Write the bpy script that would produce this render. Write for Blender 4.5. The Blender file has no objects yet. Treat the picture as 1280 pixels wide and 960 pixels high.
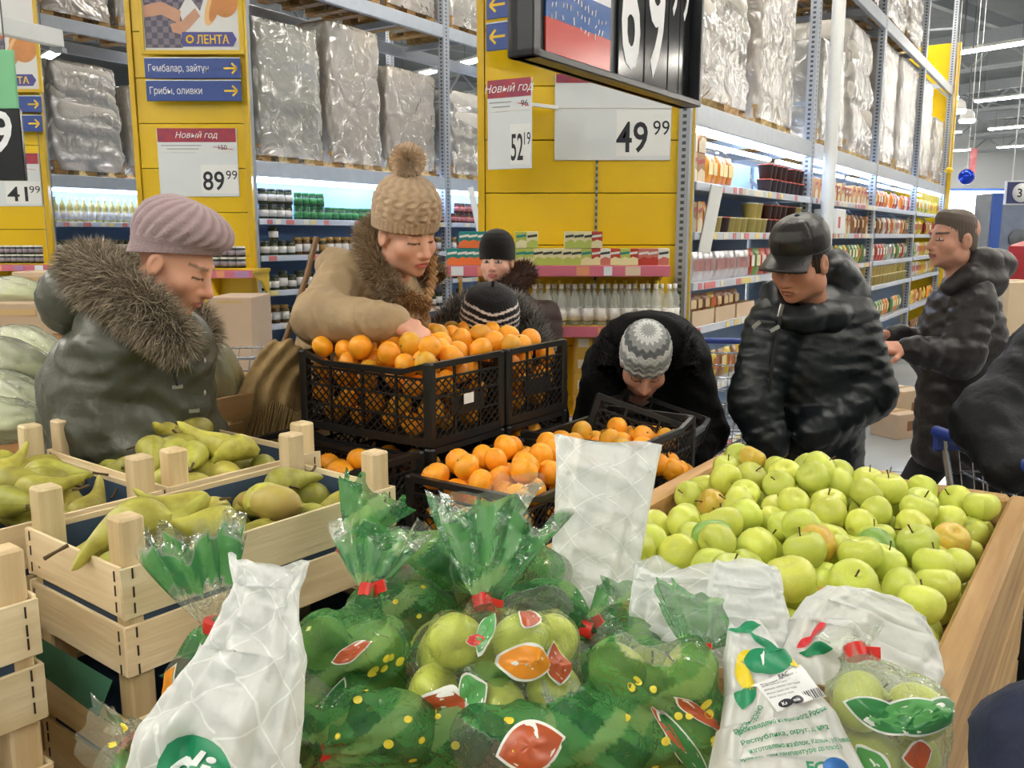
import bpy, math, random
import numpy as np
from mathutils import Vector, Matrix

SC = bpy.context.scene
COL = SC.collection
PI = math.pi
random.seed(7)
RNG = np.random.default_rng(11)

# ------------------------------------------------------------------ camera, world, exposure
CAM_H = 1.6
PITCH = math.atan(185 / 1100)
FPX = 1100.0
cam_data = bpy.data.cameras.new('camera')
cam_data.sensor_width = 36.0
cam_data.lens = 36.0 * FPX / 1280.0
cam_data.clip_start = 0.05
cam_data.clip_end = 200
cam = bpy.data.objects.new('camera', cam_data)
COL.objects.link(cam)
cam.location = (0, 0, CAM_H)
cam.rotation_euler = (PI / 2 - PITCH, 0, 0)
SC.camera = cam

world = bpy.data.worlds.new('world')
SC.world = world
world.use_nodes = True
world.node_tree.nodes['Background'].inputs[0].default_value = (0.80, 0.86, 1.0, 1)
world.node_tree.nodes['Background'].inputs[1].default_value = 0.05
SC.view_settings.view_transform = 'Standard'
SC.view_settings.look = 'None'
SC.view_settings.gamma = 1.0
SC.view_settings.exposure = 1.7
SC.cycles.max_bounces = 8
SC.cycles.diffuse_bounces = 4
SC.cycles.transparent_max_bounces = 32
LAMP_POWER = 27.0        # emission strength of the ceiling luminaires
SHELF_POWER = 8.0        # emission strength of the strip lights under the rack beams

# ------------------------------------------------------------------ planning helpers
CP, SP = math.cos(PITCH), math.sin(PITCH)
def ray(px, py):
    x = (px - 640) / FPX; y = (480 - py) / FPX
    return np.array([x, CP + y * SP, -SP + y * CP])
def at(px, py, Y):
    r = ray(px, py); t = Y / r[1]
    return np.array([0, 0, CAM_H]) + r * t
def atz(px, py, Z):
    r = ray(px, py); t = (Z - CAM_H) / r[2]
    return np.array([0, 0, CAM_H]) + r * t
def frame(theta, origin):
    """u axis runs away to the right, v axis away to the left"""
    a = np.array([math.sin(theta), math.cos(theta), 0.]); b = np.array([-math.cos(theta), math.sin(theta), 0.])
    o = np.array([origin[0], origin[1], 0.])
    return lambda u, v, z=0.: o + a * u + b * v + np.array([0, 0, z])

# ------------------------------------------------------------------ materials
def lin(c):
    out = []
    for v in c[:3]:
        v = v / 255.0
        out.append(v / 12.92 if v <= 0.04045 else ((v + 0.055) / 1.055) ** 2.4)
    return (*out, 1.0)
MATS = {}
def mat(name, col=(128, 128, 128), rough=0.5, metal=0.0, var=0.0, scale=8.0, bump=0.0, bscale=40.0, spec=0.5,
        emit=0.0, emit_col=None, rand=0.0, alpha=1.0, stretch=(1, 1, 1), vcol=False, coat=0.0, sub=0.0, sheen=0.0, col2=None, transl=0.0):
    if name in MATS: return MATS[name]
    m = bpy.data.materials.new(name); m.use_nodes = True
    nt = m.node_tree; N = nt.nodes; L = nt.links
    p = N['Principled BSDF']
    p.inputs['Roughness'].default_value = rough
    p.inputs['Metallic'].default_value = metal
    p.inputs['Specular IOR Level'].default_value = spec
    p.inputs['Alpha'].default_value = alpha
    if coat: p.inputs['Coat Weight'].default_value = coat; p.inputs['Coat Roughness'].default_value = 0.12
    if sheen: p.inputs['Sheen Weight'].default_value = sheen
    if sub:
        p.inputs['Subsurface Weight'].default_value = sub
        p.inputs['Subsurface Radius'].default_value = (0.012, 0.005, 0.003)
        p.inputs['Subsurface Scale'].default_value = 0.6
    c = lin(col)
    src = None
    if vcol:
        a = N.new('ShaderNodeAttribute'); a.attribute_name = 'Col'; src = a.outputs['Color']
    if var or bump:
        tc = N.new('ShaderNodeTexCoord'); mp = N.new('ShaderNodeMapping'); mp.inputs['Scale'].default_value = stretch
        L.new(tc.outputs['Object'], mp.inputs['Vector'])
    if var:
        nz = N.new('ShaderNodeTexNoise'); nz.inputs['Scale'].default_value = scale; nz.inputs['Detail'].default_value = 4
        L.new(mp.outputs[0], nz.inputs['Vector'])
        mx = N.new('ShaderNodeMix'); mx.data_type = 'RGBA'
        rp = N.new('ShaderNodeMapRange'); rp.inputs[1].default_value = 0.3; rp.inputs[2].default_value = 0.7
        L.new(nz.outputs['Fac'], rp.inputs[0]); L.new(rp.outputs[0], mx.inputs[0])
        if src is not None:
            mx.blend_type = 'MULTIPLY'
            mx2 = N.new('ShaderNodeMix'); mx2.data_type = 'RGBA'; mx2.blend_type = 'MULTIPLY'; mx2.inputs[0].default_value = 1
            mx.blend_type = 'MIX'
            mx.inputs[6].default_value = (1 - var, 1 - var, 1 - var, 1); mx.inputs[7].default_value = (1 + var * .4,) * 3 + (1,)
            L.new(src, mx2.inputs[6]); L.new(mx.outputs[2], mx2.inputs[7]); src = mx2.outputs[2]
        else:
            c2 = lin(col2) if col2 else tuple(v * (1 - var) for v in c[:3]) + (1,)
            mx.inputs[6].default_value = c2; mx.inputs[7].default_value = c
            src = mx.outputs[2]
    if rand:
        oi = N.new('ShaderNodeObjectInfo'); hs = N.new('ShaderNodeHueSaturation')
        r1 = N.new('ShaderNodeMapRange'); r1.inputs[3].default_value = 0.5 - rand * 0.025; r1.inputs[4].default_value = 0.5 + rand * 0.025
        r2 = N.new('ShaderNodeMapRange'); r2.inputs[3].default_value = 1 - rand * .5; r2.inputs[4].default_value = 1 + rand * .35
        mu = N.new('ShaderNodeMath'); mu.operation = 'MULTIPLY'; mu.inputs[1].default_value = 7.31
        fr = N.new('ShaderNodeMath'); fr.operation = 'FRACT'
        L.new(oi.outputs['Random'], r1.inputs[0]); L.new(oi.outputs['Random'], mu.inputs[0]); L.new(mu.outputs[0], fr.inputs[0]); L.new(fr.outputs[0], r2.inputs[0])
        L.new(r1.outputs[0], hs.inputs['Hue']); L.new(r2.outputs[0], hs.inputs['Value'])
        if src is None: hs.inputs['Color'].default_value = c
        else: L.new(src, hs.inputs['Color'])
        src = hs.outputs[0]
    if src is None: p.inputs['Base Color'].default_value = c
    else: L.new(src, p.inputs['Base Color'])
    if bump:
        nb = N.new('ShaderNodeTexNoise'); nb.inputs['Scale'].default_value = bscale; nb.inputs['Detail'].default_value = 5
        L.new(mp.outputs[0], nb.inputs['Vector'])
        bp = N.new('ShaderNodeBump'); bp.inputs['Strength'].default_value = bump; bp.inputs['Distance'].default_value = 0.02
        L.new(nb.outputs['Fac'], bp.inputs['Height']); L.new(bp.outputs[0], p.inputs['Normal'])
    if emit:
        p.inputs['Emission Color'].default_value = lin(emit_col or col); p.inputs['Emission Strength'].default_value = emit
    if transl:
        tr = N.new('ShaderNodeBsdfTranslucent'); ms = N.new('ShaderNodeMixShader'); ms.inputs[0].default_value = transl
        if src is None: tr.inputs[0].default_value = c
        else: L.new(src, tr.inputs[0])
        L.new(p.outputs[0], ms.inputs[1]); L.new(tr.outputs[0], ms.inputs[2]); L.new(ms.outputs[0], N['Material Output'].inputs[0])
    MATS[name] = m
    return m

def wood(name, c1, c2, scale=3.0, rough=0.65, axis=0):
    if name in MATS: return MATS[name]
    st = [14, 14, 14]; st[axis] = 0.9
    m = mat(name, c1, rough, var=0.5, scale=scale, bump=0.12, bscale=scale * 3, stretch=tuple(st), col2=c2, rand=0.35)
    return m

def film(name, tint=(255, 255, 255), gloss=0.14, rough=0.12, bump=0.5, bscale=45.0, base=0.05, vcol=True, fm=0.9):
    """thin plastic film: clear, glossy, carries ink where the 'Col' attribute's alpha says so"""
    if name in MATS: return MATS[name]
    m = bpy.data.materials.new(name); m.use_nodes = True
    nt = m.node_tree; N = nt.nodes; L = nt.links
    out = N['Material Output']; N.remove(N['Principled BSDF'])
    tc = N.new('ShaderNodeTexCoord')
    nz = N.new('ShaderNodeTexNoise'); nz.inputs['Scale'].default_value = bscale; nz.inputs['Detail'].default_value = 3; nz.inputs['Distortion'].default_value = 1.2
    L.new(tc.outputs['Object'], nz.inputs['Vector'])
    bp = N.new('ShaderNodeBump'); bp.inputs['Strength'].default_value = min(bump, 1.0); bp.inputs['Distance'].default_value = 0.02 * max(1.0, bump)
    L.new(nz.outputs['Fac'], bp.inputs['Height'])
    tr = N.new('ShaderNodeBsdfTransparent'); tr.inputs[0].default_value = lin(tint)
    gl = N.new('ShaderNodeBsdfGlossy'); gl.inputs['Roughness'].default_value = rough; L.new(bp.outputs[0], gl.inputs['Normal'])
    fr = N.new('ShaderNodeFresnel'); fr.inputs[0].default_value = 1.5; L.new(bp.outputs[0], fr.inputs['Normal'])
    ml = N.new('ShaderNodeMath'); ml.operation = 'MULTIPLY_ADD'; ml.inputs[1].default_value = fm; ml.inputs[2].default_value = gloss * 0.4; ml.use_clamp = True
    L.new(fr.outputs[0], ml.inputs[0])
    df = N.new('ShaderNodeBsdfDiffuse'); tl = N.new('ShaderNodeBsdfTranslucent'); ink = N.new('ShaderNodeMixShader'); ink.inputs[0].default_value = 0.35
    L.new(df.outputs[0], ink.inputs[1]); L.new(tl.outputs[0], ink.inputs[2])
    m1 = N.new('ShaderNodeMixShader'); m2 = N.new('ShaderNodeMixShader')
    if vcol:
        a = N.new('ShaderNodeAttribute'); a.attribute_name = 'Col'
        L.new(a.outputs['Color'], df.inputs[0]); L.new(a.outputs['Color'], tl.inputs[0])
        mxa = N.new('ShaderNodeMath'); mxa.operation = 'MAXIMUM'; mxa.inputs[1].default_value = base
        L.new(a.outputs['Alpha'], mxa.inputs[0]); L.new(mxa.outputs[0], m1.inputs[0])
    else:
        df.inputs[0].default_value = lin((246, 240, 230)); tl.inputs[0].default_value = lin((246, 240, 230)); m1.inputs[0].default_value = base
    L.new(tr.outputs[0], m1.inputs[1]); L.new(ink.outputs[0], m1.inputs[2])
    L.new(ml.outputs[0], m2.inputs[0]); L.new(m1.outputs[0], m2.inputs[1]); L.new(gl.outputs[0], m2.inputs[2])
    L.new(m2.outputs[0], out.inputs[0])
    MATS[name] = m
    return m

# ------------------------------------------------------------------ objects
def tag(o, label=None, cat=None, group=None, kind=None):
    if label: o['label'] = label
    if cat: o['category'] = cat
    if group: o['group'] = group
    if kind: o['kind'] = kind
    return o
def thing(name, label, cat, loc=(0, 0, 0), rotz=0., group=None):
    o = bpy.data.objects.new(name, None); COL.objects.link(o)
    o.empty_display_size = 0.05
    o.location = Vector([float(x) for x in loc]); o.rotation_euler = (0, 0, rotz)
    return tag(o, label, cat, group)
def link(name, me, parent=None, loc=None, rot=None, scale=None):
    o = bpy.data.objects.new(name, me); COL.objects.link(o)
    if parent is not None: o.parent = parent
    if loc is not None: o.location = Vector([float(x) for x in loc])
    if rot is not None: o.rotation_euler = rot
    if scale is not None: o.scale = scale if hasattr(scale, '__len__') else (scale,) * 3
    return o
def copy_tree(o, parent=None, loc=None, rotz=None, label=None, group=None):
    c = o.copy(); COL.objects.link(c)
    if parent is not None: c.parent = parent
    for ch in o.children: copy_tree(ch, c)
    if loc is not None: c.location = Vector([float(x) for x in loc])
    if rotz is not None: c.rotation_euler = (0, 0, rotz)
    if label: c['label'] = label
    if group: c['group'] = group
    return c

def mesh_np(name, V, F, mats, smooth=True, col=None, mi=None):
    """V (n,3); F list/array of faces; col (n,4) linear point colours"""
    me = bpy.data.meshes.new(name)
    if isinstance(F, np.ndarray): F = F.tolist()
    me.from_pydata(np.asarray(V, float).tolist(), [], F)
    for m in (mats if isinstance(mats, (list, tuple)) else [mats]): me.materials.append(m)
    if mi is not None: me.polygons.foreach_set('material_index', np.asarray(mi, np.int32))
    if smooth: me.polygons.foreach_set('use_smooth', np.ones(len(me.polygons), bool))
    if col is not None:
        at_ = me.color_attributes.new('Col', 'FLOAT_COLOR', 'POINT')
        at_.data.foreach_set('color', np.asarray(col, np.float32).ravel())
    me.update()
    return me

class MB:
    """collects shapes of one part"""
    def __init__(s): s.v = []; s.f = []; s.m = []; s.sm = []
    def add(s, V, F, mi=0, smooth=False):
        o = len(s.v); s.v.extend([tuple(map(float, p)) for p in V])
        for f in F: s.f.append([i + o for i in f]); s.m.append(mi); s.sm.append(smooth)
        return s
    def box(s, c, size, X=(1, 0, 0), Y=(0, 1, 0), Z=(0, 0, 1), mi=0, bev=0.0):
        c = np.asarray(c, float); X = np.asarray(X, float); Y = np.asarray(Y, float); Z = np.asarray(Z, float)
        h = np.asarray(size, float) / 2
        if bev <= 0:
            V = [c + X * h[0] * i + Y * h[1] * j + Z * h[2] * k for k in (-1, 1) for j in (-1, 1) for i in (-1, 1)]
            F = [(0, 2, 3, 1), (4, 5, 7, 6), (0, 1, 5, 4), (2, 6, 7, 3), (0, 4, 6, 2), (1, 3, 7, 5)]
            return s.add(V, F, mi)
        b = min(bev, *(h * 0.49)); V = []; idx = {}
        for i in (-1, 1):
            for j in (-1, 1):
                for k in (-1, 1):
                    for ax in range(3):
                        d = [h[0] - b, h[1] - b, h[2] - b]; d[ax] = h[ax]
                        idx[i, j, k, ax] = len(V); V.append(c + X * d[0] * i + Y * d[1] * j + Z * d[2] * k)
        F = []
        for sg in (-1, 1):
            F.append([idx[sg, j, k, 0] for j, k in ((-1, -1), (1, -1), (1, 1), (-1, 1))][::sg])
            F.append([idx[i, sg, k, 1] for i, k in ((-1, -1), (-1, 1), (1, 1), (1, -1))][::sg])
            F.append([idx[i, j, sg, 2] for i, j in ((-1, -1), (1, -1), (1, 1), (-1, 1))][::sg])
        for p in (-1, 1):
            for q in (-1, 1):
                F.append([idx[p, q, -1, 0], idx[p, q, 1, 0], idx[p, q, 1, 1], idx[p, q, -1, 1]][::-p * q])
                F.append([idx[p, -1, q, 0], idx[p, 1, q, 0], idx[p, 1, q, 2], idx[p, -1, q, 2]][::p * q])
                F.append([idx[-1, p, q, 1], idx[1, p, q, 1], idx[1, p, q, 2], idx[-1, p, q, 2]][::-p * q])
        for i in (-1, 1):
            for j in (-1, 1):
                for k in (-1, 1):
                    F.append([idx[i, j, k, 0], idx[i, j, k, 1], idx[i, j, k, 2]][::i * j * k])
        return s.add(V, F, mi)
    def beam(s, p, q, w, h, mi=0, up=(0, 0, 1), bev=0.0):
        p = np.asarray(p, float); q = np.asarray(q, float); d = q - p; n = np.linalg.norm(d); X = d / n
        up = np.asarray(up, float)
        if abs(X @ up) > 0.98: up = np.array([1., 0, 0])
        Y = np.cross(up, X); Y /= np.linalg.norm(Y); Z = np.cross(X, Y)
        return s.box((p + q) / 2, (n, w, h), X, Y, Z, mi, bev)
    def tube(s, pts, r, n=8, mi=0, caps=True, smooth=True):
        P = np.asarray(pts, float); k = len(P)
        R = np.full(k, r) if np.isscalar(r) else np.asarray(r, float)
        T = np.gradient(P, axis=0); T /= np.linalg.norm(T, axis=1)[:, None] + 1e-9
        up = np.array([0, 0, 1.]) if abs(T[0, 2]) < 0.9 else np.array([1., 0, 0])
        V = []; prev = np.cross(up, T[0])
        for i in range(k):
            x = prev - T[i] * (prev @ T[i]); x /= np.linalg.norm(x) + 1e-9; prev = x; y = np.cross(T[i], x)
            for j in range(n):
                a = 2 * PI * j / n; V.append(P[i] + (x * math.cos(a) + y * math.sin(a)) * R[i])
        F = [(i * n + j, i * n + (j + 1) % n, (i + 1) * n + (j + 1) % n, (i + 1) * n + j) for i in range(k - 1) for j in range(n)]
        s.add(V, F, mi, smooth)
        if caps: s.add(V[:n], [tuple(range(n))[::-1]], mi); s.add(V[-n:], [tuple(range(n))], mi)
        return s
    def lathe(s, prof, n=16, c=(0, 0, 0), mi=0, smooth=True, X=(1, 0, 0), Y=(0, 1, 0), Z=(0, 0, 1), mis=None):
        c = np.asarray(c, float); X = np.asarray(X, float); Y = np.asarray(Y, float); Z = np.asarray(Z, float)
        k = len(prof)
        V = [c + (X * math.cos(2 * PI * j / n) + Y * math.sin(2 * PI * j / n)) * r + Z * z for r, z in prof for j in range(n)]
        for i in range(k - 1):
            s_ = [(i * n + j, i * n + (j + 1) % n, (i + 1) * n + (j + 1) % n, (i + 1) * n + j) for j in range(n)]
            if i == 0: base = len(s.v); s.add(V, s_, mis[i] if mis else mi, smooth)
            else:
                for f in s_: s.f.append([q + base for q in f]); s.m.append(mis[i] if mis else mi); s.sm.append(smooth)
        return s
    def grid(s, P, mi=0, smooth=True, closed_u=False):
        """P (nu,nv,3)"""
        nu, nv = P.shape[:2]; F = []
        for i in range(nu if closed_u else nu - 1):
            for j in range(nv - 1):
                a = i * nv + j; b = ((i + 1) % nu) * nv + j
                F.append((a, b, b + 1, a + 1))
        return s.add(P.reshape(-1, 3), F, mi, smooth)
    def poly(s, pts, th=0.0, mi=0, n=(0, 0, 1)):
        """flat outline, given thickness th along n"""
        P = np.asarray(pts, float); k = len(P)
        if th <= 0: return s.add(P, [tuple(range(k))], mi)
        Q = P + np.asarray(n, float) * th
        F = [tuple(range(k))[::-1], tuple(range(k, 2 * k))] + [(i, (i + 1) % k, k + (i + 1) % k, k + i) for i in range(k)]
        return s.add(np.vstack([P, Q]), F, mi)
    def mesh(s, name, mats):
        me = bpy.data.meshes.new(name); me.from_pydata(s.v, [], s.f)
        for m in (mats if isinstance(mats, (list, tuple)) else [mats]): me.materials.append(m)
        me.polygons.foreach_set('material_index', np.array(s.m, np.int32))
        me.polygons.foreach_set('use_smooth', np.array(s.sm, bool)); me.update()
        return me
    def build(s, name, mats, parent=None, loc=None, rotz=None):
        return link(name, s.mesh(name, mats), parent, loc, (0, 0, rotz) if rotz is not None else None)

def grid_faces(nu, nv, closed_u=False):
    i = np.arange(nu if closed_u else nu - 1)[:, None]; j = np.arange(nv - 1)[None, :]
    a = (i * nv + j).ravel(); b = (((i + 1) % nu) * nv + j).ravel()
    return np.stack([a, b, b + 1, a + 1], 1)

TXT = {}
def lettering(parent, body, o, X, Y, h, m, w=None, bold=0.0, shear=0.0, align='LEFT', name='lettering', th=0.0006):
    """flat text part; o = lower left corner, X right, Y up, h = height of a capital"""
    key = (body, bold, shear)
    if key not in TXT:
        cu = bpy.data.curves.new('t', 'FONT'); cu.body = body; cu.offset = bold; cu.shear = shear; cu.resolution_u = 3
        ob = bpy.data.objects.new('t', cu); COL.objects.link(ob)
        me = bpy.data.meshes.new_from_object(ob.evaluated_get(bpy.context.evaluated_depsgraph_get()))
        V = np.array([v.co[:] for v in me.vertices]); F = [list(p.vertices) for p in me.polygons]
        bpy.data.objects.remove(ob); bpy.data.curves.remove(cu); bpy.data.meshes.remove(me)
        TXT[key] = (V, F)
    V, F = TXT[key]
    s = h / 0.72; x0, x1 = V[:, 0].min(), V[:, 0].max(); sx = s if w is None else w / (x1 - x0)
    xs = (V[:, 0] - x0) * sx
    if align == 'CENTER': xs = xs - (x1 - x0) * sx / 2
    if align == 'RIGHT': xs = xs - (x1 - x0) * sx
    X = np.asarray(X, float); Y = np.asarray(Y, float); Nn = np.cross(X, Y)
    W = np.asarray(o, float) + xs[:, None] * X + (V[:, 1] * s)[:, None] * Y + Nn * th
    return link(name, mesh_np(name, W, F, m, smooth=False), parent)

# ------------------------------------------------------------------ smooth-blended solids (surface nets)
class Solid:
    def __init__(s, lo, hi, vox):
        s.lo = np.asarray(lo, float); s.h = vox
        s.n = np.maximum(4, np.ceil((np.asarray(hi, float) - s.lo) / vox).astype(int) + 1)
        s.d = np.full(s.n, 1.0, np.float32)
    def _blk(s, lo, hi):
        i0 = np.clip(np.floor((lo - s.lo) / s.h).astype(int), 0, s.n); i1 = np.clip(np.ceil((hi - s.lo) / s.h).astype(int) + 1, 0, s.n)
        if np.any(i1 <= i0): return None, None
        g = [s.lo[a] + s.h * np.arange(i0[a], i1[a]) for a in range(3)]
        P = np.stack(np.meshgrid(*g, indexing='ij'), -1)
        return tuple(slice(i0[a], i1[a]) for a in range(3)), P
    def _mix(s, sl, v, k, cut=False):
        d = s.d[sl]
        if cut: v = -v; s.d[sl] = np.maximum(d, v) + np.maximum(k - np.abs(d - v), 0) ** 2 * 0.25 / k
        else: s.d[sl] = np.minimum(d, v) - np.maximum(k - np.abs(d - v), 0) ** 2 * 0.25 / k
    def cap(s, a, b, ra, rb=None, k=0.02, wide=None, sx=1.0, q=None, cut=False):
        """tapered capsule; wide = direction in which the section is stretched by sx; q = (count, amount[, power]) quilting along it"""
        a = np.asarray(a, float); b = np.asarray(b, float); rb = ra if rb is None else rb
        R = max(ra, rb) * max(1, sx) + k + 0.03
        sl, P = s._blk(np.minimum(a, b) - R, np.maximum(a, b) + R)
        if sl is None: return s
        ab = b - a; L2 = ab @ ab + 1e-12
        pa = P - a; t = np.clip(pa @ ab / L2, 0, 1)
        r = pa - t[..., None] * ab
        if wide is not None:
            w = np.asarray(wide, float); w = w / np.linalg.norm(w); c = r @ w; r = r - c[..., None] * w * (1 - 1 / sx)
        rad = ra + (rb - ra) * t
        if q is not None:
            f = np.abs(np.sin(PI * t * q[0] + (q[2] if len(q) > 2 else 0))); rad = rad + q[1] * (np.sqrt(f) - 0.7)
        s._mix(sl, (np.linalg.norm(r, axis=-1) - rad).astype(np.float32), k, cut); return s
    def ell(s, c, r, k=0.02, M=None, cut=False):
        c = np.asarray(c, float); r = np.asarray(r, float); R = r.max() + k + 0.02
        sl, P = s._blk(c - R, c + R)
        if sl is None: return s
        p = P - c
        if M is not None: p = p @ np.asarray(M, float)     # columns of M = local axes
        k0 = np.linalg.norm(p / r, axis=-1); k1 = np.linalg.norm(p / (r * r), axis=-1) + 1e-9
        s._mix(sl, (k0 * (k0 - 1) / k1).astype(np.float32), k, cut); return s
    def rbox(s, c, h, rr, k=0.02, M=None, cut=False):
        c = np.asarray(c, float); h = np.asarray(h, float); R = np.linalg.norm(h) + k + 0.02
        sl, P = s._blk(c - R, c + R)
        if sl is None: return s
        p = P - c
        if M is not None: p = p @ np.asarray(M, float)
        qv = np.abs(p) - (h - rr)
        s._mix(sl, (np.linalg.norm(np.maximum(qv, 0), axis=-1) + np.minimum(qv.max(-1), 0) - rr).astype(np.float32), k, cut); return s
    def plane_cut(s, p, n):
        """drop everything on the n side of p"""
        g = [s.lo[a] + s.h * np.arange(s.n[a]) for a in range(3)]
        n = np.asarray(n, float)
        v = (g[0][:, None, None] - p[0]) * n[0] + (g[1][None, :, None] - p[1]) * n[1] + (g[2][None, None, :] - p[2]) * n[2]
        s.d = np.maximum(s.d, v.astype(np.float32)); return s
    def disp(s, fn, near=0.04):
        I = np.argwhere(np.abs(s.d) < near); P = s.lo + I * s.h
        s.d[I[:, 0], I[:, 1], I[:, 2]] -= fn(P).astype(np.float32); return s
    def surf(s):
        d = s.d
        d[0] = d[-1] = 1; d[:, 0] = d[:, -1] = 1; d[:, :, 0] = d[:, :, -1] = 1
        ins = d < 0
        c = np.zeros(np.array(d.shape) - 1, np.uint8)
        for i in (0, 1):
            for j in (0, 1):
                for k in (0, 1): c += ins[i:i + c.shape[0], j:j + c.shape[1], k:k + c.shape[2]]
        act = (c > 0) & (c < 8); I = np.argwhere(act)
        idx = np.full(c.shape, -1, np.int64); idx[act] = np.arange(len(I))
        acc = np.zeros((len(I), 3)); cnt = np.zeros(len(I))
        cor = [(i, j, k) for i in (0, 1) for j in (0, 1) for k in (0, 1)]
        for p in cor:
            for ax in range(3):
                if p[ax]: continue
                q = list(p); q[ax] = 1
                dp = d[I[:, 0] + p[0], I[:, 1] + p[1], I[:, 2] + p[2]]; dq = d[I[:, 0] + q[0], I[:, 1] + q[1], I[:, 2] + q[2]]
                m = (dp < 0) != (dq < 0); t = np.where(m, dp / (dp - dq + 1e-12), 0)
                e = np.tile(np.array(p, float), (len(I), 1)); e[:, ax] += t
                acc[m] += e[m]; cnt[m] += 1
        V = s.lo + (I + acc / cnt[:, None]) * s.h
        F = []
        for ax in range(3):
            b, c2 = (ax + 1) % 3, (ax + 2) % 3
            sl0 = [slice(None)] * 3; sl1 = [slice(None)] * 3; sl0[ax] = slice(0, -1); sl1[ax] = slice(1, None)
            A, B = ins[tuple(sl0)], ins[tuple(sl1)]
            E = np.argwhere(A != B); E = E[(E[:, b] > 0) & (E[:, c2] > 0) & (E[:, b] < idx.shape[b]) & (E[:, c2] < idx.shape[c2])]
            q = []
            for ob, oc in ((1, 1), (0, 1), (0, 0), (1, 0)):
                X = E.copy(); X[:, b] -= ob; X[:, c2] -= oc; q.append(idx[X[:, 0], X[:, 1], X[:, 2]])
            Q = np.stack(q, 1); fl = A[E[:, 0], E[:, 1], E[:, 2]]
            Q[~fl] = Q[~fl][:, ::-1]; F.append(Q)
        return V, np.vstack(F)

def wrinkle(amp, f=18., seed=0., an=(1, 1, 2.2)):
    def fn(P):
        x, y, z = P[:, 0] * an[0], P[:, 1] * an[1], P[:, 2] * an[2]
        a = 1.2 - 2 * np.abs(np.sin(f * .5 * (x * .8 + z) + 1.3 * np.sin(f * .45 * (y - x) + seed) + seed))
        b = 1.2 - 2 * np.abs(np.sin(f * .9 * (y * .9 - z * .7 + x * .3) + 1.2 * np.sin(f * .6 * z + seed * 2) + 1.3 * seed))
        c = np.sin(f * 2.3 * (x - y * .6 + z * .5) + 2 * np.sin(f * .8 * z + seed))
        return amp * (0.7 * a + 0.45 * b + .2 * c)
    return fn
# ------------------------------------------------------------------ the hall
M_FLOOR = mat('floor_concrete', (168, 172, 170), 0.22, var=0.25, scale=0.7, bump=0.02, bscale=30, spec=0.5)
M_CEIL = mat('ceiling_sheet', (120, 126, 132), 0.7, var=0.2, scale=1.5)
M_WALL = mat('wall_panel', (196, 200, 204), 0.7, var=0.08, scale=0.6)
M_STEEL = mat('grey_steel', (150, 156, 162), 0.45, metal=0.15, var=0.12, scale=20)
M_STEEL_D = mat('dark_steel', (88, 92, 98), 0.5, metal=0.2, var=0.1, scale=15)
M_BEAM = mat('rack_beam_paint', (174, 182, 192), 0.4, var=0.1, scale=12)
M_WHITE = mat('white_paint', (226, 228, 226), 0.4, var=0.05, scale=6)
M_YEL = mat('yellow_panel', (228, 190, 6), 0.28, var=0.08, scale=2.0, spec=0.5)
M_YELD = mat('yellow_edge', (212, 174, 8), 0.35)
M_DARK = mat('shelf_back', (74, 78, 84), 0.6, var=0.2, scale=3)
M_BLUEBACK = mat('shelf_back_pale', (150, 178, 214), 0.5, var=0.1, scale=2)
M_LAMP = mat('lamp_diffuser', (255, 255, 255), 0.4, emit=LAMP_POWER, emit_col=(255, 248, 236))
M_STRIP = mat('strip_light', (255, 255, 255), 0.4, emit=SHELF_POWER, emit_col=(196, 220, 255))
M_HOLES = mat('perforated_steel', (158, 164, 172), 0.45, metal=0.15)
def _holes(m):
    nt = m.node_tree; N = nt.nodes; L = nt.links; p = N['Principled BSDF']
    tc = N.new('ShaderNodeTexCoord'); sx = N.new('ShaderNodeSeparateXYZ'); L.new(tc.outputs['Object'], sx.inputs[0])
    def op(o, a, b=None):
        q = N.new('ShaderNodeMath'); q.operation = o
        if hasattr(a, 'links'): L.new(a, q.inputs[0])
        else: q.inputs[0].default_value = a
        if b is not None:
            if hasattr(b, 'links'): L.new(b, q.inputs[1])
            else: q.inputs[1].default_value = b
        return q.outputs[0]
    z = op('GREATER_THAN', op('FRACT', op('MULTIPLY', sx.outputs['Z'], 26.)), 0.5)
    x = op('MAXIMUM', op('LESS_THAN', op('ABSOLUTE', sx.outputs['X']), 0.012), op('LESS_THAN', op('ABSOLUTE', sx.outputs['Y']), 0.012))
    f = op('MULTIPLY', z, x)
    mx = N.new('ShaderNodeMix'); mx.data_type = 'RGBA'; L.new(f, mx.inputs[0]); mx.inputs[6].default_value = lin((158, 164, 172)); mx.inputs[7].default_value = lin((70, 74, 80))
    L.new(mx.outputs[2], p.inputs['Base Color'])
_holes(M_HOLES)

def struct(name, mb, m, parent=None):
    o = mb.build(name, m, parent)
    if parent is None: o['kind'] = 'structure'
    return o
X0, X1, Y0, Y1, ZC = -22., 36., -7., 46., 7.4
struct('floor', MB().box(((X0 + X1) / 2, (Y0 + Y1) / 2, -0.05), (X1 - X0, Y1 - Y0, 0.1)), M_FLOOR)
struct('ceiling', MB().box(((X0 + X1) / 2, (Y0 + Y1) / 2, ZC + 0.05), (X1 - X0, Y1 - Y0, 0.1)), M_CEIL)
struct('wall_back', MB().box(((X0 + X1) / 2, Y1 + 0.1, ZC / 2), (X1 - X0, 0.2, ZC)), M_WALL)
struct('wall_front', MB().box(((X0 + X1) / 2, Y0 - 0.1, ZC / 2), (X1 - X0, 0.2, ZC)), M_WALL)
struct('wall_left', MB().box((X0 - 0.1, (Y0 + Y1) / 2, ZC / 2), (0.2, Y1 - Y0, ZC)), M_WALL)
struct('wall_right', MB().box((X1 + 0.1, (Y0 + Y1) / 2, ZC / 2), (0.2, Y1 - Y0, ZC)), M_WALL)
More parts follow.
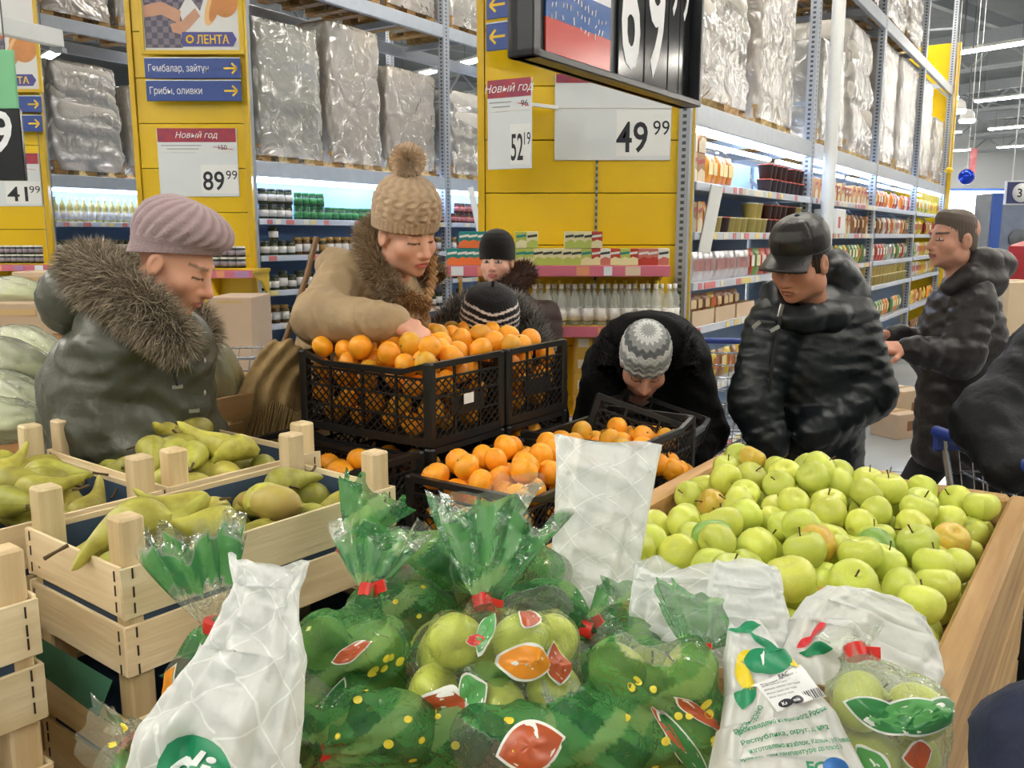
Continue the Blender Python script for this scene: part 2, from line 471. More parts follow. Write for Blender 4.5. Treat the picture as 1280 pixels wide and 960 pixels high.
# floor joints in view
for i in range(7):
    o = struct('trim_%d' % (i + 1), MB().beam((-4, 5.2 + i * 3.0, 0.001), (16, 5.2 + i * 3.0 - 7, 0.001), 0.012, 0.002), M_STEEL_D)

# roof steel
CDIR = np.array([-0.64, 0.77, 0.0]); ADIR = np.array([0.77, 0.64, 0.0])
L0 = atz(1240, 60, 5.6); L1 = atz(1256, 123, 5.6)
E1 = L1 - L0
n_beam = 0
for i in range(-3, 5):
    p = L0 + E1 * (i + 0.45); p[2] = 6.55
    b = MB()
    b.beam(p - CDIR * 22, p + CDIR * 22, 0.22, 0.32)
    for q in (0.55,):
        b.beam(p - CDIR * 22 + (0, 0, -0.75), p + CDIR * 22 + (0, 0, -0.75), 0.1, 0.1)
        for k in range(-14, 14):
            b.beam(p + CDIR * (k * 1.5) + (0, 0, -0.1), p + CDIR * (k * 1.5 + 0.75) + (0, 0, -0.72), 0.05, 0.05)
            b.beam(p + CDIR * (k * 1.5 + 0.75) + (0, 0, -0.72), p + CDIR * (k * 1.5 + 1.5) + (0, 0, -0.1), 0.05, 0.05)
    n_beam += 1
    struct('beam_%d' % n_beam, b, M_STEEL)
for j in range(-3, 4):
    p = L0 + CDIR * (j * 5.5 + 1.5); p[2] = 6.95
    n_beam += 1
    struct('beam_%d' % n_beam, MB().beam(p - ADIR * 24, p + ADIR * 24, 0.16, 0.3), M_STEEL)
# ceiling luminaires
lamp_proto = thing('ceiling_lamp', 'long white fluorescent luminaire hung in rows under the roof steel', 'lamp', group='ceiling lamps')
MB().box((0, 0, 0.05), (1.7, 0.26, 0.06), bev=0.01).build('housing', M_WHITE, lamp_proto)
MB().box((0, 0, 0.0), (1.64, 0.2, 0.04), bev=0.008).build('diffuser', M_LAMP, lamp_proto)
for s in (-1, 1): MB().tube([(s * 0.6, 0, 0.08), (s * 0.6, 0, 1.3)], 0.006, 5).build('hanger', M_STEEL_D, lamp_proto)
spots = []
for i in range(-4, 4):
    for j in range(-6, 8):
        p = L0 + E1 * i + CDIR * (j * 2.7)
        if X0 + 1 < p[0] < X1 - 1 and Y0 + 0.6 < p[1] < Y1 - 1: spots.append(p)
rz = math.atan2(CDIR[1], CDIR[0])
for i, p in enumerate(spots):
    o = lamp_proto if i == 0 else copy_tree(lamp_proto)
    o.location = p; o.rotation_euler = (0, 0, rz)

# ------------------------------------------------------------------ pallet racks
TR = math.radians(33.0)
RZ = PI / 2 - TR
FA = frame(TR, (-4.72, 9.15)); FB = frame(TR, (-2.16, 7.5)); FC = frame(TR, (1.08, 5.4))
RACK_D = 1.1
M_RAIL = mat('price_rail', (196, 204, 216), 0.35, var=0.1, scale=5)
M_TAGS = [mat('price_tag_pale', (226, 220, 200), 0.5), mat('price_tag_yellow', (226, 206, 130), 0.5), mat('price_tag_red', (206, 120, 120), 0.5)]
def rack(label, F, nb, shelf_z, beams=(2.3, 3.85, 5.4), tags=True, strip=(True, True), bay=2.7, depth=RACK_D, railcol=None, back=None):
    t = thing('pallet_rack', label, 'rack', F(0, 0), RZ)
    for i in range(nb + 1):
        for y in (0.04, depth - 0.04):
            MB().box((0, 0, 0), (0.1, 0.07, 6.0)).build('upright', M_HOLES, t, (i * bay, y, 3.0))
        b = MB()
        for k in range(5):
            z = 0.6 + k * 1.05
            b.beam((i * bay, 0.05, z), (i * bay, depth - 0.05, z + (0.9 if k % 2 else 0.05)), 0.03, 0.03)
        b.build('brace', M_STEEL, t)
    for i in range(nb):
        x0, x1 = i * bay + 0.05, (i + 1) * bay - 0.05
        for z in beams:
            for y in (0.03, depth - 0.03):
                MB().box(((x0 + x1) / 2, y, z), (x1 - x0, 0.05, 0.13), bev=0.006).build('beam', M_BEAM, t)
            for xx in (x0 + 0.5, x1 - 0.5):
                MB().box((xx, depth / 2, z + 0.02), (0.06, depth - 0.1, 0.06)).build('cross_bar', M_BEAM, t)
        for z in shelf_z:
            MB().box(((x0 + x1) / 2, 0.26, z - 0.015), (x1 - x0, 0.5, 0.03)).build('shelf', M_BEAM, t)
            r = MB().box(((x0 + x1) / 2, -0.002, z - 0.02), (x1 - x0, 0.016, 0.05), bev=0.003).build('price_rail', M_RAIL, t)
            if tags and i < 2:
                rr = random.Random(int(z * 1000) + i)
                x = x0 + 0.08
                while x < x1 - 0.1:
                    w = rr.choice((0.06, 0.06, 0.09, 0.2))
                    if rr.random() < 0.75:
                        MB().box((x + w / 2, -0.0115, z - 0.02), (w, 0.002, 0.04)).build('price_tag', rr.choice(M_TAGS if not railcol else railcol), r)
                    x += w + rr.uniform(0.01, 0.12)
        MB().box(((x0 + x1) / 2, 0.53, 1.15), (x1 - x0, 0.02, 2.1)).build('back_panel', back or M_DARK, t)
        for y, zz in ((0.06, beams[0] - 0.085), (0.34, beams[0] - 0.075)):
            if strip[0 if y < 0.2 else 1]:
                for xa, xb in ((x0 + 0.06, (x0 + x1) / 2 - 0.03), ((x0 + x1) / 2 + 0.03, x1 - 0.06)):
                    MB().box(((xa + xb) / 2, y, zz), (xb - xa, 0.035, 0.03), bev=0.006).build('strip_light', M_STRIP, t)
    return t
SH_B = (1.74, 1.43, 1.13, 0.84, 0.5, 0.15)
SH_C = (1.92, 1.62, 1.31, 1.03, 0.62, 0.18)
rack_c = rack('grey pallet rack with lit shelves of packets behind the shopper in the cap', FC, 4, SH_C, beams=(2.32, 3.85, 5.4), back=M_BLUEBACK)
rack_b = rack('grey pallet rack with lit jar shelves behind the shopper in the beige parka', FB, 3, SH_B, beams=(2.16, 3.72, 5.3), back=M_BLUEBACK)
rack_a = rack('grey pallet rack farthest back behind the shopper in the mauve hat', FA, 2, (1.74, 1.43, 1.13, 0.84), beams=(2.16, 3.72, 5.3), back=M_BLUEBACK)

# white pipe and pillar beside rack C
o = MB().tube([FC(2.86, -0.1, 0), FC(2.86, -0.1, ZC - 0.1)], 0.055, 14).build('column_pipe', M_WHITE); o['kind'] = 'structure'
p = FC(3.6, 1.9, 0); o = MB().box((p[0], p[1], ZC / 2), (0.62, 0.62, ZC - 0.02), bev=0.02).build('pillar', M_WHITE); o['kind'] = 'structure'

# ------------------------------------------------------------------ wrapped pallet loads
M_PAL = wood('pallet_wood', (196, 158, 96), (150, 112, 60), 2.0)
M_CARTON = mat('carton_board', (204, 180, 150), 0.75, var=0.12, scale=4, rand=0.3)
M_CARTON_W = mat('carton_white', (222, 220, 214), 0.6, var=0.1, scale=4, rand=0.2)
M_CARTON_G = mat('carton_printed', (150, 150, 110), 0.6, var=0.45, scale=14, rand=0.6, col2=(84, 104, 72))
M_SACK = mat('sack_weave', (220, 214, 204), 0.7, var=0.12, scale=10, bump=0.3, bscale=60)
M_WRAPF = film('stretch_wrap', (250, 248, 244), gloss=0.55, rough=0.2, bump=3.0, bscale=6.0, base=0.42, vcol=False)
M_WRAPT = mat('stretch_wrap_tape', (150, 122, 90), 0.5)
def pallet_part(t, w, d):
    p = bpy.data.objects.new('pallet', None); COL.objects.link(p); p.parent = t
    bm_ = MB().box((0, 0, 0), (w, 0.12, 0.022)).mesh('board', M_PAL)
    n = 5
    for k in range(n): link('board', bm_, p, (0, -d / 2 + 0.07 + k * (d - 0.14) / (n - 1), 0.133))
    bl = MB().box((0, 0, 0), (0.13, 0.11, 0.1)).mesh('block', M_PAL)
    for x in (-w / 2 + 0.07, 0, w / 2 - 0.07):
        for y in (-d / 2 + 0.07, d / 2 - 0.07): link('block', bl, p, (x, y, 0.072))
    b2 = MB().box((0, 0, 0), (0.1, d, 0.02)).mesh('board', M_PAL)
    for x in (-w / 2 + 0.07, 0, w / 2 - 0.07): link('board', b2, p, (x, 0, 0.011))
def wrap_part(t, w, d, z0, h, seed, taper=0.06, bulge=0.03, name='stretch_wrap'):
    nu, nv = 72, 26
    th = np.linspace(0, 2 * PI, nu, endpoint=False)[:, None]; vv = np.linspace(0, 1, nv)[None, :]
    e = 0.18
    cx = np.sign(np.cos(th)) * np.abs(np.cos(th)) ** e; cy = np.sign(np.sin(th)) * np.abs(np.sin(th)) ** e
    s = 1 - taper * vv ** 2 + 0 * th
    top = np.clip((vv - 0.93) / 0.07, 0, 1)
    s = s * (1 - 0.97 * top ** 1.5)
    n = bulge * (np.sin(vv * 19 + seed + 2 * np.sin(th * 2 + seed)) * 0.4 + 0.4 * np.sin(th * 7 + seed * 3 + vv * 6) * np.sin(vv * 11 + th * 2) + 0.3 * np.sin(vv * 41 + 3 * np.sin(th * 3 + seed)))
    P = np.stack([cx * (w / 2 * s + n), cy * (d / 2 * s + n), z0 + h * np.minimum(vv / 0.95, 1) + 0.03 * top * np.sin(th * 5 + seed) + 0 * th], -1)
    link(name, mesh_np(name, P.reshape(-1, 3), grid_faces(nu, nv, True), M_WRAPF), t)
LOADS = 0
def load(F, x0, x1, z, h, kind, label, wrap=True, d=0.95, off=0.0):
    global LOADS; LOADS += 1
    w = x1 - x0
    t = thing('pallet_load', label, 'pallet load', F((x0 + x1) / 2, 0.03 + d / 2 + off, z), RZ, 'wrapped pallet loads stored on the racks')
    pallet_part(t, w - 0.04, d - 0.04)
    rr = random.Random(LOADS); z0 = 0.145
    if kind in ('carton', 'white', 'print', 'tall'):
        m = {'carton': M_CARTON, 'white': M_CARTON_W, 'print': M_CARTON_G, 'tall': M_CARTON}[kind]
        nx, nz = {'carton': (2, 4), 'white': (2, 5), 'print': (4, 6), 'tall': (2, 3)}[kind]
        ny = 2; bx, by, bz = (w - 0.1) / nx, (d - 0.1) / ny, h / nz
        me = MB().box((0, 0, 0), (bx - 0.006, by - 0.006, bz - 0.004), bev=0.008).mesh('carton', m)
        for i in range(nx):
            for j in range(ny):
                for k in range(nz):
                    if k == nz - 1 and rr.random() < 0.18: continue
                    link('carton', me, t, (-w / 2 + 0.05 + bx * (i + .5) + rr.uniform(-.006, .006), -d / 2 + 0.05 + by * (j + .5), z0 + bz * (k + .5)))
        wrap_h, tp, bg = h, 0.02, 0.012
    else:
        nz = max(3, int(h / 0.17)); bz = h / nz
        s = Solid((-0.6, -0.35, -0.16), (0.6, 0.35, 0.16), 0.03).rbox((0, 0, 0), ((w - .1) / 2, .22, bz * .56), 0.08)
        s.disp(wrinkle(0.012, 9.)); V, Fc = s.surf(); me = mesh_np('sack', V, Fc, M_SACK)
        for k in range(nz):
            for j in (-1, 1):
                link('sack', me, t, (rr.uniform(-.03, .03), j * (d - .1) / 4 + rr.uniform(-.02, .02), z0 + bz * (k + .5)), (0, 0, rr.uniform(-.08, .08)))
        wrap_h, tp, bg = h, 0.14, 0.035
    if wrap: wrap_part(t, w - 0.02, d - 0.02, 0.05, wrap_h + 0.13, LOADS * 1.7, tp, bg)
    return t
ZB1, ZB2 = 2.16 + 0.066, 3.72 + 0.066
load(FB, 0.12, 0.92, ZB1, 1.02, 'print', 'wrapped load of small printed cans nearest the yellow arrow-sign end panel')
load(FB, 0.98, 1.72, ZB1, 1.15, 'tall', 'tall beige wrapped load, second from the yellow arrow-sign end panel')
load(FB, 1.78, 2.6, ZB1, 0.88, 'carton', 'lower beige wrapped load above the pompom hat, beside the second upright')
load(FB, 2.82, 3.55, ZB1, 0.8, 'sacks', 'rounded wrapped load just past the second upright of the jar rack')
load(FB, 3.6, 4.4, ZB1, 0.85, 'carton', 'wrapped load half hidden behind the price-tag end panel of the jar rack')
load(FB, 0.1, 0.9, ZB2, 1.0, 'white', 'white wrapped load on the upper beam by the arrow-sign end panel')
load(FB, 0.95, 1.75, ZB2, 1.0, 'carton', 'beige wrapped load on the upper beam, middle of the first bay')
load(FB, 1.8, 2.6, ZB2, 1.0, 'white', 'pale wrapped load on the upper beam against the second upright')
load(FB, 2.85, 3.65, ZB2, 1.0, 'white', 'pale wrapped load on the upper beam just past the second upright')
load(FA, 0.1, 0.95, 2.226, 1.0, 'sacks', 'brown-topped wrapped load on the rack between the two arrow-sign panels')
load(FA, 1.0, 1.85, 2.226, 0.85, 'carton', 'wrapped carton load partly behind the arrow-sign end panel')
load(FA, 0.1, 0.9, 3.786, 1.0, 'carton', 'stack of pinkish beige sheets on the farthest rack upper beam')
load(FA, 0.95, 1.8, 3.786, 1.0, 'white', 'white and silver wrapped load on the farthest rack upper beam')
load(FC, 0.1, 1.12, 2.386, 1.05, 'sacks', 'white wrapped pile of bulging sacks beside the hanging price board')
load(FC, 1.3, 2.25, 2.386, 1.0, 'tall', 'tall wrapped carton load beside the white pipe')
load(FC, 3.0, 3.95, 2.386, 0.75, 'print', 'wrapped load of green cans just past the white pipe')
load(FC, 4.1, 5.2, 2.386, 1.15, 'sacks', 'white bulging wrapped sacks in the second bay past the pipe')
load(FC, 5.55, 6.5, 2.386, 1.18, 'tall', 'wrapped load with a brown corner board in the third bay')
load(FC, 6.7, 7.9, 2.386, 1.2, 'white', 'silvery wrapped load at the end of the third bay')
load(FC, 8.3, 9.3, 2.386, 1.2, 'white', 'silvery wrapped load nearest the far end of the packet rack')
load(FC, 9.5, 10.6, 2.386, 0.8, 'carton', 'low wrapped load at the far end of the packet rack')
load(FC, 4.2, 5.2, 3.916, 1.0, 'sacks', 'wrapped sacks on the upper beam over the second bay')
load(FC, 5.6, 6.7, 3.916, 1.1, 'sacks', 'wrapped sacks on the upper beam at the start of the third bay')
load(FC, 6.9, 7.9, 3.916, 0.8, 'sacks', 'low wrapped sacks on the upper beam at the end of the third bay')
# ------------------------------------------------------------------ rack end panels, signs and price boards
M_NAVY = mat('sign_blue', (44, 74, 148), 0.4, var=0.05, scale=4)
M_INK = mat('ink_black', (34, 36, 44), 0.5)
M_LETW = mat('letter_white', (236, 238, 240), 0.5)
M_LETY = mat('letter_yellow', (240, 200, 40), 0.5)
M_CARD = mat('price_card', (222, 228, 230), 0.3, var=0.03, scale=5)
M_CARD2 = mat('price_slip', (234, 236, 234), 0.4)
M_HEAD = mat('card_header_red', (176, 56, 62), 0.35, var=0.3, scale=18, col2=(140, 44, 80))
M_BLKP = mat('black_plastic_frame', (44, 46, 50), 0.3, spec=0.5)
M_BLKG = mat('price_board_grey', (84, 86, 90), 0.35)
M_BLKTILE = mat('digit_tile_black', (18, 18, 20), 0.12, spec=0.6)
M_FLAGW = mat('flag_white', (226, 228, 234), 0.2); M_FLAGB = mat('flag_blue', (40, 92, 168), 0.18); M_FLAGR = mat('flag_red', (208, 66, 56), 0.18)
EX, EZ = np.array([1., 0, 0]), np.array([0, 0, 1.])

def prect(Y, px0, py0, px1, py1):
    a = at(px0, py0, Y); b = at(px1, py0, Y); c = at(px0, py1, Y); d = at(px1, py1, Y)
    return (a[0] + c[0]) / 2, (b[0] + d[0]) / 2, (c[2] + d[2]) / 2, (a[2] + b[2]) / 2
def end_panel(label, Y, px0, px1, ztop, nsheet, seam=None):
    xa, xb = at(px0, 295, Y)[0], at(px1, 295, Y)[0]
    t = thing('rack_endcap', label, 'rack end panel', ((xa + xb) / 2, Y + 0.03, 0))
    w = xb - xa; hs = ztop / nsheet
    cuts = [-w / 2, w / 2] if seam is None else [-w / 2, at(seam, 295, Y)[0] - (xa + xb) / 2, w / 2]
    for c0, c1 in zip(cuts[:-1], cuts[1:]):
        for k in range(nsheet):
            MB().box(((c0 + c1) / 2, 0, hs * (k + .5)), (c1 - c0 - 0.008, 0.03, hs - 0.005), bev=0.003).build('sheet', M_YEL, t)
    for s in (-1, 1):
        MB().box((s * (w / 2 + 0.02), -0.005, ztop / 2), (0.04, 0.06, ztop)).build('edge_post', M_YELD, t)
    MB().box((0, 0.025, ztop / 2), (w, 0.01, ztop)).build('backing', M_STEEL_D, t)
    if seam is not None: MB().box((0, 0, 0), (0.012, 0.02, ztop)).build('perforated_strip', M_HOLES, t, (cuts[1], -0.012, ztop / 2))
    return t
end_panel('yellow rack end panel with the 49.99 price card and shelf of cartons', 5.4, 606, 856, 3.4, 11, 745)
end_panel('yellow rack end panel with two blue arrow signs and the 89.99 card', 7.45, 181, 312, 4.3, 12)
end_panel('yellow rack end panel with the 41.99 card, farthest back', 9.1, -60, 60, 5.0, 12)

def price_card(label, Y, px0, py0, px1, py1, big, small, old=None, rz=0., header=True, digit=0.3, tilt=0.0):
    x0, x1, z0, z1 = prect(Y, px0, py0, px1, py1)
    w, h = x1 - x0, z1 - z0
    t = thing('price_card', label, 'price card', ((x0 + x1) / 2, Y - 0.03, z0)); t.rotation_euler = (0, tilt, rz)
    MB().box((0, 0, h / 2), (w, 0.012, h), bev=0.003).build('board', M_CARD, t)
    f = -0.0065
    if header:
        MB().box((0, f - 0.001, h * 0.9), (w * 0.98, 0.002, h * 0.2)).build('header', M_HEAD, t)
        lettering(t, 'Новый год', (0, f - 0.0025, h * 0.86), EX, EZ, h * 0.09, M_LETW, align='CENTER', shear=0.3)
        MB().box((0, f - 0.001, h * 0.66), (w * 0.99, 0.003, h * 0.025)).build('holder_rail', M_WHITE, t)
        for k in range(3):
            MB().box((-w * 0.2 + k * 0.02 * w, f - 0.001, h * (0.75 - k * 0.05)), (w * (0.5 - 0.1 * k), 0.001, h * 0.012)).build('print_line', mat('print_grey', (150, 152, 156), 0.6), t)
        if old:
            lettering(t, old, (w * 0.27, f - 0.002, h * 0.69), EX, EZ, h * 0.07, M_INK)
            MB().beam((w * 0.2, f - 0.003, h * 0.73), (w * 0.45, f - 0.003, h * 0.69), 0.003, 0.004).build('strike_line', mat('ink_red', (200, 60, 70), 0.5), t)
    else:
        MB().box((0, f - 0.001, h * 0.95), (w * 0.98, 0.002, h * 0.1)).build('header', M_HEAD, t)
        MB().box((0, f - 0.001, h * 0.62), (w, 0.004, h * 0.025)).build('holder_rail', M_WHITE, t)
    if rz: MB().beam((0, 0, h * .75), (w * .5, .33, h * .75), .02, .02).build('bracket', M_WHITE, t)
    MB().box((w * 0.26, f - 0.0008, h * digit * 0.78 + h * .04), (w * 0.46, 0.0016, h * digit * 1.5)).build('price_slip', M_CARD2, t)
    dh = h * digit
    lettering(t, big, (w * 0.05 if header else w * 0.03, f - 0.0025, h * 0.1), EX, EZ, dh, M_INK, w=w * 0.27, bold=0.012)
    lettering(t, small, (w * 0.345, f - 0.0025, h * 0.1 + dh * 0.55), EX, EZ, dh * 0.48, M_INK, w=w * 0.14)
    return t
price_card('white price card reading 49.99 under the hanging black board', 5.438, 693, 94, 838, 201, '49', '99', header=False, digit=0.36)
price_card('slanted price card reading 52.19 at the edge of the yellow panel', 5.2, 606, 100, 668, 212, '52', '19', '96', rz=math.radians(-28), digit=0.3, tilt=math.radians(0))
price_card('price card reading 89.99 below the two blue arrow signs', 7.488, 200, 161, 299, 246, '89', '99', '150', digit=0.28)
price_card('price card reading 41.99 on the farthest yellow panel', 9.138, -42, 192, 53, 258, '41', '99', '71', digit=0.28)

def arrow_part(t, c, s, d, m):
    b = MB(); c = np.asarray(c, float)
    b.beam(c - EX * s * d, c + EX * s * d, 0.002, s * 0.28)
    for q in (-1, 1): b.beam(c + EX * s * d, c + EX * s * d * 0.25 + EZ * q * s * 0.75, 0.002, s * 0.28)
    b.build('arrow', m, t)
def arrow_sign(label, Y, px0, py0, px1, py1, text, d=1, rz=0., wtxt=None):
    x0, x1, z0, z1 = prect(Y, px0, py0, px1, py1); w, h = x1 - x0, z1 - z0
    t = thing('arrow_sign', label, 'sign', ((x0 + x1) / 2, Y - 0.03, z0), rz, 'blue arrow signs on the end panels')
    MB().box((0, 0, h / 2), (w, 0.015, h), bev=0.003).build('board', M_NAVY, t)
    MB().box((0, -0.002, h + 0.004), (w, 0.012, 0.008)).build('top_strip', M_WHITE, t)
    lettering(t, text, (-w * 0.46 if d > 0 else w * 0.46, -0.0085, h * 0.34), EX, EZ, h * 0.36, M_LETW, w=wtxt and wtxt * w, bold=0.0, align='LEFT' if d > 0 else 'RIGHT')
    arrow_part(t, (d * (w / 2 - h * 0.52), -0.009, h / 2), h * 0.34, d, M_LETY)
arrow_sign('blue arrow sign reading Гөмбалар, зайтүн', 7.4, 183, 74, 302, 99, 'Гөмбалар, зайтүн', wtxt=0.63)
arrow_sign('blue arrow sign reading Грибы, оливки', 7.4, 185, 102, 303, 127, 'Грибы, оливки', wtxt=0.55)
arrow_sign('upper blue arrow sign on the farthest yellow panel, ending in рлар', 9.05, -62, 121, 54, 141, 'Томатлар, сорлар', wtxt=0.72)
arrow_sign('lower blue arrow sign on the farthest yellow panel, ending in товары', 9.05, -62, 145, 55, 165, 'Базар, товары', wtxt=0.6)
arrow_sign('blue arrow sign reading Борчак beside the hanging black board', 5.2, 603, -12, 680, 22, 'Борчак', -1, math.radians(-30), 0.5)
arrow_sign('blue arrow sign reading Горошек beside the hanging black board', 5.2, 603, 28, 680, 62, 'Горошек', -1, math.radians(-30), 0.55)

# posters above the signs (printed pictures are flat)
M_PAPER = mat('poster_paper', (224, 224, 222), 0.35, var=0.06, scale=3)
M_SHIRT = mat('poster_shirt', (104, 100, 116), 0.5)
def _check(m, c1, c2, s):
    nt = m.node_tree; N = nt.nodes; L = nt.links
    ck = N.new('ShaderNodeTexChecker'); ck.inputs['Scale'].default_value = s; ck.inputs[1].default_value = lin(c1); ck.inputs[2].default_value = lin(c2)
    tc = N.new('ShaderNodeTexCoord'); L.new(tc.outputs['Object'], ck.inputs['Vector']); L.new(ck.outputs[0], N['Principled BSDF'].inputs['Base Color'])
_check(M_SHIRT, (126, 116, 128), (82, 80, 98), 22)
M_PSKIN = mat('poster_skin', (206, 156, 128), 0.5, var=0.15, scale=6)
M_PORANGE = mat('poster_orange', (224, 150, 84), 0.5, var=0.25, scale=6)
M_PPALE = mat('poster_pale_orange', (236, 190, 130), 0.5)
M_LOGOB = mat('logo_violet_blue', (74, 74, 150), 0.4)
M_PRED = mat('poster_red', (204, 96, 72), 0.5)
def blob(cx, cz, rx, rz_, n=28, rot=0., sq=1.0):
    a = np.linspace(0, 2 * PI, n, endpoint=False)
    x = rx * np.sign(np.cos(a)) * np.abs(np.cos(a)) ** sq; z = rz_ * np.sign(np.sin(a)) * np.abs(np.sin(a)) ** sq
    return np.stack([cx + x * math.cos(rot) - z * math.sin(rot), np.zeros(n), cz + x * math.sin(rot) + z * math.cos(rot)], 1)
def poster(label, Y, px0, px1, py1, hm):
    x0, x1, z0, _ = prect(Y, px0, 0, px1, py1); w = x1 - x0
    t = thing('poster', label, 'poster', ((x0 + x1) / 2, Y - 0.02, z0))
    MB().box((0, 0, hm / 2), (w, 0.012, hm)).build('sheet', M_PAPER, t)
    b = MB()
    for s in (-1, 1): b.box((s * (w / 2 + 0.015), -0.006, hm / 2), (0.03, 0.03, hm + 0.06))
    b.box((0, -0.006, -0.015), (w, 0.03, 0.03)); b.box((0, -0.006, hm + 0.015), (w, 0.03, 0.03))
    b.build('frame', M_YELD, t)
    def pc(name, pts, m, k):
        P = np.array(pts, float); P[:, 1] = -0.0065 - 0.0006 * k
        P[:, 0] = np.clip(P[:, 0], -w / 2 + .002, w / 2 - .002); P[:, 2] = np.clip(P[:, 2], .002, hm - .002)
        MB().poly(P).build(name, m, t)
    pc('shirt_print', [(-.49 * w, 0, .02), (-.1 * w, 0, .02), (-.05 * w, 0, .12), (-.12 * w, 0, .3), (-.02 * w, 0, .42), (.1 * w, 0, .3), (.16 * w, 0, .42), (.12 * w, 0, .62), (-.1 * w, 0, .74), (-.49 * w, 0, .66)], M_SHIRT, 1)
    pc('arm_print', [(-.49 * w, 0, .34), (-.3 * w, 0, .37), (-.1 * w, 0, .3), (-.12 * w, 0, .2), (-.3 * w, 0, .27), (-.49 * w, 0, .25)], M_PSKIN, 2)
    pc('hand_print', [(-.2 * w, 0, .14), (-.22 * w, 0, .2), (-.1 * w, 0, .22), (.05 * w, 0, .32), (.1 * w, 0, .26), (-.02 * w, 0, .17), (-.1 * w, 0, .12)], M_PSKIN, 3)
    pc('pumpkin_print', blob(.36 * w, .42, .16 * w, .17), M_PORANGE, 2)
    pc('slice_print', blob(.24 * w, .34, .07 * w, .16, rot=-.35), M_PPALE, 3)
    pc('slice_edge_print', blob(.27 * w, .35, .05 * w, .14, rot=-.35), M_PORANGE, 4)
    pc('tomato_print', blob(.12 * w, .56, .09 * w, .09), M_PRED, 3)
    lw = 0.58 * w
    pc('logo_band', [(-.1 * w, 0, .03), (.43 * w, 0, .03), (.47 * w, 0, .085), (.43 * w, 0, .14), (-.1 * w, 0, .14)], M_LOGOB, 5)
    lettering(t, 'ЛЕНТА', (.05 * w, -.0105, .052), EX, EZ, .065, M_LETY, w=.34 * w, bold=0.02)
    MB().tube([(-.02 * w + .026 * math.cos(a), -.011, .085 + .026 * math.sin(a)) for a in np.linspace(0, 2 * PI, 14)], .008, 5).build('logo_mark', M_LETY, t)
poster('poster with checked shirt and pumpkin above the two blue arrow signs', 7.4, 181, 300, 64, 0.9)
poster('poster with checked shirt and pumpkin on the farthest yellow panel', 9.05, -66, 47, 112, 0.98)

# the hanging black price board
def hanging_board(label, P0, theta, length, height, digits, small, flag=True, green=None):
    t = thing('price_board', label, 'hanging price board', (P0[0], P0[1], P0[2]), PI / 2 - theta)
    MB().box((length / 2, 0.02, height / 2), (length, 0.03, height), bev=0.004).build('back_board', M_BLKG, t)
    for nm, c, sz in (('frame_rail', (length / 2, 0.0, 0.012), (length, 0.09, 0.024)), ('frame_rail', (length / 2, 0.0, height - 0.012), (length, 0.09, 0.024)),
                      ('frame_post', (0.02, 0, height / 2), (0.04, 0.09, height)), ('frame_post', (length - 0.012, 0, height / 2), (0.024, 0.09, height))):
        MB().box(c, sz, bev=0.004).build(nm, M_BLKP, t)
    y = -0.002
    if flag:
        fw, f0 = 0.4, 0.13
        for k, m in enumerate((M_FLAGR, M_FLAGB, M_FLAGW)):
            MB().box((f0 + fw / 2, y, 0.035 + (0.1, 0.1, 0.16)[k] / 2 + (0, .1, .2)[k]), (fw, 0.006, (0.1, 0.1, 0.16)[k])).build('flag_stripe', m, t)
    if flag:
        rr = random.Random(4); b = MB()
        for row_ in range(3):
            for k in range(16):
                x_ = .16 + k * .022; z_ = .2 - row_ * .035 + .012 * math.sin(k * .4) - (.0 if k < 13 else .02)
                if rr.random() < (.95, .8, .3)[row_]: b.beam((x_, y - .004, z_), (x_ + rr.uniform(-.004, .01), y - .004, z_ + rr.uniform(.01, .022)), .001, .004)
        b.build('script_print', M_LETW, t)
    n = len(digits); dw = 0.2; x = length - 0.04 - n * dw - 0.2
    for i, ch in enumerate(digits):
        MB().box((x + dw * (i + .5), y, height / 2), (dw - 0.008, 0.01, height - 0.06), bev=0.003).build('digit_tile', M_BLKTILE, t)
        lettering(t, ch, (x + dw * i + 0.022, y - 0.006, 0.08), EX, EZ, height * 0.56, M_LETW, w=dw - 0.06, bold=0.018)
    x += n * dw
    for i, ch in enumerate(small):
        MB().box((x + 0.1 * (i + .5), y, height / 2), (0.096, 0.01, height - 0.06), bev=0.003).build('digit_tile', M_BLKTILE, t)
        lettering(t, ch, (x + 0.1 * i + 0.014, y - 0.006, height * 0.42), EX, EZ, height * 0.28, M_LETW, w=0.066, bold=0.01)
    for xx in (0.15, length - 0.15): MB().tube([(xx, 0.02, height), (xx, 0.02, 5.6 - P0[2])], 0.004, 5).build('hanging_cable', M_STEEL_D, t)
    return t
pA = at(650, 71, 2.6)
hanging_board('black hanging price board with tricolour flag reading 69.99', pA, math.radians(34), 1.22, 0.74, '69', '99')
pB = at(-40, 226, 5.2)
t = thing('price_board', 'green topped black price board ending in a 9 at the picture edge', 'hanging price board', pB)
MB().box((0.13, 0, 0.2), (0.42, 0.03, 0.4), bev=0.004).build('digit_tile', M_BLKTILE, t)
MB().box((0.13, 0, 0.56), (0.40, 0.02, 0.32), bev=0.004).build('green_card', mat('card_green', (120, 190, 140), 0.4), t)
lettering(t, '9', (0.17, -0.016, 0.17), EX, EZ, 0.22, M_LETW, w=0.12, bold=0.02)
for xx in (-0.02, 0.28): MB().tube([(xx, 0, 0.7), (xx, 0, 5.6 - pB[2])], 0.004, 5).build('hanging_cable', M_STEEL_D, t)
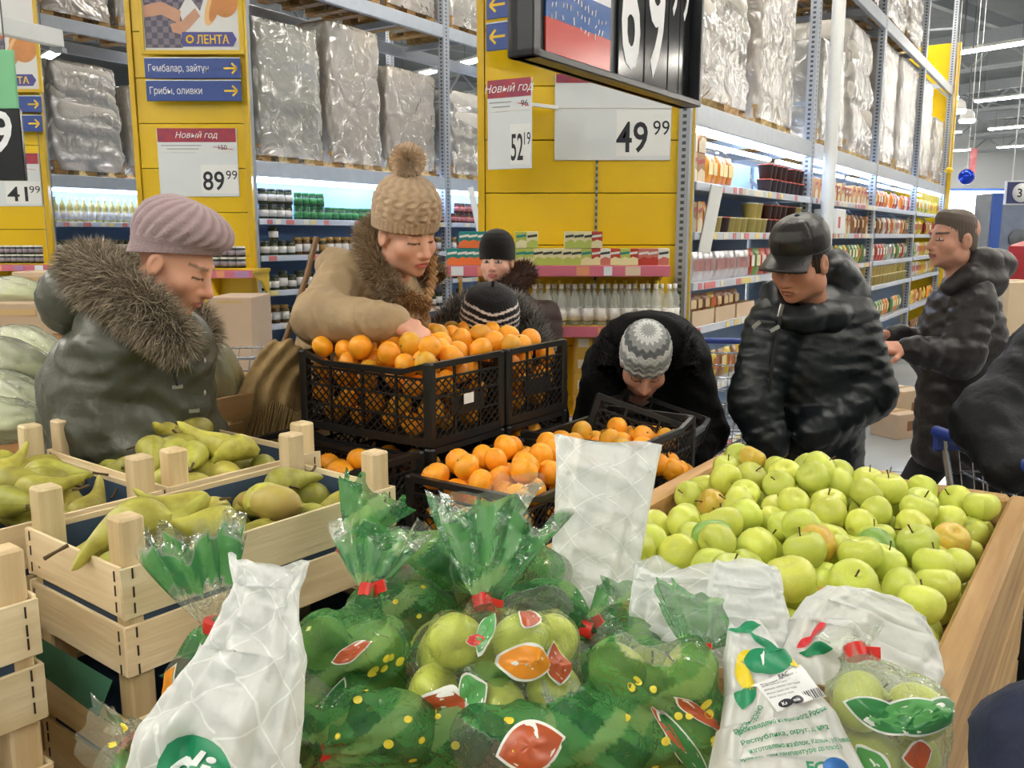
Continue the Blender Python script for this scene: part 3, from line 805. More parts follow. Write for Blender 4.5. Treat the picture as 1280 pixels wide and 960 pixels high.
# white hanging rail at the upper left
a, b = at(-60, 18, 5.4), at(76, 49, 6.1)
t = thing('hanging_rail', 'white hanging rail crossing in front of the farthest poster', 'rail', a)
MB().beam((0, 0, 0), b - a, 0.06, 0.11, bev=0.006).build('rail_body', M_WHITE, t)
MB().box(b - a - (0.02, 0, 0.07), (0.08, 0.06, 0.03)).build('end_bracket', M_STEEL, t)
for q in (0.2, 0.8): MB().tube([(b - a) * q, (b - a) * q + (0, 0, 2.4)], 0.004, 5).build('hanging_cable', M_STEEL_D, t)

# ------------------------------------------------------------------ shelf of the near end panel
M_PINKRAIL = [mat('rail_pink', (206, 110, 128), 0.4), mat('rail_orange', (224, 150, 110), 0.4), mat('rail_lilac', (176, 130, 170), 0.4), mat('rail_cream', (222, 200, 170), 0.4)]
def end_shelf(label, px0, px1, py, Yf, Yb, tagn, name='end_shelf'):
    a, b = at(px0, py, Yf), at(px1, py, Yf); z = a[2]
    t = thing(name, label, 'shelf', (a[0], Yf, z))
    w = b[0] - a[0]
    MB().box((w / 2, (Yb - Yf) / 2, -0.014), (w, Yb - Yf, 0.028), bev=0.003).build('shelf_board', M_YELD, t)
    r = MB().box((w / 2, -0.006, -0.03), (w, 0.014, 0.062), bev=0.003).build('price_rail', M_PINKRAIL[0], t)
    for k in range(tagn):
        MB().box((w * (k + .5) / tagn, -0.014, -0.03), (w / tagn * random.uniform(.3, .9), 0.002, 0.05)).build('price_tag', M_PINKRAIL[k % 4] if k % 3 else M_CARD, r)
    for x in (0.06, w - 0.03):
        MB().poly([(x, 0.02, -0.03), (x, Yb - Yf, -0.03), (x, Yb - Yf, -0.26), (x, (Yb - Yf) * .6, -0.1)], 0.015, n=(1, 0, 0)).build('bracket', M_YELD, t)
    return a, b, z
s1 = end_shelf('yellow end shelf with a pink price rail carrying juice cartons', 556, 838, 332, 4.98, 5.414, 9)
s2 = end_shelf('yellow end shelf with a pink price rail carrying clear bottles', 560, 842, 408, 4.98, 5.414, 8)
s3 = end_shelf('low yellow end shelf behind the bending shopper', 560, 842, 520, 4.98, 5.414, 6)

GOODS = {}
def good(name, me, loc, label, cat, group, rotz=0., sc=None):
    o = link(name, me, None, loc, (0, 0, rotz), sc); tag(o, label, cat, group); return o
def jar_mesh(r, h, body, lid, lab):
    b = MB(); hl = h * 0.16
    b.lathe([(0, 0), (r * .9, 0), (r, h * .06), (r, h * .2), (r * 1.01, h * .2), (r * 1.01, h * .62), (r, h * .62), (r, h * .74), (r * .86, h * .84), (0, h * .84)], 12, mis=[0, 0, 0, 2, 2, 2, 0, 0, 0])
    b.lathe([(r * .9, h * .83), (r * .92, h * .84), (r * .92, h), (0, h)], 12, mi=1)
    return b.mesh('jar', [body, lid, lab])
def bottle_mesh(r, h, body, lid, lab):
    b = MB()
    b.lathe([(0, 0), (r * .92, 0), (r, h * .05), (r, h * .12), (r * 1.01, h * .12), (r * 1.01, h * .42), (r, h * .42), (r * .94, h * .5), (r, h * .58), (r * .95, h * .68), (r * .5, h * .8), (r * .38, h * .84), (r * .38, h * .9)], 12, mis=[0, 0, 0, 2, 2, 2, 0, 0, 0, 0, 0, 0])
    b.lathe([(r * .42, h * .89), (r * .42, h), (0, h)], 10, mi=1)
    return b.mesh('bottle', [body, lid, lab])
def carton_mesh(w, d, h, main, second, top):
    b = MB(); b.box((0, 0, h / 2), (w, d, h), bev=0.003, mi=0)
    b.poly([(-w * .48, -d / 2 - .001, h * .02), (w * .48, -d / 2 - .001, h * .02), (w * .48, -d / 2 - .001, h * .42), (0, -d / 2 - .001, h * .52), (-w * .48, -d / 2 - .001, h * .34)], mi=1)
    b.poly([(-w * .42, -d / 2 - .0012, h * .62), (w * .42, -d / 2 - .0012, h * .7), (w * .42, -d / 2 - .0012, h * .84), (-w * .42, -d / 2 - .0012, h * .76)], mi=2)
    return b.mesh('carton', [main, second, top])
def packet_mesh(w, d, h, main, lab):
    nu, nv = 9, 9; u = np.linspace(-1, 1, nu)[:, None]; v = np.linspace(0, 1, nv)[None, :]
    fat = np.sin(np.clip(v, 0, 1) * PI) ** .6 * (1 - u ** 4)
    b = MB()
    for s in (-1, 1):
        P = np.stack([u * w / 2 * (1 - .05 * np.sin(v * PI)), s * d / 2 * fat, v * h + 0 * u], -1)
        b.grid(P if s > 0 else P[::-1])
    z0, z1 = h * .35, h * .75
    b.poly([(-w * .3, -d / 2 - .002, z0), (w * .3, -d / 2 - .002, z0), (w * .33, -d / 2 - .002, (z0 + z1) / 2), (w * .3, -d / 2 - .002, z1), (-w * .3, -d / 2 - .002, z1)], mi=1)
    return b.mesh('packet', [main, lab])
def gm(name, c, rough=0.35, rand=0.0, **k): return mat(name, c, rough, rand=rand, **k)
G_TEAL = gm('pack_teal', (30, 132, 128)); G_GRN = gm('pack_lime', (176, 190, 90)); G_CRM = gm('pack_cream', (222, 214, 170)); G_RED = gm('pack_red', (176, 60, 48))
G_ORG = gm('pack_orange', (226, 116, 60)); G_WHT = gm('pack_white', (226, 224, 216)); G_DRK = gm('pack_dark', (52, 58, 54)); G_PINK = gm('pack_pink', (190, 110, 100))
G_CLEAR = gm('clear_plastic', (226, 232, 222), 0.12, alpha=0.32); G_YCAP = gm('cap_yellow', (226, 206, 60)); G_WCAP = gm('cap_white', (226, 226, 220)); G_LAB = gm('label_white', (226, 222, 216))
G_OLIVE = gm('glass_olive', (58, 62, 34), 0.12); G_AMBER = gm('glass_amber', (98, 70, 30), 0.12); G_GLASSG = gm('glass_green', (40, 84, 52), 0.12); G_LIDD = gm('lid_dark', (52, 60, 52), 0.3); G_LIDG = gm('lid_green', (44, 128, 66), 0.3)
G_LIDGOLD = gm('lid_gold', (176, 140, 70), 0.3); G_BLACK = gm('pack_black', (36, 36, 38)); G_REDGLASS = gm('glass_red', (110, 40, 36), 0.12)
C_A = carton_mesh(.064, .06, .094, G_TEAL, G_ORG, G_WHT); C_B = carton_mesh(.064, .06, .094, G_CRM, G_GRN, G_DRK); C_C = carton_mesh(.064, .06, .094, G_GRN, G_CRM, G_TEAL)
C_D = carton_mesh(.064, .06, .094, G_RED, G_CRM, G_WHT); C_E = carton_mesh(.064, .06, .094, G_PINK, G_RED, G_WHT); C_F = carton_mesh(.064, .06, .094, G_WHT, G_PINK, G_DRK)
lo_seq = [(566, C_A, 'teal and orange'), (578, C_A, 'teal and orange'), (588, C_A, 'teal and orange'), (598, C_A, 'teal and orange'), (651, C_C, 'lime green'), (661, C_C, 'lime green'), (672, C_B, 'cream and green'), (685, C_B, 'cream and green'), (696, C_B, 'cream and green'), (709, C_B, 'cream and green'), (720, C_B, 'cream and green'), (732, C_C, 'lime green'),
          (745, C_D, 'dark red'), (756, C_F, 'white and pink'), (768, C_D, 'dark red'), (780, C_C, 'lime green'), (790, C_D, 'dark red'), (803, C_E, 'pink and red'), (815, C_E, 'pink and red'), (829, C_F, 'white and pink')]
hi_seq = [(581, C_A, 'teal and orange'), (592, C_A, 'teal and orange'), (602, C_A, 'teal and orange'), (651, C_C, 'lime green'), (665, C_B, 'cream and green'), (712, C_B, 'cream and green'), (723, C_B, 'cream and green'), (735, C_B, 'cream and green'), (745, C_D, 'dark red')]
for seq, zz, row in ((lo_seq, 0, 'bottom row'), (hi_seq, .095, 'second layer')):
    for px, me, cn in seq:
        p = at(px, 320, 5.04)
        for dy in (0.0, 0.075) if row == 'bottom row' else (0.0,):
            good('juice_carton', me, (p[0] + random.uniform(-.002, .002), 5.04 + dy, s1[2] + zz), '%s juice carton in the %s on the end shelf' % (cn, row), 'carton', 'juice cartons on the end shelf', random.uniform(-.06, .06))
BT = bottle_mesh(.031, .235, G_CLEAR, G_WCAP, G_LAB); BT2 = bottle_mesh(.031, .235, G_CLEAR, G_YCAP, G_LAB)
for k in range(22):
    px = 668 + k * 8.4
    good('bottle', BT, (at(px, 380, 5.06)[0], 5.06 + (k % 2) * .035, s2[2]), 'clear bottle with white cap in the front row on the end shelf', 'bottle', 'clear bottles on the end shelf')
for k in range(12):
    px = 674 + k * 13.4
    good('bottle', BT2, (at(px, 370, 5.2)[0], 5.22, s2[2] + .012), 'clear bottle with yellow cap in the rear row on the end shelf', 'bottle', 'clear bottles on the end shelf')
BX = MB().box((0, 0, .06), (.1, .14, .12), bev=.003); BX.poly([(-.03, -.0705, .03), (.03, -.0705, .03), (.03, -.0705, .08), (-.03, -.0705, .08)], mi=1)
BXM = BX.mesh('tea_box', [gm('box_yellow_tan', (206, 164, 70)), gm('box_white', (226, 216, 190))])
for k in range(5):
    for j in range(4):
        p = at(728 + k * 22, 450, 5.08)
        good('small_box', BXM, (p[0], 5.1, s3[2] + j * .121), 'small tan box stacked on the low end shelf beside the bending shopper', 'box', 'tan boxes on the low end shelf')

# ------------------------------------------------------------------ jars and packets on the racks
def row(F, x0, x1, z, step, y, meshes, label, cat, group, name, jit=0.006, rot=RZ - PI / 2 + PI / 2, seed=1, gaps=0.0, layers=1, lh=0.0, sc=None):
    rr = random.Random(seed); x = x0
    while x < x1:
        if rr.random() >= gaps:
            me = rr.choice(meshes)
            for k in range(layers):
                if k and rr.random() < .15: break
                good(name, me, F(x, y + rr.uniform(-jit, jit), z + k * lh), label, cat, group, rot + rr.uniform(-.08, .08), sc)
        x += step
J1 = jar_mesh(.042, .13, G_OLIVE, G_LIDD, G_LAB); J2 = jar_mesh(.04, .12, G_GLASSG, G_LIDG, gm('label_green', (70, 150, 90))); J3 = jar_mesh(.042, .16, G_AMBER, G_LIDGOLD, G_LAB)
J4 = jar_mesh(.042, .15, G_OLIVE, G_LIDGOLD, gm('label_tan', (170, 130, 70))); J5 = jar_mesh(.038, .11, G_REDGLASS, G_LIDD, gm('label_rose', (196, 120, 120))); J6 = jar_mesh(.045, .17, G_OLIVE, G_LIDD, G_LAB)
gB = 'jars on the lit rack behind the beige parka'
row(FB, .16, .52, 1.74, .095, .07, [J1], 'dark jar with white label in a double layer at the top shelf end', 'jar', gB, 'jar', seed=2, layers=2, lh=.131)
row(FB, .56, .9, 1.74, .09, .07, [J2], 'green jar in a double layer on the top jar shelf', 'jar', gB, 'jar', seed=3, layers=2, lh=.121)
row(FB, .93, 2.0, 1.74, .09, .07, [J2], 'green lidded jar in the single row on the top jar shelf', 'jar', gB, 'jar', seed=4)
row(FB, 2.5, 4.1, 1.74, .09, .07, [J5], 'small dark red jar on the top shelf past the second upright', 'jar', gB, 'jar', seed=5, layers=2, lh=.111)
row(FB, .16, .5, 1.43, .1, .07, [J1], 'dark jar with white label on the second jar shelf', 'jar', gB, 'jar', seed=6, layers=2, lh=.131)
row(FB, .55, 1.9, 1.43, .1, .08, [J3, J4], 'amber jar with gold lid on the second jar shelf', 'jar', gB, 'jar', seed=7, gaps=.15)
row(FB, 2.5, 4.0, 1.43, .095, .08, [J3, J5], 'reddish jar on the second shelf past the second upright', 'jar', gB, 'jar', seed=8)
row(FB, .16, 1.6, 1.13, .1, .08, [J6, J1], 'dark olive jar on the third jar shelf', 'jar', gB, 'jar', seed=9)
row(FB, 2.3, 3.8, 1.13, .1, .08, [J1, J4], 'dark jar on the third shelf past the second upright', 'jar', gB, 'jar', seed=10)
row(FB, .16, 1.5, .84, .1, .08, [J1, J3], 'dark jar with pale label on the fourth jar shelf', 'jar', gB, 'jar', seed=11)
row(FB, 2.2, 3.4, .84, .1, .08, [J1, J6], 'dark jar on the fourth shelf past the second upright', 'jar', gB, 'jar', seed=13)
row(FB, .16, 1.2, .5, .1, .08, [J6, J4], 'dark jar on the fifth jar shelf', 'jar', gB, 'jar', seed=12)
B1 = bottle_mesh(.034, .26, gm('oil_pale', (216, 206, 140), 0.15), G_WCAP, G_LAB)
gA = 'bottles on the farthest lit rack'
row(FA, .1, 2.3, 1.74, .08, .07, [B1], 'pale bottle in the long row under the farthest strip light', 'bottle', gA, 'bottle', seed=14)
row(FA, .1, 2.3, 1.43, .09, .07, [J1], 'dark jar on the second shelf of the farthest rack', 'jar', gA, 'jar', seed=15)
row(FA, .1, 1.2, 1.13, .09, .07, [J1, J6], 'dark jar on the third shelf of the farthest rack', 'jar', gA, 'jar', seed=16)

PK = {n: packet_mesh(.13, .06, .2, gm('packet_' + n, c, .3, rand=.5), gm('packet_label_' + n, d)) for n, c, d in (
    ('orange', (226, 140, 50), (240, 220, 150)), ('red', (196, 66, 50), (240, 230, 220)), ('yellow', (220, 190, 60), (200, 90, 40)), ('green', (110, 150, 80), (236, 230, 190)), ('brown', (150, 104, 70), (226, 200, 150)), ('white', (222, 216, 206), (200, 80, 70)))}
CUP = MB().lathe([(0, 0), (.045, 0), (.058, .1), (.06, .1), (.06, .108), (0, .108)], 14, mis=[0, 0, 1, 1, 1]).mesh('cup', [gm('cup_dark', (66, 46, 40)), gm('cup_lid_red', (196, 90, 70))])
CUP2 = MB().lathe([(0, 0), (.045, 0), (.058, .1), (.06, .1), (.06, .108), (0, .108)], 14, mis=[0, 0, 1, 1, 1]).mesh('cup', [gm('cup_yellow', (216, 196, 110)), gm('cup_lid_cream', (236, 226, 180))])
SLV = packet_mesh(.14, .03, .19, gm('sachet_silver', (206, 204, 208), .15, metal=.3), gm('sachet_label', (170, 120, 116)))
BXT = carton_mesh(.11, .08, .19, gm('box_tan', (196, 150, 96), rand=.6), gm('box_cream', (226, 206, 170)), G_RED)
BXR = carton_mesh(.1, .07, .16, gm('box_red', (176, 84, 60), rand=.6), gm('box_cream2', (226, 206, 150)), G_WHT)
gC = 'packets on the lit rack behind the shopper in the cap'
def crow(x0, x1, z, step, meshes, label, cat='packet', name='packet', seed=0, layers=1, lh=0., gaps=0., y=.09, sc=None):
    row(FC, x0, x1, z, step, y, meshes, label, cat, gC, name, seed=seed, layers=layers, lh=lh, gaps=gaps, sc=sc)
crow(.15, .4, 1.92, .13, [BXT], 'tan box on the top packet shelf against the yellow panel', 'box', 'small_box', 21, 2, .19)
crow(.45, .95, 1.92, .1, [PK['orange']], 'orange snack packet on the top packet shelf', seed=22)
crow(1.7, 2.6, 1.92, .125, [CUP], 'dark noodle cup with red lid on the top packet shelf', 'cup', 'noodle_cup', 23, 2, .109)
crow(.15, .45, 1.62, .13, [BXT, PK['orange']], 'tan packet on the second packet shelf against the yellow panel', seed=24)
crow(.5, 1.2, 1.62, .13, [CUP2, CUP], 'noodle cup in the first bay on the second packet shelf', 'cup', 'noodle_cup', 25)
crow(1.35, 2.6, 1.62, .13, [CUP2, CUP], 'stacked noodle cup behind the black cap', 'cup', 'noodle_cup', 26, 2, .109)
crow(.15, 1.3, 1.31, .1, [SLV], 'silvery sachet standing on the third packet shelf', 'sachet', 'sachet', 27, y=.07)
crow(1.4, 2.3, 1.31, .14, [PK['red'], PK['green']], 'red packet on the third packet shelf beside the shopper in the cap', seed=28)
crow(.12, 1.2, 1.09, .12, [PK['yellow'], PK['brown']], 'yellow packet in an open carton on the fourth packet shelf', seed=29, sc=(1, 1, .7))
for k in range(3):
    t = thing('carton_tray', 'open brown carton tray on the fourth packet shelf, %s from the yellow panel' % ('first', 'second', 'third')[k], 'carton', FC(.12 + k * .42 + .19, .2, 1.03), RZ)
    for c, s in (((0, -.18, .05), (.38, .006, .1)), ((0, .18, .05), (.38, .006, .1)), ((-.19, 0, .05), (.006, .36, .1)), ((.19, 0, .05), (.006, .36, .1)), ((0, 0, .003), (.38, .36, .006))):
        MB().box(c, s).build('side_panel' if s[2] > .05 else 'bottom_panel', M_CARTON, t)
crow(.15, 1.3, .62, .14, [PK['brown'], PK['yellow']], 'brown packet on the fifth packet shelf', seed=30)
bay_name = ('first bay past the white pipe', 'second bay past the white pipe', 'farthest bay of the packet rack')
sets = [[[BXT, BXR], [PK['red'], PK['white'], PK['orange']], [PK['green'], PK['yellow']]],
        [[PK['brown'], BXT], [PK['white'], PK['orange'], PK['brown']], [PK['yellow'], PK['red']]],
        [[PK['yellow'], PK['green']], [SLV, PK['red'], PK['green']], [PK['white'], PK['yellow'], PK['green']]],
        [[BXT, CUP2], [CUP2], [PK['yellow'], PK['white']]],
        [[BXR, PK['red']], [PK['orange'], PK['green']], [PK['yellow'], PK['orange']]],
        [[BXT], [BXT, BXR], [PK['brown']]]]
lev = ('top', 'second', 'third', 'fourth', 'fifth', 'lowest')
for L_ in range(6):
    for b_ in range(3):
        x0 = 2.7 * (b_ + 1) + (.35 if b_ == 0 else .15)
        crow(x0, 2.7 * (b_ + 2) - .12, SH_C[L_], .17, sets[L_][b_], 'packaged food on the %s shelf in the %s' % (lev[L_], bay_name[b_]), 'packet', 'food_packet', 40 + L_ * 3 + b_,
             layers=2 if sets[L_][b_] and sets[L_][b_][0] in (BXT, BXR, CUP2) and L_ in (3, 4) else 1, lh=.11 if L_ == 3 else .17, gaps=.06)
# shelf-edge boards hanging off the shelves
def strip_board(label, pxa, pya, pxb, pyb, Y, w, hook):
    a, b = at(pxa, pya, Y), at(pxb, pyb, Y - .05)
    t = thing('shelf_banner', label, 'shelf banner', b)
    d = a - b
    MB().beam((0, 0, 0), d, w, 0.012, up=(0, 1, 0.2), bev=.003).build('panel', M_WHITE, t)
    MB().beam(d * .02 + (0, .012, 0), d * 1.0 + (0, .012, 0), w * 1.06, 0.006, up=(0, 1, 0.2)).build('backing', M_STEEL, t)
    MB().beam(d * .97, np.asarray(hook) - b, .02, .02).build('clip_arm', M_STEEL, t)
strip_board('white slanted shelf banner in front of the packet rack', 897, 232, 880, 316, 5.5, .075, FC(.56, 0, 1.92))
strip_board('grey slanted shelf banner in front of the jar rack', 588, 234, 600, 292, 8.6, .055, FB(3.1, 0, 2.1))
o = MB().box((0, 0, .11), (.36, .2, .22), bev=.004); o.poly([(-.1, -.101, .05), (-.02, -.101, .05), (-.02, -.101, .15), (-.1, -.101, .15)], mi=1)
q = o.build('white_box', [M_CARD2, mat('ink_red', (200, 60, 70), 0.5)], None, FC(3.3, -.02, 1.62), RZ); tag(q, 'white box with a red mark standing behind the black cap', 'box')

# small tins on the arrow-sign end panels
TIN = jar_mesh(.037, .085, G_DRK, G_WHT, gm('tin_label', (150, 140, 150)))
def tins(Y, px0, px1, py, n, layers, label, grp):
    for k in range(n):
        px = px0 + (px1 - px0) * k / max(1, n - 1)
        p = at(px, py, Y)
        for j in range(layers): good('tin', TIN, (p[0], Y, p[2] + j * .086), label, 'tin', grp)
end_shelf('yellow end shelf with small tins beside the mauve hat', 236, 316, 338, 6.95, 7.464, 3)
tins(7.05, 272, 302, 335, 4, 2, 'small dark tin beside the mauve hat', 'tins on the end panels')
end_shelf('yellow end shelf with small tins on the farthest panel', -40, 62, 331, 8.55, 9.114, 4)
tins(8.65, -10, 50, 329, 9, 2, 'small dark tin on the farthest end panel', 'tins on the end panels')

# ------------------------------------------------------------------ far background to the right
M_SCREEN = mat('lit_panel', (255, 255, 255), 0.4, emit=3.2, emit_col=(236, 244, 255))
M_BLUEF = mat('blue_frame', (52, 84, 158), 0.4); M_REDF = mat('red_panel', (188, 40, 48), 0.4, var=.2, scale=3)
Yf = 17.0
x0, x1, z0, z1 = prect(Yf, 1173, 239, 1252, 268)
t = thing('light_box', 'long glowing white light box above the checkouts', 'light box', ((x0 + x1) / 2, Yf, 0))
w = x1 - x0
MB().box((0, -.06, (z0 + z1) / 2), (w, .06, z1 - z0), bev=.01).build('lit_panel', M_SCREEN, t)
MB().box((0, .02, (z0 + z1) / 2), (w + .1, .1, z1 - z0 + .1), bev=.01).build('casing', M_BLUEF, t)
for s in (-1, 1): MB().box((s * w * .48, .02, z0 / 2), (.1, .1, z0)).build('leg', M_BLUEF, t)
t = thing('checkout_shelf', 'pale blue glass shelving under the light box', 'shelf', ((x0 + x1) / 2 + .35, Yf + .4, 0))
for k in range(5): MB().box((0, 0, .3 + k * .33), (1.1, .35, .03)).build('shelf_board', mat('pale_blue_glass', (150, 190, 220), .2, var=.2, scale=4), t)
for s in (-1, 1): MB().box((s * .56, 0, .95), (.04, .36, 1.9)).build('side_panel', M_WALL, t)
MB().box((0, .18, .95), (1.1, .02, 1.9)).build('back_panel', mat('pale_blue_back', (130, 170, 210), .4, var=.4, scale=9), t)
pp = at(1262, 280, 14.5)
t = thing('checkout_booth', 'blue and grey checkout booth near the numbered sign', 'booth', (pp[0] + .35, 15.2, 0))
MB().box((0, 0, 1.15), (.9, .5, 2.3), bev=.01).build('body', mat('booth_grey', (120, 130, 150), .4, var=.3, scale=4), t)
MB().box((-.35, -.27, 1.15), (.16, .05, 2.3)).build('blue_strip', M_BLUEF, t)
MB().lathe([(0, 0), (.16, .0), (.16, .04), (0, .04)], 20, (.05, -.26, 1.55), X=(1, 0, 0), Y=(0, 0, 1), Z=(0, -1, 0)).build('round_lamp', M_STEEL_D, t)
x0, x1, z0, z1 = prect(11.0, 1256, 226, 1296, 256)
t = thing('checkout_sign', 'white and navy checkout sign reading 31', 'sign', ((x0 + x1) / 2, 11, z0))
w, h = x1 - x0, z1 - z0
MB().box((0, 0, h / 2), (w, .05, h), bev=.005).build('frame', M_WHITE, t)
MB().box((0, -.027, h / 2), (w * .94, .01, h * .9)).build('board', mat('sign_navy', (60, 66, 110), .4), t)
MB().lathe([(0, 0), (h * .4, 0), (h * .4, .006), (0, .006)], 28, (-w * .02, -.033, h / 2), X=(1, 0, 0), Y=(0, 0, 1), Z=(0, -1, 0)).build('disc', M_WHITE, t)
lettering(t, '31', (-w * .02, -.041, h * .32), EX, EZ, h * .36, M_INK, align='CENTER', bold=.015)
for s in (-.3, .3): MB().tube([(s * w, 0, h), (s * w, 0, 5.9 - z0)], .008, 5).build('hanging_cable', M_WHITE, t)
pp = at(1278, 360, 9.0)
t = thing('drinks_display', 'red drinks display with a slanted white edge', 'display', (pp[0] + .25, 9.0, 0))
MB().box((0, 0, .7), (.7, .5, 1.4), bev=.01).build('cabinet', M_REDF, t)
MB().poly([(-.35, -.26, 1.4), (.35, -.26, 1.4), (.35, -.26, 1.75), (-.35, -.26, 1.5)], .4, n=(0, 1, 0)).build('header', M_REDF, t)
MB().beam((-.36, -.28, 1.5), (.36, -.28, 1.76), .02, .03).build('edge_strip', M_WHITE, t)
for k in range(5): MB().lathe([(0, 0), (.035, 0), (.035, .14), (.014, .2), (.014, .23), (0, .23)], 10, (-.26 + k * .13, -.12, 1.4)).build('bottle', mat('drink_red', (170, 40, 36), .15), t)
# hanging bauble and pennant
pp = at(1208, 221, 13.0)
t = thing('hanging_bauble', 'shiny blue hanging bauble', 'ornament', pp)
MB().lathe([(.0, -.11)] + [(.11 * math.cos(a), .11 * math.sin(a)) for a in np.linspace(-1.5, 1.5, 13)] + [(0, .11)], 20).build('ball', mat('bauble_blue', (20, 60, 190), .12, metal=.4), t)
MB().lathe([(.025, .1), (.025, .14), (0, .14)], 10).build('cap', M_STEEL, t)
MB().tube([(0, 0, .13), (0, 0, 3.2)], .005, 5).build('string', M_WHITE, t)
pp = at(1213, 210, 13.4)
t = thing('hanging_pennant', 'red pink hanging pennant behind the blue bauble', 'pennant', pp)
MB().box((.03, 0, .1), (.1, .012, .36), bev=.003).build('card', mat('pennant_red', (206, 90, 104), .4, var=.4, scale=9, col2=(236, 170, 170)), t)
MB().tube([(.03, 0, .27), (.03, 0, 3.3)], .004, 5).build('string', M_WHITE, t)
pp = at(1186, 214, 13.0)
t = thing('hanging_star', 'small yellow hanging ornament beside the packet rack end', 'ornament', pp)
MB().lathe([(0, -.03), (.07, 0), (.03, .05), (0, .06)], 10).build('shape', M_LETY, t)
MB().tube([(0, 0, .05), (0, 0, 3.2)], .004, 5).build('string', M_WHITE, t)
# round lamps far off
for k, (px, py, Yq) in enumerate(((1186, 122, 15.), (1197, 138, 16.5), (1209, 150, 18.))):
    pp = at(px, py, Yq)
    t = thing('spot_lamp', 'round bright spot lamp near the rack end, %s of three' % ('upper', 'middle', 'lower')[k], 'lamp', pp)
    MB().lathe([(0, -.06), (.13, -.05), (.15, 0)], 16).build('bulb', M_LAMP, t)
    MB().lathe([(.15, 0), (.12, .14), (.04, .2), (0, .2)], 16).build('shade', M_WHITE, t)
    MB().tube([(0, 0, .2), (0, 0, 7.3 - pp[2])], .008, 5).build('stem', M_STEEL_D, t)
# yellow end panel at the far end of rack C
e = FC(10.9, .55, 0)
t = thing('rack_endcap', 'yellow end panel at the far end of the packet rack', 'rack end panel', e, RZ)
MB().box((0, 0, 2.3), (.04, 1.1, 4.6), bev=.005).build('sheet', M_YEL, t)
MB().box((.0, -.58, 2.3), (.06, .05, 4.6)).build('edge_post', M_YELD, t)
# cartons on the floor
def floor_box(label, px, py, Y, w, d, h, rz, z=0.):
    p = at(px, py, Y); t = thing('cardboard_box', label, 'cardboard box', (p[0], Y, z), rz)
    MB().box((0, 0, h / 2), (w, d, h), bev=.004).build('body', M_CARTON, t)
    MB().box((0, 0, h + .001), (w, .05, .003)).build('tape', mat('parcel_tape', (200, 170, 120), .25), t)
    MB().box((w * .1, -d / 2 - .001, h * .5), (w * .35, .002, h * .4)).build('printed_mark', mat('carton_print', (140, 100, 70), .7), t)
floor_box('brown cardboard box on the floor under the packet rack', 1124, 470, 7.3, .3, .3, .34, .55)
floor_box('low brown cardboard box in front of the packet rack', 1121, 500, 7.0, .26, .26, .2, .5)
floor_box('cardboard box standing behind the walking shopper', 1262, 400, 6.0, .4, .4, 1.3, .2)
floor_box('cardboard box beside the red drinks display', 1283, 400, 6.3, .3, .4, 1.15, .1)
# ------------------------------------------------------------------ produce island
TI = math.radians(35.0)
RI = PI / 2 - TI
C0 = at(537, 457, 2.2)
FI = frame(TI, C0)
M_BIN = wood('bin_wood', (206, 168, 112), (168, 126, 74), 2.2)
M_CRATE = wood('crate_poplar', (232, 216, 180), (212, 190, 146), 2.4)
M_CRATE_Z = wood('crate_post_wood', (230, 210, 168), (204, 178, 130), 2.4, axis=2)
M_LINER = mat('blue_paper', (52, 74, 98), 0.7, var=0.2, scale=9, bump=.2, bscale=14)
M_GPAPER = mat('green_paper', (52, 110, 84), 0.7, var=.2, scale=8)
M_STAPLE = mat('staple_wire', (66, 60, 54), 0.4, metal=.6)
M_BLACKP = mat('crate_plastic', (30, 29, 28), 0.38, var=.2, scale=20, spec=.45)

def drop_pack(r0, r1, u0, u1, v0, v1, base, ztop, nmax, tries=60, seed=1, squash=1.0):
    g = np.random.default_rng(seed); P = np.zeros((0, 4)); fails = 0
    while len(P) < nmax and fails < 12:
        r = g.uniform(r0, r1)
        cu = g.uniform(u0 + r, u1 - r, tries); cv = g.uniform(v0 + r, v1 - r, tries)
        z = np.array([base(a, b) for a, b in zip(cu, cv)]) + r * squash
        if len(P):
            d2 = (cu[:, None] - P[None, :, 0]) ** 2 + (cv[:, None] - P[None, :, 1]) ** 2
            rr = (P[None, :, 3] + r) * 0.97
            zz = np.where(d2 < rr ** 2, P[None, :, 2] + np.sqrt(np.maximum(rr ** 2 - d2, 0)) * squash, -9)
            z = np.maximum(z, zz.max(1))
        lim = np.array([ztop(a, b) for a, b in zip(cu, cv)])
        z2 = np.where(z <= lim, z, 99); i = int(np.argmin(z2))
        if z2[i] > 50: fails += 1; continue
        fails = 0
        P = np.vstack([P, [cu[i], cv[i], z[i], r]])
    return P

# --- fruit
def fruit_mat(name, c1, c2, c3, rough, spots=0.0):
    m = mat(name, c1, rough, var=0.9, scale=22, rand=.35, col2=c2, spec=.45, bump=.03, bscale=160)
    return m
M_APPLE = mat('apple_skin', (214, 220, 106), 0.32, var=.8, scale=16, rand=.35, col2=(198, 210, 82), spec=.45)
M_APPLE_B = mat('apple_skin_blush', (216, 150, 70), 0.3, var=.9, scale=9, rand=.3, col2=(196, 194, 76), spec=.45)
M_APPLE_G = mat('apple_skin_green', (128, 176, 92), 0.3, var=.6, scale=12, rand=.3, col2=(150, 186, 84), spec=.45)
M_APPLE_R = mat('apple_skin_red', (226, 120, 78), 0.3, var=.9, scale=9, col2=(226, 170, 96), spec=.45)
M_STEM = mat('stem_brown', (86, 66, 38), 0.7)
M_MAND = mat('mandarin_peel', (255, 178, 38), 0.38, var=.7, scale=7, rand=.16, col2=(250, 158, 28), bump=.12, bscale=190, spec=.5)
M_MAND_Y = mat('mandarin_peel_pale', (224, 168, 44), 0.38, var=.7, scale=7, rand=.16, col2=(220, 156, 34), bump=.12, bscale=190, spec=.5)
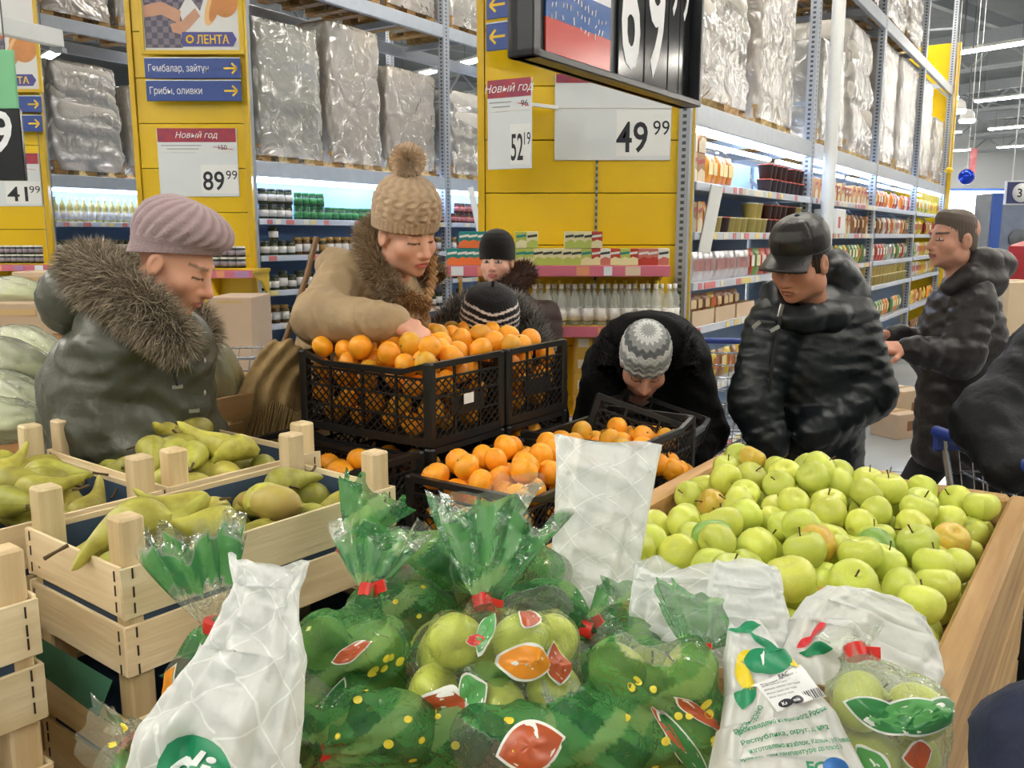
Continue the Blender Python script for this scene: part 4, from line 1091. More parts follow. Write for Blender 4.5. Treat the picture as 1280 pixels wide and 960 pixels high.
M_PEAR = mat('pear_skin', (190, 186, 84), 0.45, var=.9, scale=32, rand=.6, col2=(150, 142, 58), bump=.05, bscale=120, spec=.4)
M_PEAR_B = mat('pear_skin_russet', (178, 166, 84), 0.45, var=.9, scale=9, rand=.3, col2=(150, 116, 60), spec=.4)
def apple_mesh(m, seed=0):
    b = MB(); n = 20; k = 15
    th = np.linspace(0, PI, k); a = np.linspace(0, 2 * PI, n, endpoint=False)
    r = np.sin(th) * (1 + .12 * np.cos(th)); z = np.cos(th) * .92 - .24 * np.exp(-(np.sin(th) / .34) ** 2) * np.sign(np.cos(th)) * np.where(np.cos(th) > 0, 1.15, .8)
    z = z - z.min() - .92
    lob = 1 + .035 * np.cos(5 * a[None, :] + seed) * ((1 - np.cos(th)) / 2)[:, None]
    P = np.stack([r[:, None] * np.cos(a) * lob, r[:, None] * np.sin(a) * lob, (z[:, None] + .03 * np.cos(a + seed))], -1)
    P = np.concatenate([P, P[:, :1]], 1)
    b.grid(P[:, :, :].transpose(1, 0, 2)[::-1])
    return b.mesh('apple', m)
A_ME = [apple_mesh(M_APPLE, 0), apple_mesh(M_APPLE, 2.1)]; A_BL = apple_mesh(M_APPLE_B, 1.); A_GR = apple_mesh(M_APPLE_G, 1.5); A_RD = apple_mesh(M_APPLE_R, .6)
STEM = MB().tube([(0, 0, .35), (.04, 0, .7), (.12, .03, 1.0)], [.045, .035, .05], 5).mesh('stem', M_STEM)
CALYX = MB().lathe([(0, -.66), (.1, -.7), (.14, -.76), (.05, -.73)], 6).mesh('calyx', M_STEM)
def fruit(name, me, loc, r, rot, label, cat, group, stem=None, extra=None):
    o = link(name, me, None, loc, rot, r); tag(o, label, cat, group)
    if stem: link('stem', stem, o)
    if extra: link('calyx', extra, o)
    return o
def rrot(g, flat=False):
    if flat: return (g.gauss(0, .35), g.gauss(0, .35), g.uniform(0, 6.28))
    return (g.uniform(-1.9, 1.9), g.uniform(-1.2, 1.2), g.uniform(0, 6.28))

# --- apple bins
BZ = 0.95
def bin_(label, u0, u1, v0, v1, zt, th=.055, inner=.80):
    t = thing('produce_bin', label, 'produce bin', FI((u0 + u1) / 2, (v0 + v1) / 2, 0), RI)
    L, W = u1 - u0, v1 - v0
    for s in (-1, 1):
        for k in range(3):
            z = zt - .105 - k * .215
            MB().box((0, s * (W / 2 - th / 2), z), (L, th, .208), bev=.008).build('side_board', M_BIN, t)
            MB().box((s * (L / 2 - th / 2), 0, z), (th, W - 2 * th, .208), bev=.008).build('end_board', wood('bin_wood_end', (206, 168, 112), (168, 126, 74), 2.2, axis=1), t)
        for q in (-1, 1):
            MB().box((s * (L / 2 - .1), q * (W / 2 - .1), .2), (.08, .08, .4)).build('leg', M_BIN, t)
    for k in range(6):
        MB().box((0, -W / 2 + th + (W - 2 * th) * (k + .5) / 6, inner), (L - 2 * th, (W - 2 * th) / 6 - .006, .02)).build('floor_plank', M_BIN, t)
    return t
bin_('wooden bin heaped with loose yellow-green apples', -.45, .83, -1.285, -.455, BZ, inner=.83)
bin_('wooden bin under the heap of bagged apples', -1.32, -.455, -1.285, -.455, BZ, inner=.83)

def a_top(u, v):
    e = min((v + 1.23) / .2, (-.51 - v) / .2, (.78 - u) / .2, 1); e = max(e, 0)
    return .925 + .085 * math.sqrt(e) + .02 * math.sin(u * 5 + v * 3)
AP = drop_pack(.037, .0445, -.32, .775, -1.23, -.51, lambda u, v: a_top(u, v) - .125, a_top, 290, 70, 3, .95)
g = random.Random(5)
special = sorted(range(len(AP)), key=lambda i: -AP[i, 2])
hi = special[:130]; blush = set(g.sample(hi, 7)); green = set(g.sample([i for i in hi if i not in blush], 2))
for i, (u, v, z, r) in enumerate(AP):
    me = A_BL if i in blush else A_GR if i in green else g.choice(A_ME)
    hs = g.random() < .5
    reg = ('near the white bags', 'in the middle of the heap', 'at the far board of the bin')[0 if u < .05 else 1 if u < .45 else 2]; rg2 = 'on the long outer board side' if v < -.98 else 'on the mandarin crate side' if v > -.72 else 'between the long boards'
    lab = 'yellow apple with a red blush ' + reg if i in blush else 'darker green apple ' + reg if i in green else 'loose %s apple %s, %s' % ('stemmed' if hs else 'stemless', reg, rg2)
    fruit('apple', me, FI(u, v, z), r, rrot(g, g.random() < .45), lab, 'apple', 'loose apples in the bin', STEM if hs else None, CALYX)
pr = atz(998, 802, .955); fruit('apple', A_RD, pr, .037, (0.3, .2, 1), 'orange-red apple peeking out between the white bags', 'apple', 'loose apples in the bin', None, CALYX)

# --- black plastic crates
CU, CV, CH = .33, .49, .222
def crate_proto():
    t = thing('plastic_crate', 'x', 'crate')
    for s in (-1, 1):
        for q in (-1, 1):
            MB().box((s * (CU / 2 - .014), q * (CV / 2 - .014), CH / 2), (.028, .028, CH), bev=.005).build('corner_post', M_BLACKP, t)
    def side(c, ax, L, low):
        ax = np.asarray(ax, float); c = np.asarray(c, float); nrm = np.cross(ax, EZ); b = MB()
        top = CH - (.03 if low else .008)
        b.beam(c - ax * (L / 2 - .02) + EZ * .012, c + ax * (L / 2 - .02) + EZ * .012, .012, .022); b.build('bottom_rail', M_BLACKP, t); b = MB()
        if low:
            b.beam(c - ax * (L / 2 - .1) + EZ * top, c + ax * (L / 2 - .1) + EZ * top, .014, .016)
            for s in (-1, 1): b.beam(c + ax * s * (L / 2 - .1) + EZ * top, c + ax * s * (L / 2 - .02) + EZ * (CH - .008), .014, .014)
        else: b.beam(c - ax * (L / 2 - .02) + EZ * top, c + ax * (L / 2 - .02) + EZ * top, .016, .016)
        b.build('rim', M_BLACKP, t)
        b = MB()
        for z in (CH * .33, CH * .58, CH * .8): b.beam(c - ax * (L / 2 - .02) + EZ * z, c + ax * (L / 2 - .02) + EZ * z, .006, .006)
        n = 4 if L > .4 else 3
        for k in range(1, n): b.beam(c + ax * (L * (k / n - .5)) + EZ * .02, c + ax * (L * (k / n - .5)) + EZ * top, .006, .007)
        h = CH * .8; st = .026
        k = -h
        while k < L - .03:
            for s in (-1, 1):
                x0, z0, x1, z1 = k, 0.02, k + h, h
                lo, hi_ = 0.02, L - .02
                if x0 < lo: z0 += lo - x0; x0 = lo
                if x1 > hi_: z1 -= x1 - hi_; x1 = hi_
                if x1 - x0 > .006:
                    A, B = (x0 - L / 2) * s, (x1 - L / 2) * s
                    b.beam(c + ax * A + EZ * z0 + nrm * .002 * s, c + ax * B + EZ * z1 + nrm * .002 * s, .003, .0032)
            k += st
        o = b.build('lattice', M_BLACKP, t)
        if not low:
            MB().box(c + EZ * CH * .44, (abs(ax[0]) * .14 + .005, abs(ax[1]) * .14 + .005, .045)).build('name_plate', M_BLACKP, t)
    side((0, -CV / 2 + .008, 0), (1, 0, 0), CU, False); side((0, CV / 2 - .008, 0), (-1, 0, 0), CU, False)
    side((-CU / 2 + .008, 0, 0), (0, 1, 0), CV, True); side((CU / 2 - .008, 0, 0), (0, -1, 0), CV, True)
    b = MB(); b.box((0, 0, .006), (CU - .02, CV - .02, .008))
    b.build('crate_floor', M_BLACKP, t)
    return t
crate0 = crate_proto(); crate_used = [False]
def crate(u, v, z, label, rot=0.0, tilt=None):
    if not crate_used[0]: o = crate0; crate_used[0] = True
    else: o = copy_tree(crate0)
    o.location = FI(u, v, z); o.rotation_euler = (0, 0, RI + rot)
    if tilt is not None: o.rotation_euler = tilt
    return tag(o, label, 'crate', 'black plastic fruit crates')
ZT = C0[2] - CH + .004
crate(CU / 2, CV / 2, ZT, 'top black crate heaped with mandarins under the shopper\'s hand, white sticker in front')
crate(CU * 1.5 + .012, CV / 2, ZT, 'top black crate of mandarins in front of the striped hat')
ZL = ZT - CH - .002
for k, (u, n) in enumerate(((CU / 2, 'below the crate with the white sticker'), (CU * 1.5 + .012, 'below the crate in front of the striped hat'))):
    crate(u, CV / 2, ZL, 'lower black crate directly ' + n)
crate(-CU / 2 - .012, CV / 2 + .01, ZL, 'lower black crate of mandarins right behind the pear crates')
M2u, M2v = .085, -.215
crate(M2u, M2v, ZL - .02, 'lower black crate of mandarins behind the tied green bags', rot=PI / 2)
crate(M2u + CV + .012, M2v + .01, ZL - .005, 'half empty lower black crate nearest the bending shopper', rot=PI / 2)
for u, v, r, n in ((CU / 2, CV / 2, 0, 'a'), (CU * 1.5 + .012, CV / 2, 0, 'b')): pass
# the tilted crate lifted by the bending shopper
pt = atz(808, 585, .86)
o = crate(0, 0, 0, 'black crate of mandarins tilted up in front of the bending shopper')
o.rotation_euler = (math.radians(8), math.radians(-16), RI + PI / 2 + .25); o.location = (pt[0] - .01, pt[1] + .16, .82)
stk = thing('price_sticker', 'small white sticker on the front of the mandarin crate', 'sticker', FI(.155, -.004, ZT + .098), RI)
MB().box((0, 0, .014), (.042, .0015, .028)).build('paper', M_CARD2, stk)
# stand under the crates
t = thing('display_stand', 'low wooden stand under the mandarin crates', 'display stand', FI(.15, .05, 0), RI)
MB().box((.02, .0, (ZL - .03) - .02), (1.06, .9, .035), bev=.004).build('top_board', M_BIN, t)
for s in (-1, 1):
    for q in (-1, 1): MB().box((.02 + s * .48, q * .4, (ZL - .07) / 2), (.07, .07, ZL - .07)).build('leg', M_BIN, t)
    MB().box((.02, s * .42, ZL - .16), (1.0, .03, .14)).build('apron', M_BIN, t)
MN = MB(); MN.lathe([(0, -.86)] + [(math.sin(a) * (1 + 0), -math.cos(a) * .86 - .06 * math.exp(-((PI - a) / .3) ** 2)) for a in np.linspace(.18, PI - .12, 13)] + [(.0, .74)], 18)
MAND = MN.mesh('mandarin', M_MAND); MN2 = MB(); MN2.v, MN2.f, MN2.m, MN2.sm = MN.v, MN.f, MN.m, MN.sm; MANDY = MN2.mesh('mandarin', M_MAND_Y)
NUB = MB().lathe([(.1, .72), (.12, .78), (.05, .84), (0, .84)], 6).mesh('stem', mat('stem_green', (96, 110, 50), .7))
def mandarins(P, F, label, seed, dz=0.):
    g = random.Random(seed)
    for u, v, z, r in P:
        top_ = z > P[:, 2].max() - .055; pale = g.random() < .16
        fruit('mandarin', MANDY if pale else MAND, F(u, v, z + dz), r, rrot(g), ('pale ' if pale else '') + label + (', on top' if top_ else ', deeper down'), 'mandarin', 'mandarins in the black crates', NUB if g.random() < .6 else None)
m_ = .012
def top1(u, v): return C0[2] + .035 - .10 * max(0, abs(u - .19) - .1) ** 1.0 - .06 * max(0, abs(v - .24) - .12) - (.03 if u < .05 else 0)
P = drop_pack(.031, .0365, m_, CU - .005, m_, CV - m_, lambda u, v: ZT + .012 if (u < .085 or v < .085) else C0[2] - .075, top1, 150, 50, 8)
mandarins(P, FI, 'mandarin in the top crate the shopper is picking from', 1)
P = drop_pack(.031, .0365, CU + .018, 2 * CU, m_, CV - m_, lambda u, v: ZT + .012 if v < .085 else C0[2] - .075, lambda u, v: C0[2] + .03 - .1 * max(0, abs(v - .24) - .1), 90, 50, 9)
mandarins(P, FI, 'mandarin in the top crate before the striped hat', 2)
P = drop_pack(.032, .0375, M2u - CV / 2 + .015, M2u + CV / 2 - .015, M2v - CU / 2 + .015, M2v + CU / 2 - .015, lambda u, v: ZL + CH - .09 if v > -.33 and u > -.1 else ZL, lambda u, v: ZL + CH + .005, 75, 50, 10)
mandarins(P, FI, 'mandarin in the lower crate behind the tied green bags', 3, -.005)
P = drop_pack(.032, .0365, M2u + .28, M2u + .72, M2v - .14, M2v + .15, lambda u, v: ZL + CH - .12, lambda u, v: ZL + CH - .045, 30, 40, 12)
mandarins(P, FI, 'mandarin in the half empty crate near the bending shopper', 4)
P = drop_pack(.033, .038, -CU - .0, -.03, .03, CV - .02, lambda u, v: ZL + CH - .11, lambda u, v: ZL + CH - .035, 34, 40, 13)
mandarins(P, FI, 'mandarin in the lower crate behind the pear crates', 5)
for u in (CU / 2, CU * 1.5 + .012):
    P = drop_pack(.032, .0365, u - CU / 2 + m_, u - CU / 2 + .1 if u < CU else u - CU / 2 + .32, m_, .09 if u > CU else CV - m_, lambda a, b: ZL + .012, lambda a, b: ZL + CH - .05, 26, 40, 14)
    mandarins(P, FI, 'mandarin in the lower stacked crate, seen through its lattice', 6)
g = random.Random(3)
for k in range(14):
    px, py = g.uniform(800, 862), g.uniform(545, 600); p = atz(px, py, .9 + g.uniform(-.02, .06))
    fruit('mandarin', MAND, (p[0] + .02, p[1] + .06, p[2]), .034, rrot(g), 'mandarin in the tilted crate before the bending shopper', 'mandarin', 'mandarins in the black crates')

# --- wooden pear crates
TP = math.radians(38.0); RP = PI / 2 - TP
PF = atz(150, 712, 1.12)
FP = frame(TP, PF)
CZ, CB = 1.12, .173       # top of the boards, height of the boarding
PITCHZ = .245
def pear_crate(u0, u1, v0, v1, ztop, label, liner=True):
    L, W = u1 - u0, v1 - v0
    t = thing('wooden_crate', label, 'wooden crate', FP((u0 + u1) / 2, (v0 + v1) / 2, ztop - CB), RP, 'wooden pear crates')
    z0, z1 = 0., CB
    bh = CB * .46
    for s in (-1, 1):
        for q in (-1, 1):
            x, y = s * (L / 2 - .028), q * (W / 2 - .028)
            MB().box((x, y, (z1 + .07) / 2), (.04, .04, z1 + .07), bev=.004).build('corner_post', M_CRATE_Z, t)
    jj = random.Random(int(u0 * 100 + v0 * 77 + ztop * 990))
    for k, zc in enumerate((z1 - bh / 2, z0 + bh / 2)):
        for s in (-1, 1):
            a = MB().box((0, s * (W / 2 - .003), zc + jj.uniform(-.003, .003)), (L, .006, bh), bev=.001).build('slat', M_CRATE, t)
            b = MB().box((s * (L / 2 - .003), 0, zc + jj.uniform(-.003, .003)), (.006, W - .012, bh), bev=.001).build('slat', wood('crate_poplar_v', (230, 214, 176), (210, 188, 144), 2.4, axis=1), t)
            st = MB(); s2 = MB()
            for q in (-1, 1):
                for dz in (-.026, 0, .026):
                    st.box((q * (L / 2 - .018), s * (W / 2 + .0005), zc + dz + jj.uniform(-.004, .004)), (.0022, .002, .016))
                    s2.box((s * (L / 2 + .0005), q * (W / 2 - .018), zc + dz + jj.uniform(-.004, .004)), (.002, .0022, .016))
            st.build('staple', M_STAPLE, a); s2.build('staple', M_STAPLE, b)
    for k in range(5):
        MB().box((0, -W / 2 + .04 + k * (W - .08) / 4, .004), (L - .02, .05, .005)).build('floor_slat', M_CRATE, t)
    if liner:
        b = MB(); h = z1 - .012
        for s in (-1, 1):
            b.box((0, s * (W / 2 - .0085), h / 2), (L - .07, .002, h)); b.box((s * (L / 2 - .0085), 0, h / 2), (.002, W - .07, h))
        b.box((0, 0, .012), (L - .03, W - .03, .003))
        b.build('paper_liner', M_LINER, t)
    return t
crates = [(0, .56, 0, .31, 'front pear crate with its corner towards the viewer'), (.275, .645, .325, .835, 'rear pear crate before the olive coat'),
          (-.12, .26, .325, .835, 'pear crate before the white cabbages'), (-.70, -.118, -.005, .32, 'pale crate in the bottom corner')]
for i, (u0, u1, v0, v1, n) in enumerate(crates):
    pear_crate(u0, u1, v0, v1, CZ, n)
    for k in (1, 2):
        pear_crate(u0, u1, v0, v1, CZ - PITCHZ * k, 'wooden crate %s below the %s' % (('directly', 'two levels')[k - 1], n), liner=(i == 0))
t = thing('display_stand', 'low wooden base under the stacked pear crates', 'display stand', FP(-.03, .4, 0), RP)
zb = CZ - CB - 2 * PITCHZ
MB().box((0, 0, zb - .025), (1.4, .95, .04), bev=.004).build('top_board', M_BIN, t)
for s in (-1, 1):
    for q in (-1, 1): MB().box((s * .62, q * .4, (zb - .045) / 2), (.08, .08, zb - .045)).build('leg', M_BIN, t)
    MB().box((0, s * .42, zb - .12), (1.2, .03, .12)).build('apron', M_BIN, t)
o = MB().poly([FP(.04, -.014, CZ - CB - .005), FP(.22, -.014, CZ - CB - .008), FP(.2, -.022, CZ - CB - .07), FP(.08, -.02, CZ - CB - .05)], .002, n=(.3, -.3, 0)).build('paper_scrap', M_GPAPER)
tag(o, 'green paper scrap sticking out under the front pear crate', 'paper')
o = MB().poly([FP(-.014, .02, CZ - CB - .002), FP(-.014, .27, CZ - CB - .002), FP(-.03, .24, CZ - CB - .05), FP(-.03, .04, CZ - CB - .06)], .002, n=(-.3, -.1, 0)).build('paper_scrap', M_GPAPER)
tag(o, 'green paper edge hanging below the near side of the front pear crate', 'paper')

def pear_mesh(m, bend=.12):
    n, k = 18, 22; s = np.linspace(0, 1, k)
    prof = np.interp(s, [0, .03, .1, .22, .36, .5, .64, .78, .9, .97, 1], [0, .012, .0225, .0298, .0308, .0265, .0195, .0132, .0095, .007, 0])
    prof = np.convolve(np.pad(prof, 1, mode='edge'), [.2, .6, .2], 'valid'); prof[0] = prof[-1] = 0
    a = np.linspace(0, 2 * PI, n, endpoint=False)
    x = s * .135 - .055; off = bend * (s - .35) ** 2 * .25
    P = np.stack([np.repeat(x[:, None], n, 1), prof[:, None] * np.cos(a) + off[:, None], prof[:, None] * np.sin(a)], -1)
    P = np.concatenate([P, P[:, :1]], 1)
    return MB().grid(P.transpose(1, 0, 2)).mesh('pear', m)
PR = [pear_mesh(M_PEAR, .1), pear_mesh(M_PEAR, .5), pear_mesh(M_PEAR, -.3)]; PRB = pear_mesh(M_PEAR_B, .2)
PSTEM = MB().tube([(.076, 0, 0), (.09, .004, 0), (.106, .012, .002)], [.003, .0022, .003], 5).mesh('stem', M_STEM)
g = random.Random(21)
def pear(u, v, z, yaw, tiltx=0., me=None, lab='', sc=1.0):
    o = link('pear', me or g.choice(PR), None, FP(u, v, z), (g.uniform(0, 6), tiltx, RP + yaw), sc * g.uniform(.95, 1.08))
    tag(o, lab, 'pear', 'pears in the wooden crates'); link('stem', PSTEM, o)
lab = 'green pear lying in the front pear crate'
rows_ = [(.1, .1), (.1, .17), (.1, .24), (.16, .07), (.17, .17), (.17, .26), (.29, .08), (.30, .17), (.3, .25), (.41, .08), (.42, .17), (.42, .26), (.5, .1), (.5, .2)]
for i, (u, v) in enumerate(rows_): pear(u, v, 1.072 + g.uniform(-.006, .006), g.choice((.2, 1.6, 2.4, -1.2, 2.9)) + g.uniform(-.3, .3), lab=lab)
for u, v, y in ((.13, .12, .15), (.22, .2, 2.7), (.36, .14, .3), (.45, .2, .2), (.2, .08, 3.0)): pear(u, v, 1.117, y, lab=lab)
pear(.07, .1, 1.152, 2.72, .25, PR[1], 'long green pear whose stem overhangs the crate edge', 1.1)
pear(.34, .10, 1.118, 1.9, 0, PRB, 'russet brown pear on top in the front crate', 1.05)
for (u0, u1, v0, v1, n), lab in zip(crates[1:3], ('green pear in the rear crate before the olive coat', 'green pear in the crate before the cabbages')):
    nx, ny = 3, 5
    for i in range(nx):
        for j in range(ny):
            pear(u0 + .09 + i * .095, v0 + .085 + j * .085, 1.088 + g.uniform(-.008, .008), g.uniform(0, 6.28), lab=lab)
    for k in range(11): pear(g.uniform(u0 + .1, u1 - .1), g.uniform(v0 + .1, v1 - .1), 1.128 + g.uniform(0, .012), g.uniform(0, 6.28), g.uniform(-.2, .2), lab=lab)

# --- cabbages, boxes behind the shopper in olive
M_CAB = mat('cabbage_leaf', (236, 242, 196), 0.4, var=.7, scale=9, rand=.15, col2=(248, 248, 236), bump=.2, bscale=24)
def cabbage_mesh():
    nu, nv = 40, 26; a = np.linspace(0, 2 * PI, nu, endpoint=False)[:, None]; s = np.linspace(0, 1, nv)[None, :]
    r = .075 * np.sin(PI * np.clip(s, .0, 1)) ** .45 * (1 + .07 * np.sin(a * 6 + s * 5) + .05 * np.sin(a * 11 - s * 9)) * (1 - .12 * s)
    P = np.stack([(s - .5) * .3 + 0 * a, r * np.cos(a), r * np.sin(a)], -1)
    return mesh_np('cabbage', P.reshape(-1, 3), grid_faces(nu, nv, True), M_CAB)
CAB = cabbage_mesh()
M_CFILM = film('cabbage_film', (252, 254, 250), gloss=.12, rough=.18, bump=.8, bscale=28, base=.1, vcol=False)
def cabbage(px, py, Y, rot, label, sc=1.0, tagged=False):
    o = link('cabbage', CAB, None, at(px, py, Y), rot, sc); tag(o, label, 'cabbage', 'wrapped white cabbages')
    f = link('film_wrap', mesh_np('film_wrap', np.array([v.co[:] for v in CAB.vertices]) * 1.035, [list(p.vertices) for p in CAB.polygons], M_CFILM), o)
    if tagged: MB().box((.055, -.08, .01), (.08, .002, .05), X=(.9, 0, -.43), Z=(.43, 0, .9)).build('label_sticker', M_CARD2, o); MB().box((.063, -.0815, .028), (.08, .002, .012), X=(.9, 0, -.43), Z=(.43, 0, .9)).build('sticker_band', M_LOGOB, o)
cabbage(20, 459, 2.45, (0, .45, .3), 'wrapped long cabbage lying across the pile beside the olive coat')
cabbage(36, 436, 2.6, (0, .2, -.4), 'wrapped cabbage at the back of the pile beside the olive coat', .9)
cabbage(20, 505, 2.35, (0.15, .45, .15), 'wrapped cabbage with a violet-edged sticker', 1.05, True)
cabbage(0, 525, 2.2, (.4, .1, .2), 'small white cabbage end at the picture edge', .8)
cabbage(50, 480, 2.5, (1.2, .6, .9), 'green-tinged cabbage tucked against the olive coat')
cabbage(15, 371, 3.0, (0, .05, .1), 'cabbage on top of the long cardboard box', .95)
cabbage(277, 466, 2.7, (0, 1.25, .6), 'white cabbage standing beside the shopping trolley', .8)
cabbage(-20, 470, 2.5, (0, .3, .6), 'cabbage cut off by the picture edge')
def cbox(label, px0, py0, px1, py1, Y, d, rz=0., open_=False):
    x0, x1, z0, z1 = prect(Y, px0, py0, px1, py1); w = x1 - x0
    t = thing('cardboard_box', label, 'cardboard box', ((x0 + x1) / 2, Y + d / 2, 0), rz)
    MB().box((0, 0, (z0 + z1) / 2), (w, d, z1 - z0), bev=.004).build('body', M_CARTON, t)
    MB().box((0, 0, z0 / 2), (w * .96, d * .96, z0)).build('support', M_BIN, t)
    MB().box((0, -d / 2 - .001, z1 - .03), (w * .6, .002, .02)).build('tape', mat('parcel_tape', (200, 170, 120), .25), t)
cbox('long cardboard box holding a cabbage behind the olive coat', -60, 379, 72, 418, 2.85, .4)
cbox('cardboard box with torn flap behind the fur collar', 16, 340, 76, 378, 3.6, .4)
cbox('tall brown cardboard box beside the yellow end panel', 262, 372, 316, 470, 6.1, .5)
# wooden cabbage bin
t = thing('cabbage_bin', 'pale wooden bin holding the wrapped cabbages', 'produce bin', (-1.72, 2.3, 0), .12)
MB().box((.0, -.1, .93), (1.05, .04, .16), bev=.005).build('front_board', M_BIN, t)
MB().box((.0, -.1, .76), (1.05, .04, .15), bev=.005).build('front_board', M_BIN, t)
MB().box((.52, .3, .9), (.04, .8, .2), bev=.005).build('end_board', M_BIN, t); MB().box((-.52, .3, .9), (.04, .8, .2), bev=.005).build('end_board', M_BIN, t)
MB().box((.0, .3, .84), (1.0, .8, .04)).build('floor_board', M_BIN, t)
MB().box((.0, .72, 1.0), (1.05, .04, .3), bev=.005).build('back_board', M_BIN, t)
for s in (-1, 1):
    for q in (0, .6): MB().box((s * .46, q, .4), (.07, .07, .8)).build('leg', M_BIN, t)
pw = at(288, 510, 2.75)
t = thing('wooden_crate', 'small reddish wooden crate beside the fringed bag', 'wooden crate', (pw[0], 2.75, pw[2] - .1), RI)
for k in range(2):
    for s in (-1, 1):
        MB().box((0, s * .16, .05 + k * .085), (.44, .012, .075), bev=.002).build('slat', M_BIN, t)
        MB().box((s * .22, 0, .05 + k * .085), (.012, .32, .075), bev=.002).build('slat', M_BIN, t)
MB().box((0, 0, -.4 * (pw[2] - .1) / .4 / 2 + 0), (.42, .3, pw[2] - .1)).build('support', M_BIN, t)

# --- shopping trolleys
M_CHROME = mat('trolley_wire', (190, 194, 200), 0.22, metal=.85)
M_BLUEP = mat('trolley_blue', (36, 56, 130), .35)
def trolley(label, loc, rz, proto=[None]):
    if proto[0] is not None:
        o = copy_tree(proto[0], None, loc, rz, label); return o
    t = thing('shopping_trolley', label, 'shopping trolley', loc, rz, 'wire shopping trolleys'); proto[0] = t
    def ring(z, f):   # f = 0 bottom, 1 top
        x0, x1 = -.42 - .04 * f, .3 + .16 * f; wb, wf = .22 + .06 * f, .15 + .05 * f
        return [(x0, -wb, z), (x1, -wf, z), (x1, wf, z), (x0, wb, z)]
    b = MB()
    for k in range(7):
        f = k / 6; R_ = ring(.52 + .42 * f, f)
        b.tube(R_ + [R_[0]], .004 if k < 6 else .007, 5)
    lo, hi_ = ring(.52, 0), ring(.94, 1)
    for i in range(4):
        p, q = np.array(lo[i]), np.array(lo[(i + 1) % 4]); p2, q2 = np.array(hi_[i]), np.array(hi_[(i + 1) % 4])
        n = 13 if i % 2 == 0 else 8
        for k in range(n): b.tube([p + (q - p) * k / n, p2 + (q2 - p2) * k / n], .0025, 4, caps=False)
    for k in range(8): f = (k + .5) / 8; b.tube([(-.42 + .72 * f, -.22 + .07 * f, .52), (-.42 + .72 * f, .22 - .07 * f, .52)], .0025, 4, caps=False)
    b.build('wire_basket', M_CHROME, t)
    f = MB()
    for s in (-1, 1): f.tube([(.36, s * .16, .12), (-.3, s * .22, .16), (-.42, s * .24, .5), (-.52, s * .27, .98)], .012, 8)
    f.tube([(-.3, -.22, .16), (-.3, .22, .16)], .01, 6); f.build('frame', M_CHROME, t)
    MB().tube([(-.54, -.28, 1.0), (-.54, .28, 1.0)], .018, 10).build('handle', M_BLUEP, t)
    for s in (-1, 1): MB().box((-.5, s * .27, .97), (.1, .02, .06), bev=.005).build('handle_bracket', M_BLUEP, t)
    for s in (-1, 1):
        for x in (.34, -.32): MB().lathe([(0, -.015), (.06, -.015), (.06, .015), (0, .015)], 14, (x, s * .17, .06), X=(1, 0, 0), Y=(0, 0, 1), Z=(0, 1, 0)).build('wheel', M_BLACKP, t)
    return t
p = at(900, 450, 4.6); trolley('wire shopping trolley between the bending shopper and the shopper in the cap', (p[0], 4.55, 0), math.radians(-100))
p = at(305, 430, 5.0); trolley('wire shopping trolley beside the shopper in the olive coat', (p[0], 5.0, 0), math.radians(15))
p = at(1262, 560, 2.35); trolley('wire shopping trolley with blue handle held by the dark figure', (p[0] + .52, 2.45, 0), math.radians(5))
pk = at(905, 478, 4.0)
o = link('packet', PK['yellow'], None, (pk[0], 4.5, .56), (0, 0, .4), 1.2); tag(o, 'yellow packet lying in the trolley by the bending shopper', 'packet')
# ------------------------------------------------------------------ bagged apples in the foreground
INK = {'green': (90, 162, 90), 'dgreen': (54, 128, 70), 'lgreen': (146, 196, 116), 'yellow': (226, 206, 60), 'brown': (178, 84, 46), 'orange': (232, 150, 44), 'white': (232, 236, 228), 'red': (206, 60, 50)}
M_FILM = film('clear_bag_film', (252, 255, 250), gloss=.03, rough=.085, bump=1.2, bscale=34, base=.045, fm=.55)
M_INKS = {k: mat('bag_ink_' + k, c, .3) for k, c in INK.items()}
M_TIE = mat('red_tape', (214, 44, 34), .35, var=.1, scale=20)
def LC(c, a): l = lin(c); return np.array([l[0], l[1], l[2], a])
def nrm(v): v = np.asarray(v, float); return v / (np.linalg.norm(v) + 1e-12)
def paint(V, N, spec, g):
    """printed inks on a bag: V local points, N outward normals"""
    C = np.tile(LC((226, 236, 222), spec.get('haze', .05) * 1.5), (len(V), 1))
    if 'cover' in spec:
        a, b, c = spec['cover']            # amount, frequency, opacity
        s = np.sin(V[:, 0] * b + 1.7 * np.sin(V[:, 2] * b * .8 + spec.get('ph', 0))) + np.sin(V[:, 2] * b * 1.3 + 2 * np.sin(V[:, 1] * b + spec.get('ph', 0) * 2)) * .8
        m = s > (1.8 - 3.6 * a)
        c = c * .86
        C[m] = LC(INK['green'], c)
        m2 = m & (np.sin(V[:, 0] * b * 2.3 + V[:, 2] * b * 3.1 + 1.4 * np.sin(V[:, 1] * b * 2)) > .35); C[m2] = LC(INK['dgreen'], c)
        m3 = m & (np.sin(V[:, 2] * b * 2.6 - V[:, 0] * b * 1.9) > .72); C[m3] = LC(INK['lgreen'], c * .9)
    R_ = np.linalg.norm(V, axis=1).mean()
    return C
def apple_in(loc, r, g, label, group):
    fruit('apple', g.choice(A_ME), loc, r, rrot(g), label, 'apple', group, STEM if g.random() < .5 else None, CALYX)
def oval(cx, cy, rx, ry, n=28, rot=0.):
    a = np.linspace(0, 2 * PI, n, endpoint=False); x, y = rx * np.cos(a), ry * np.sin(a)
    return np.stack([cx + x * math.cos(rot) - y * math.sin(rot), cy + x * math.sin(rot) + y * math.cos(rot)], 1)
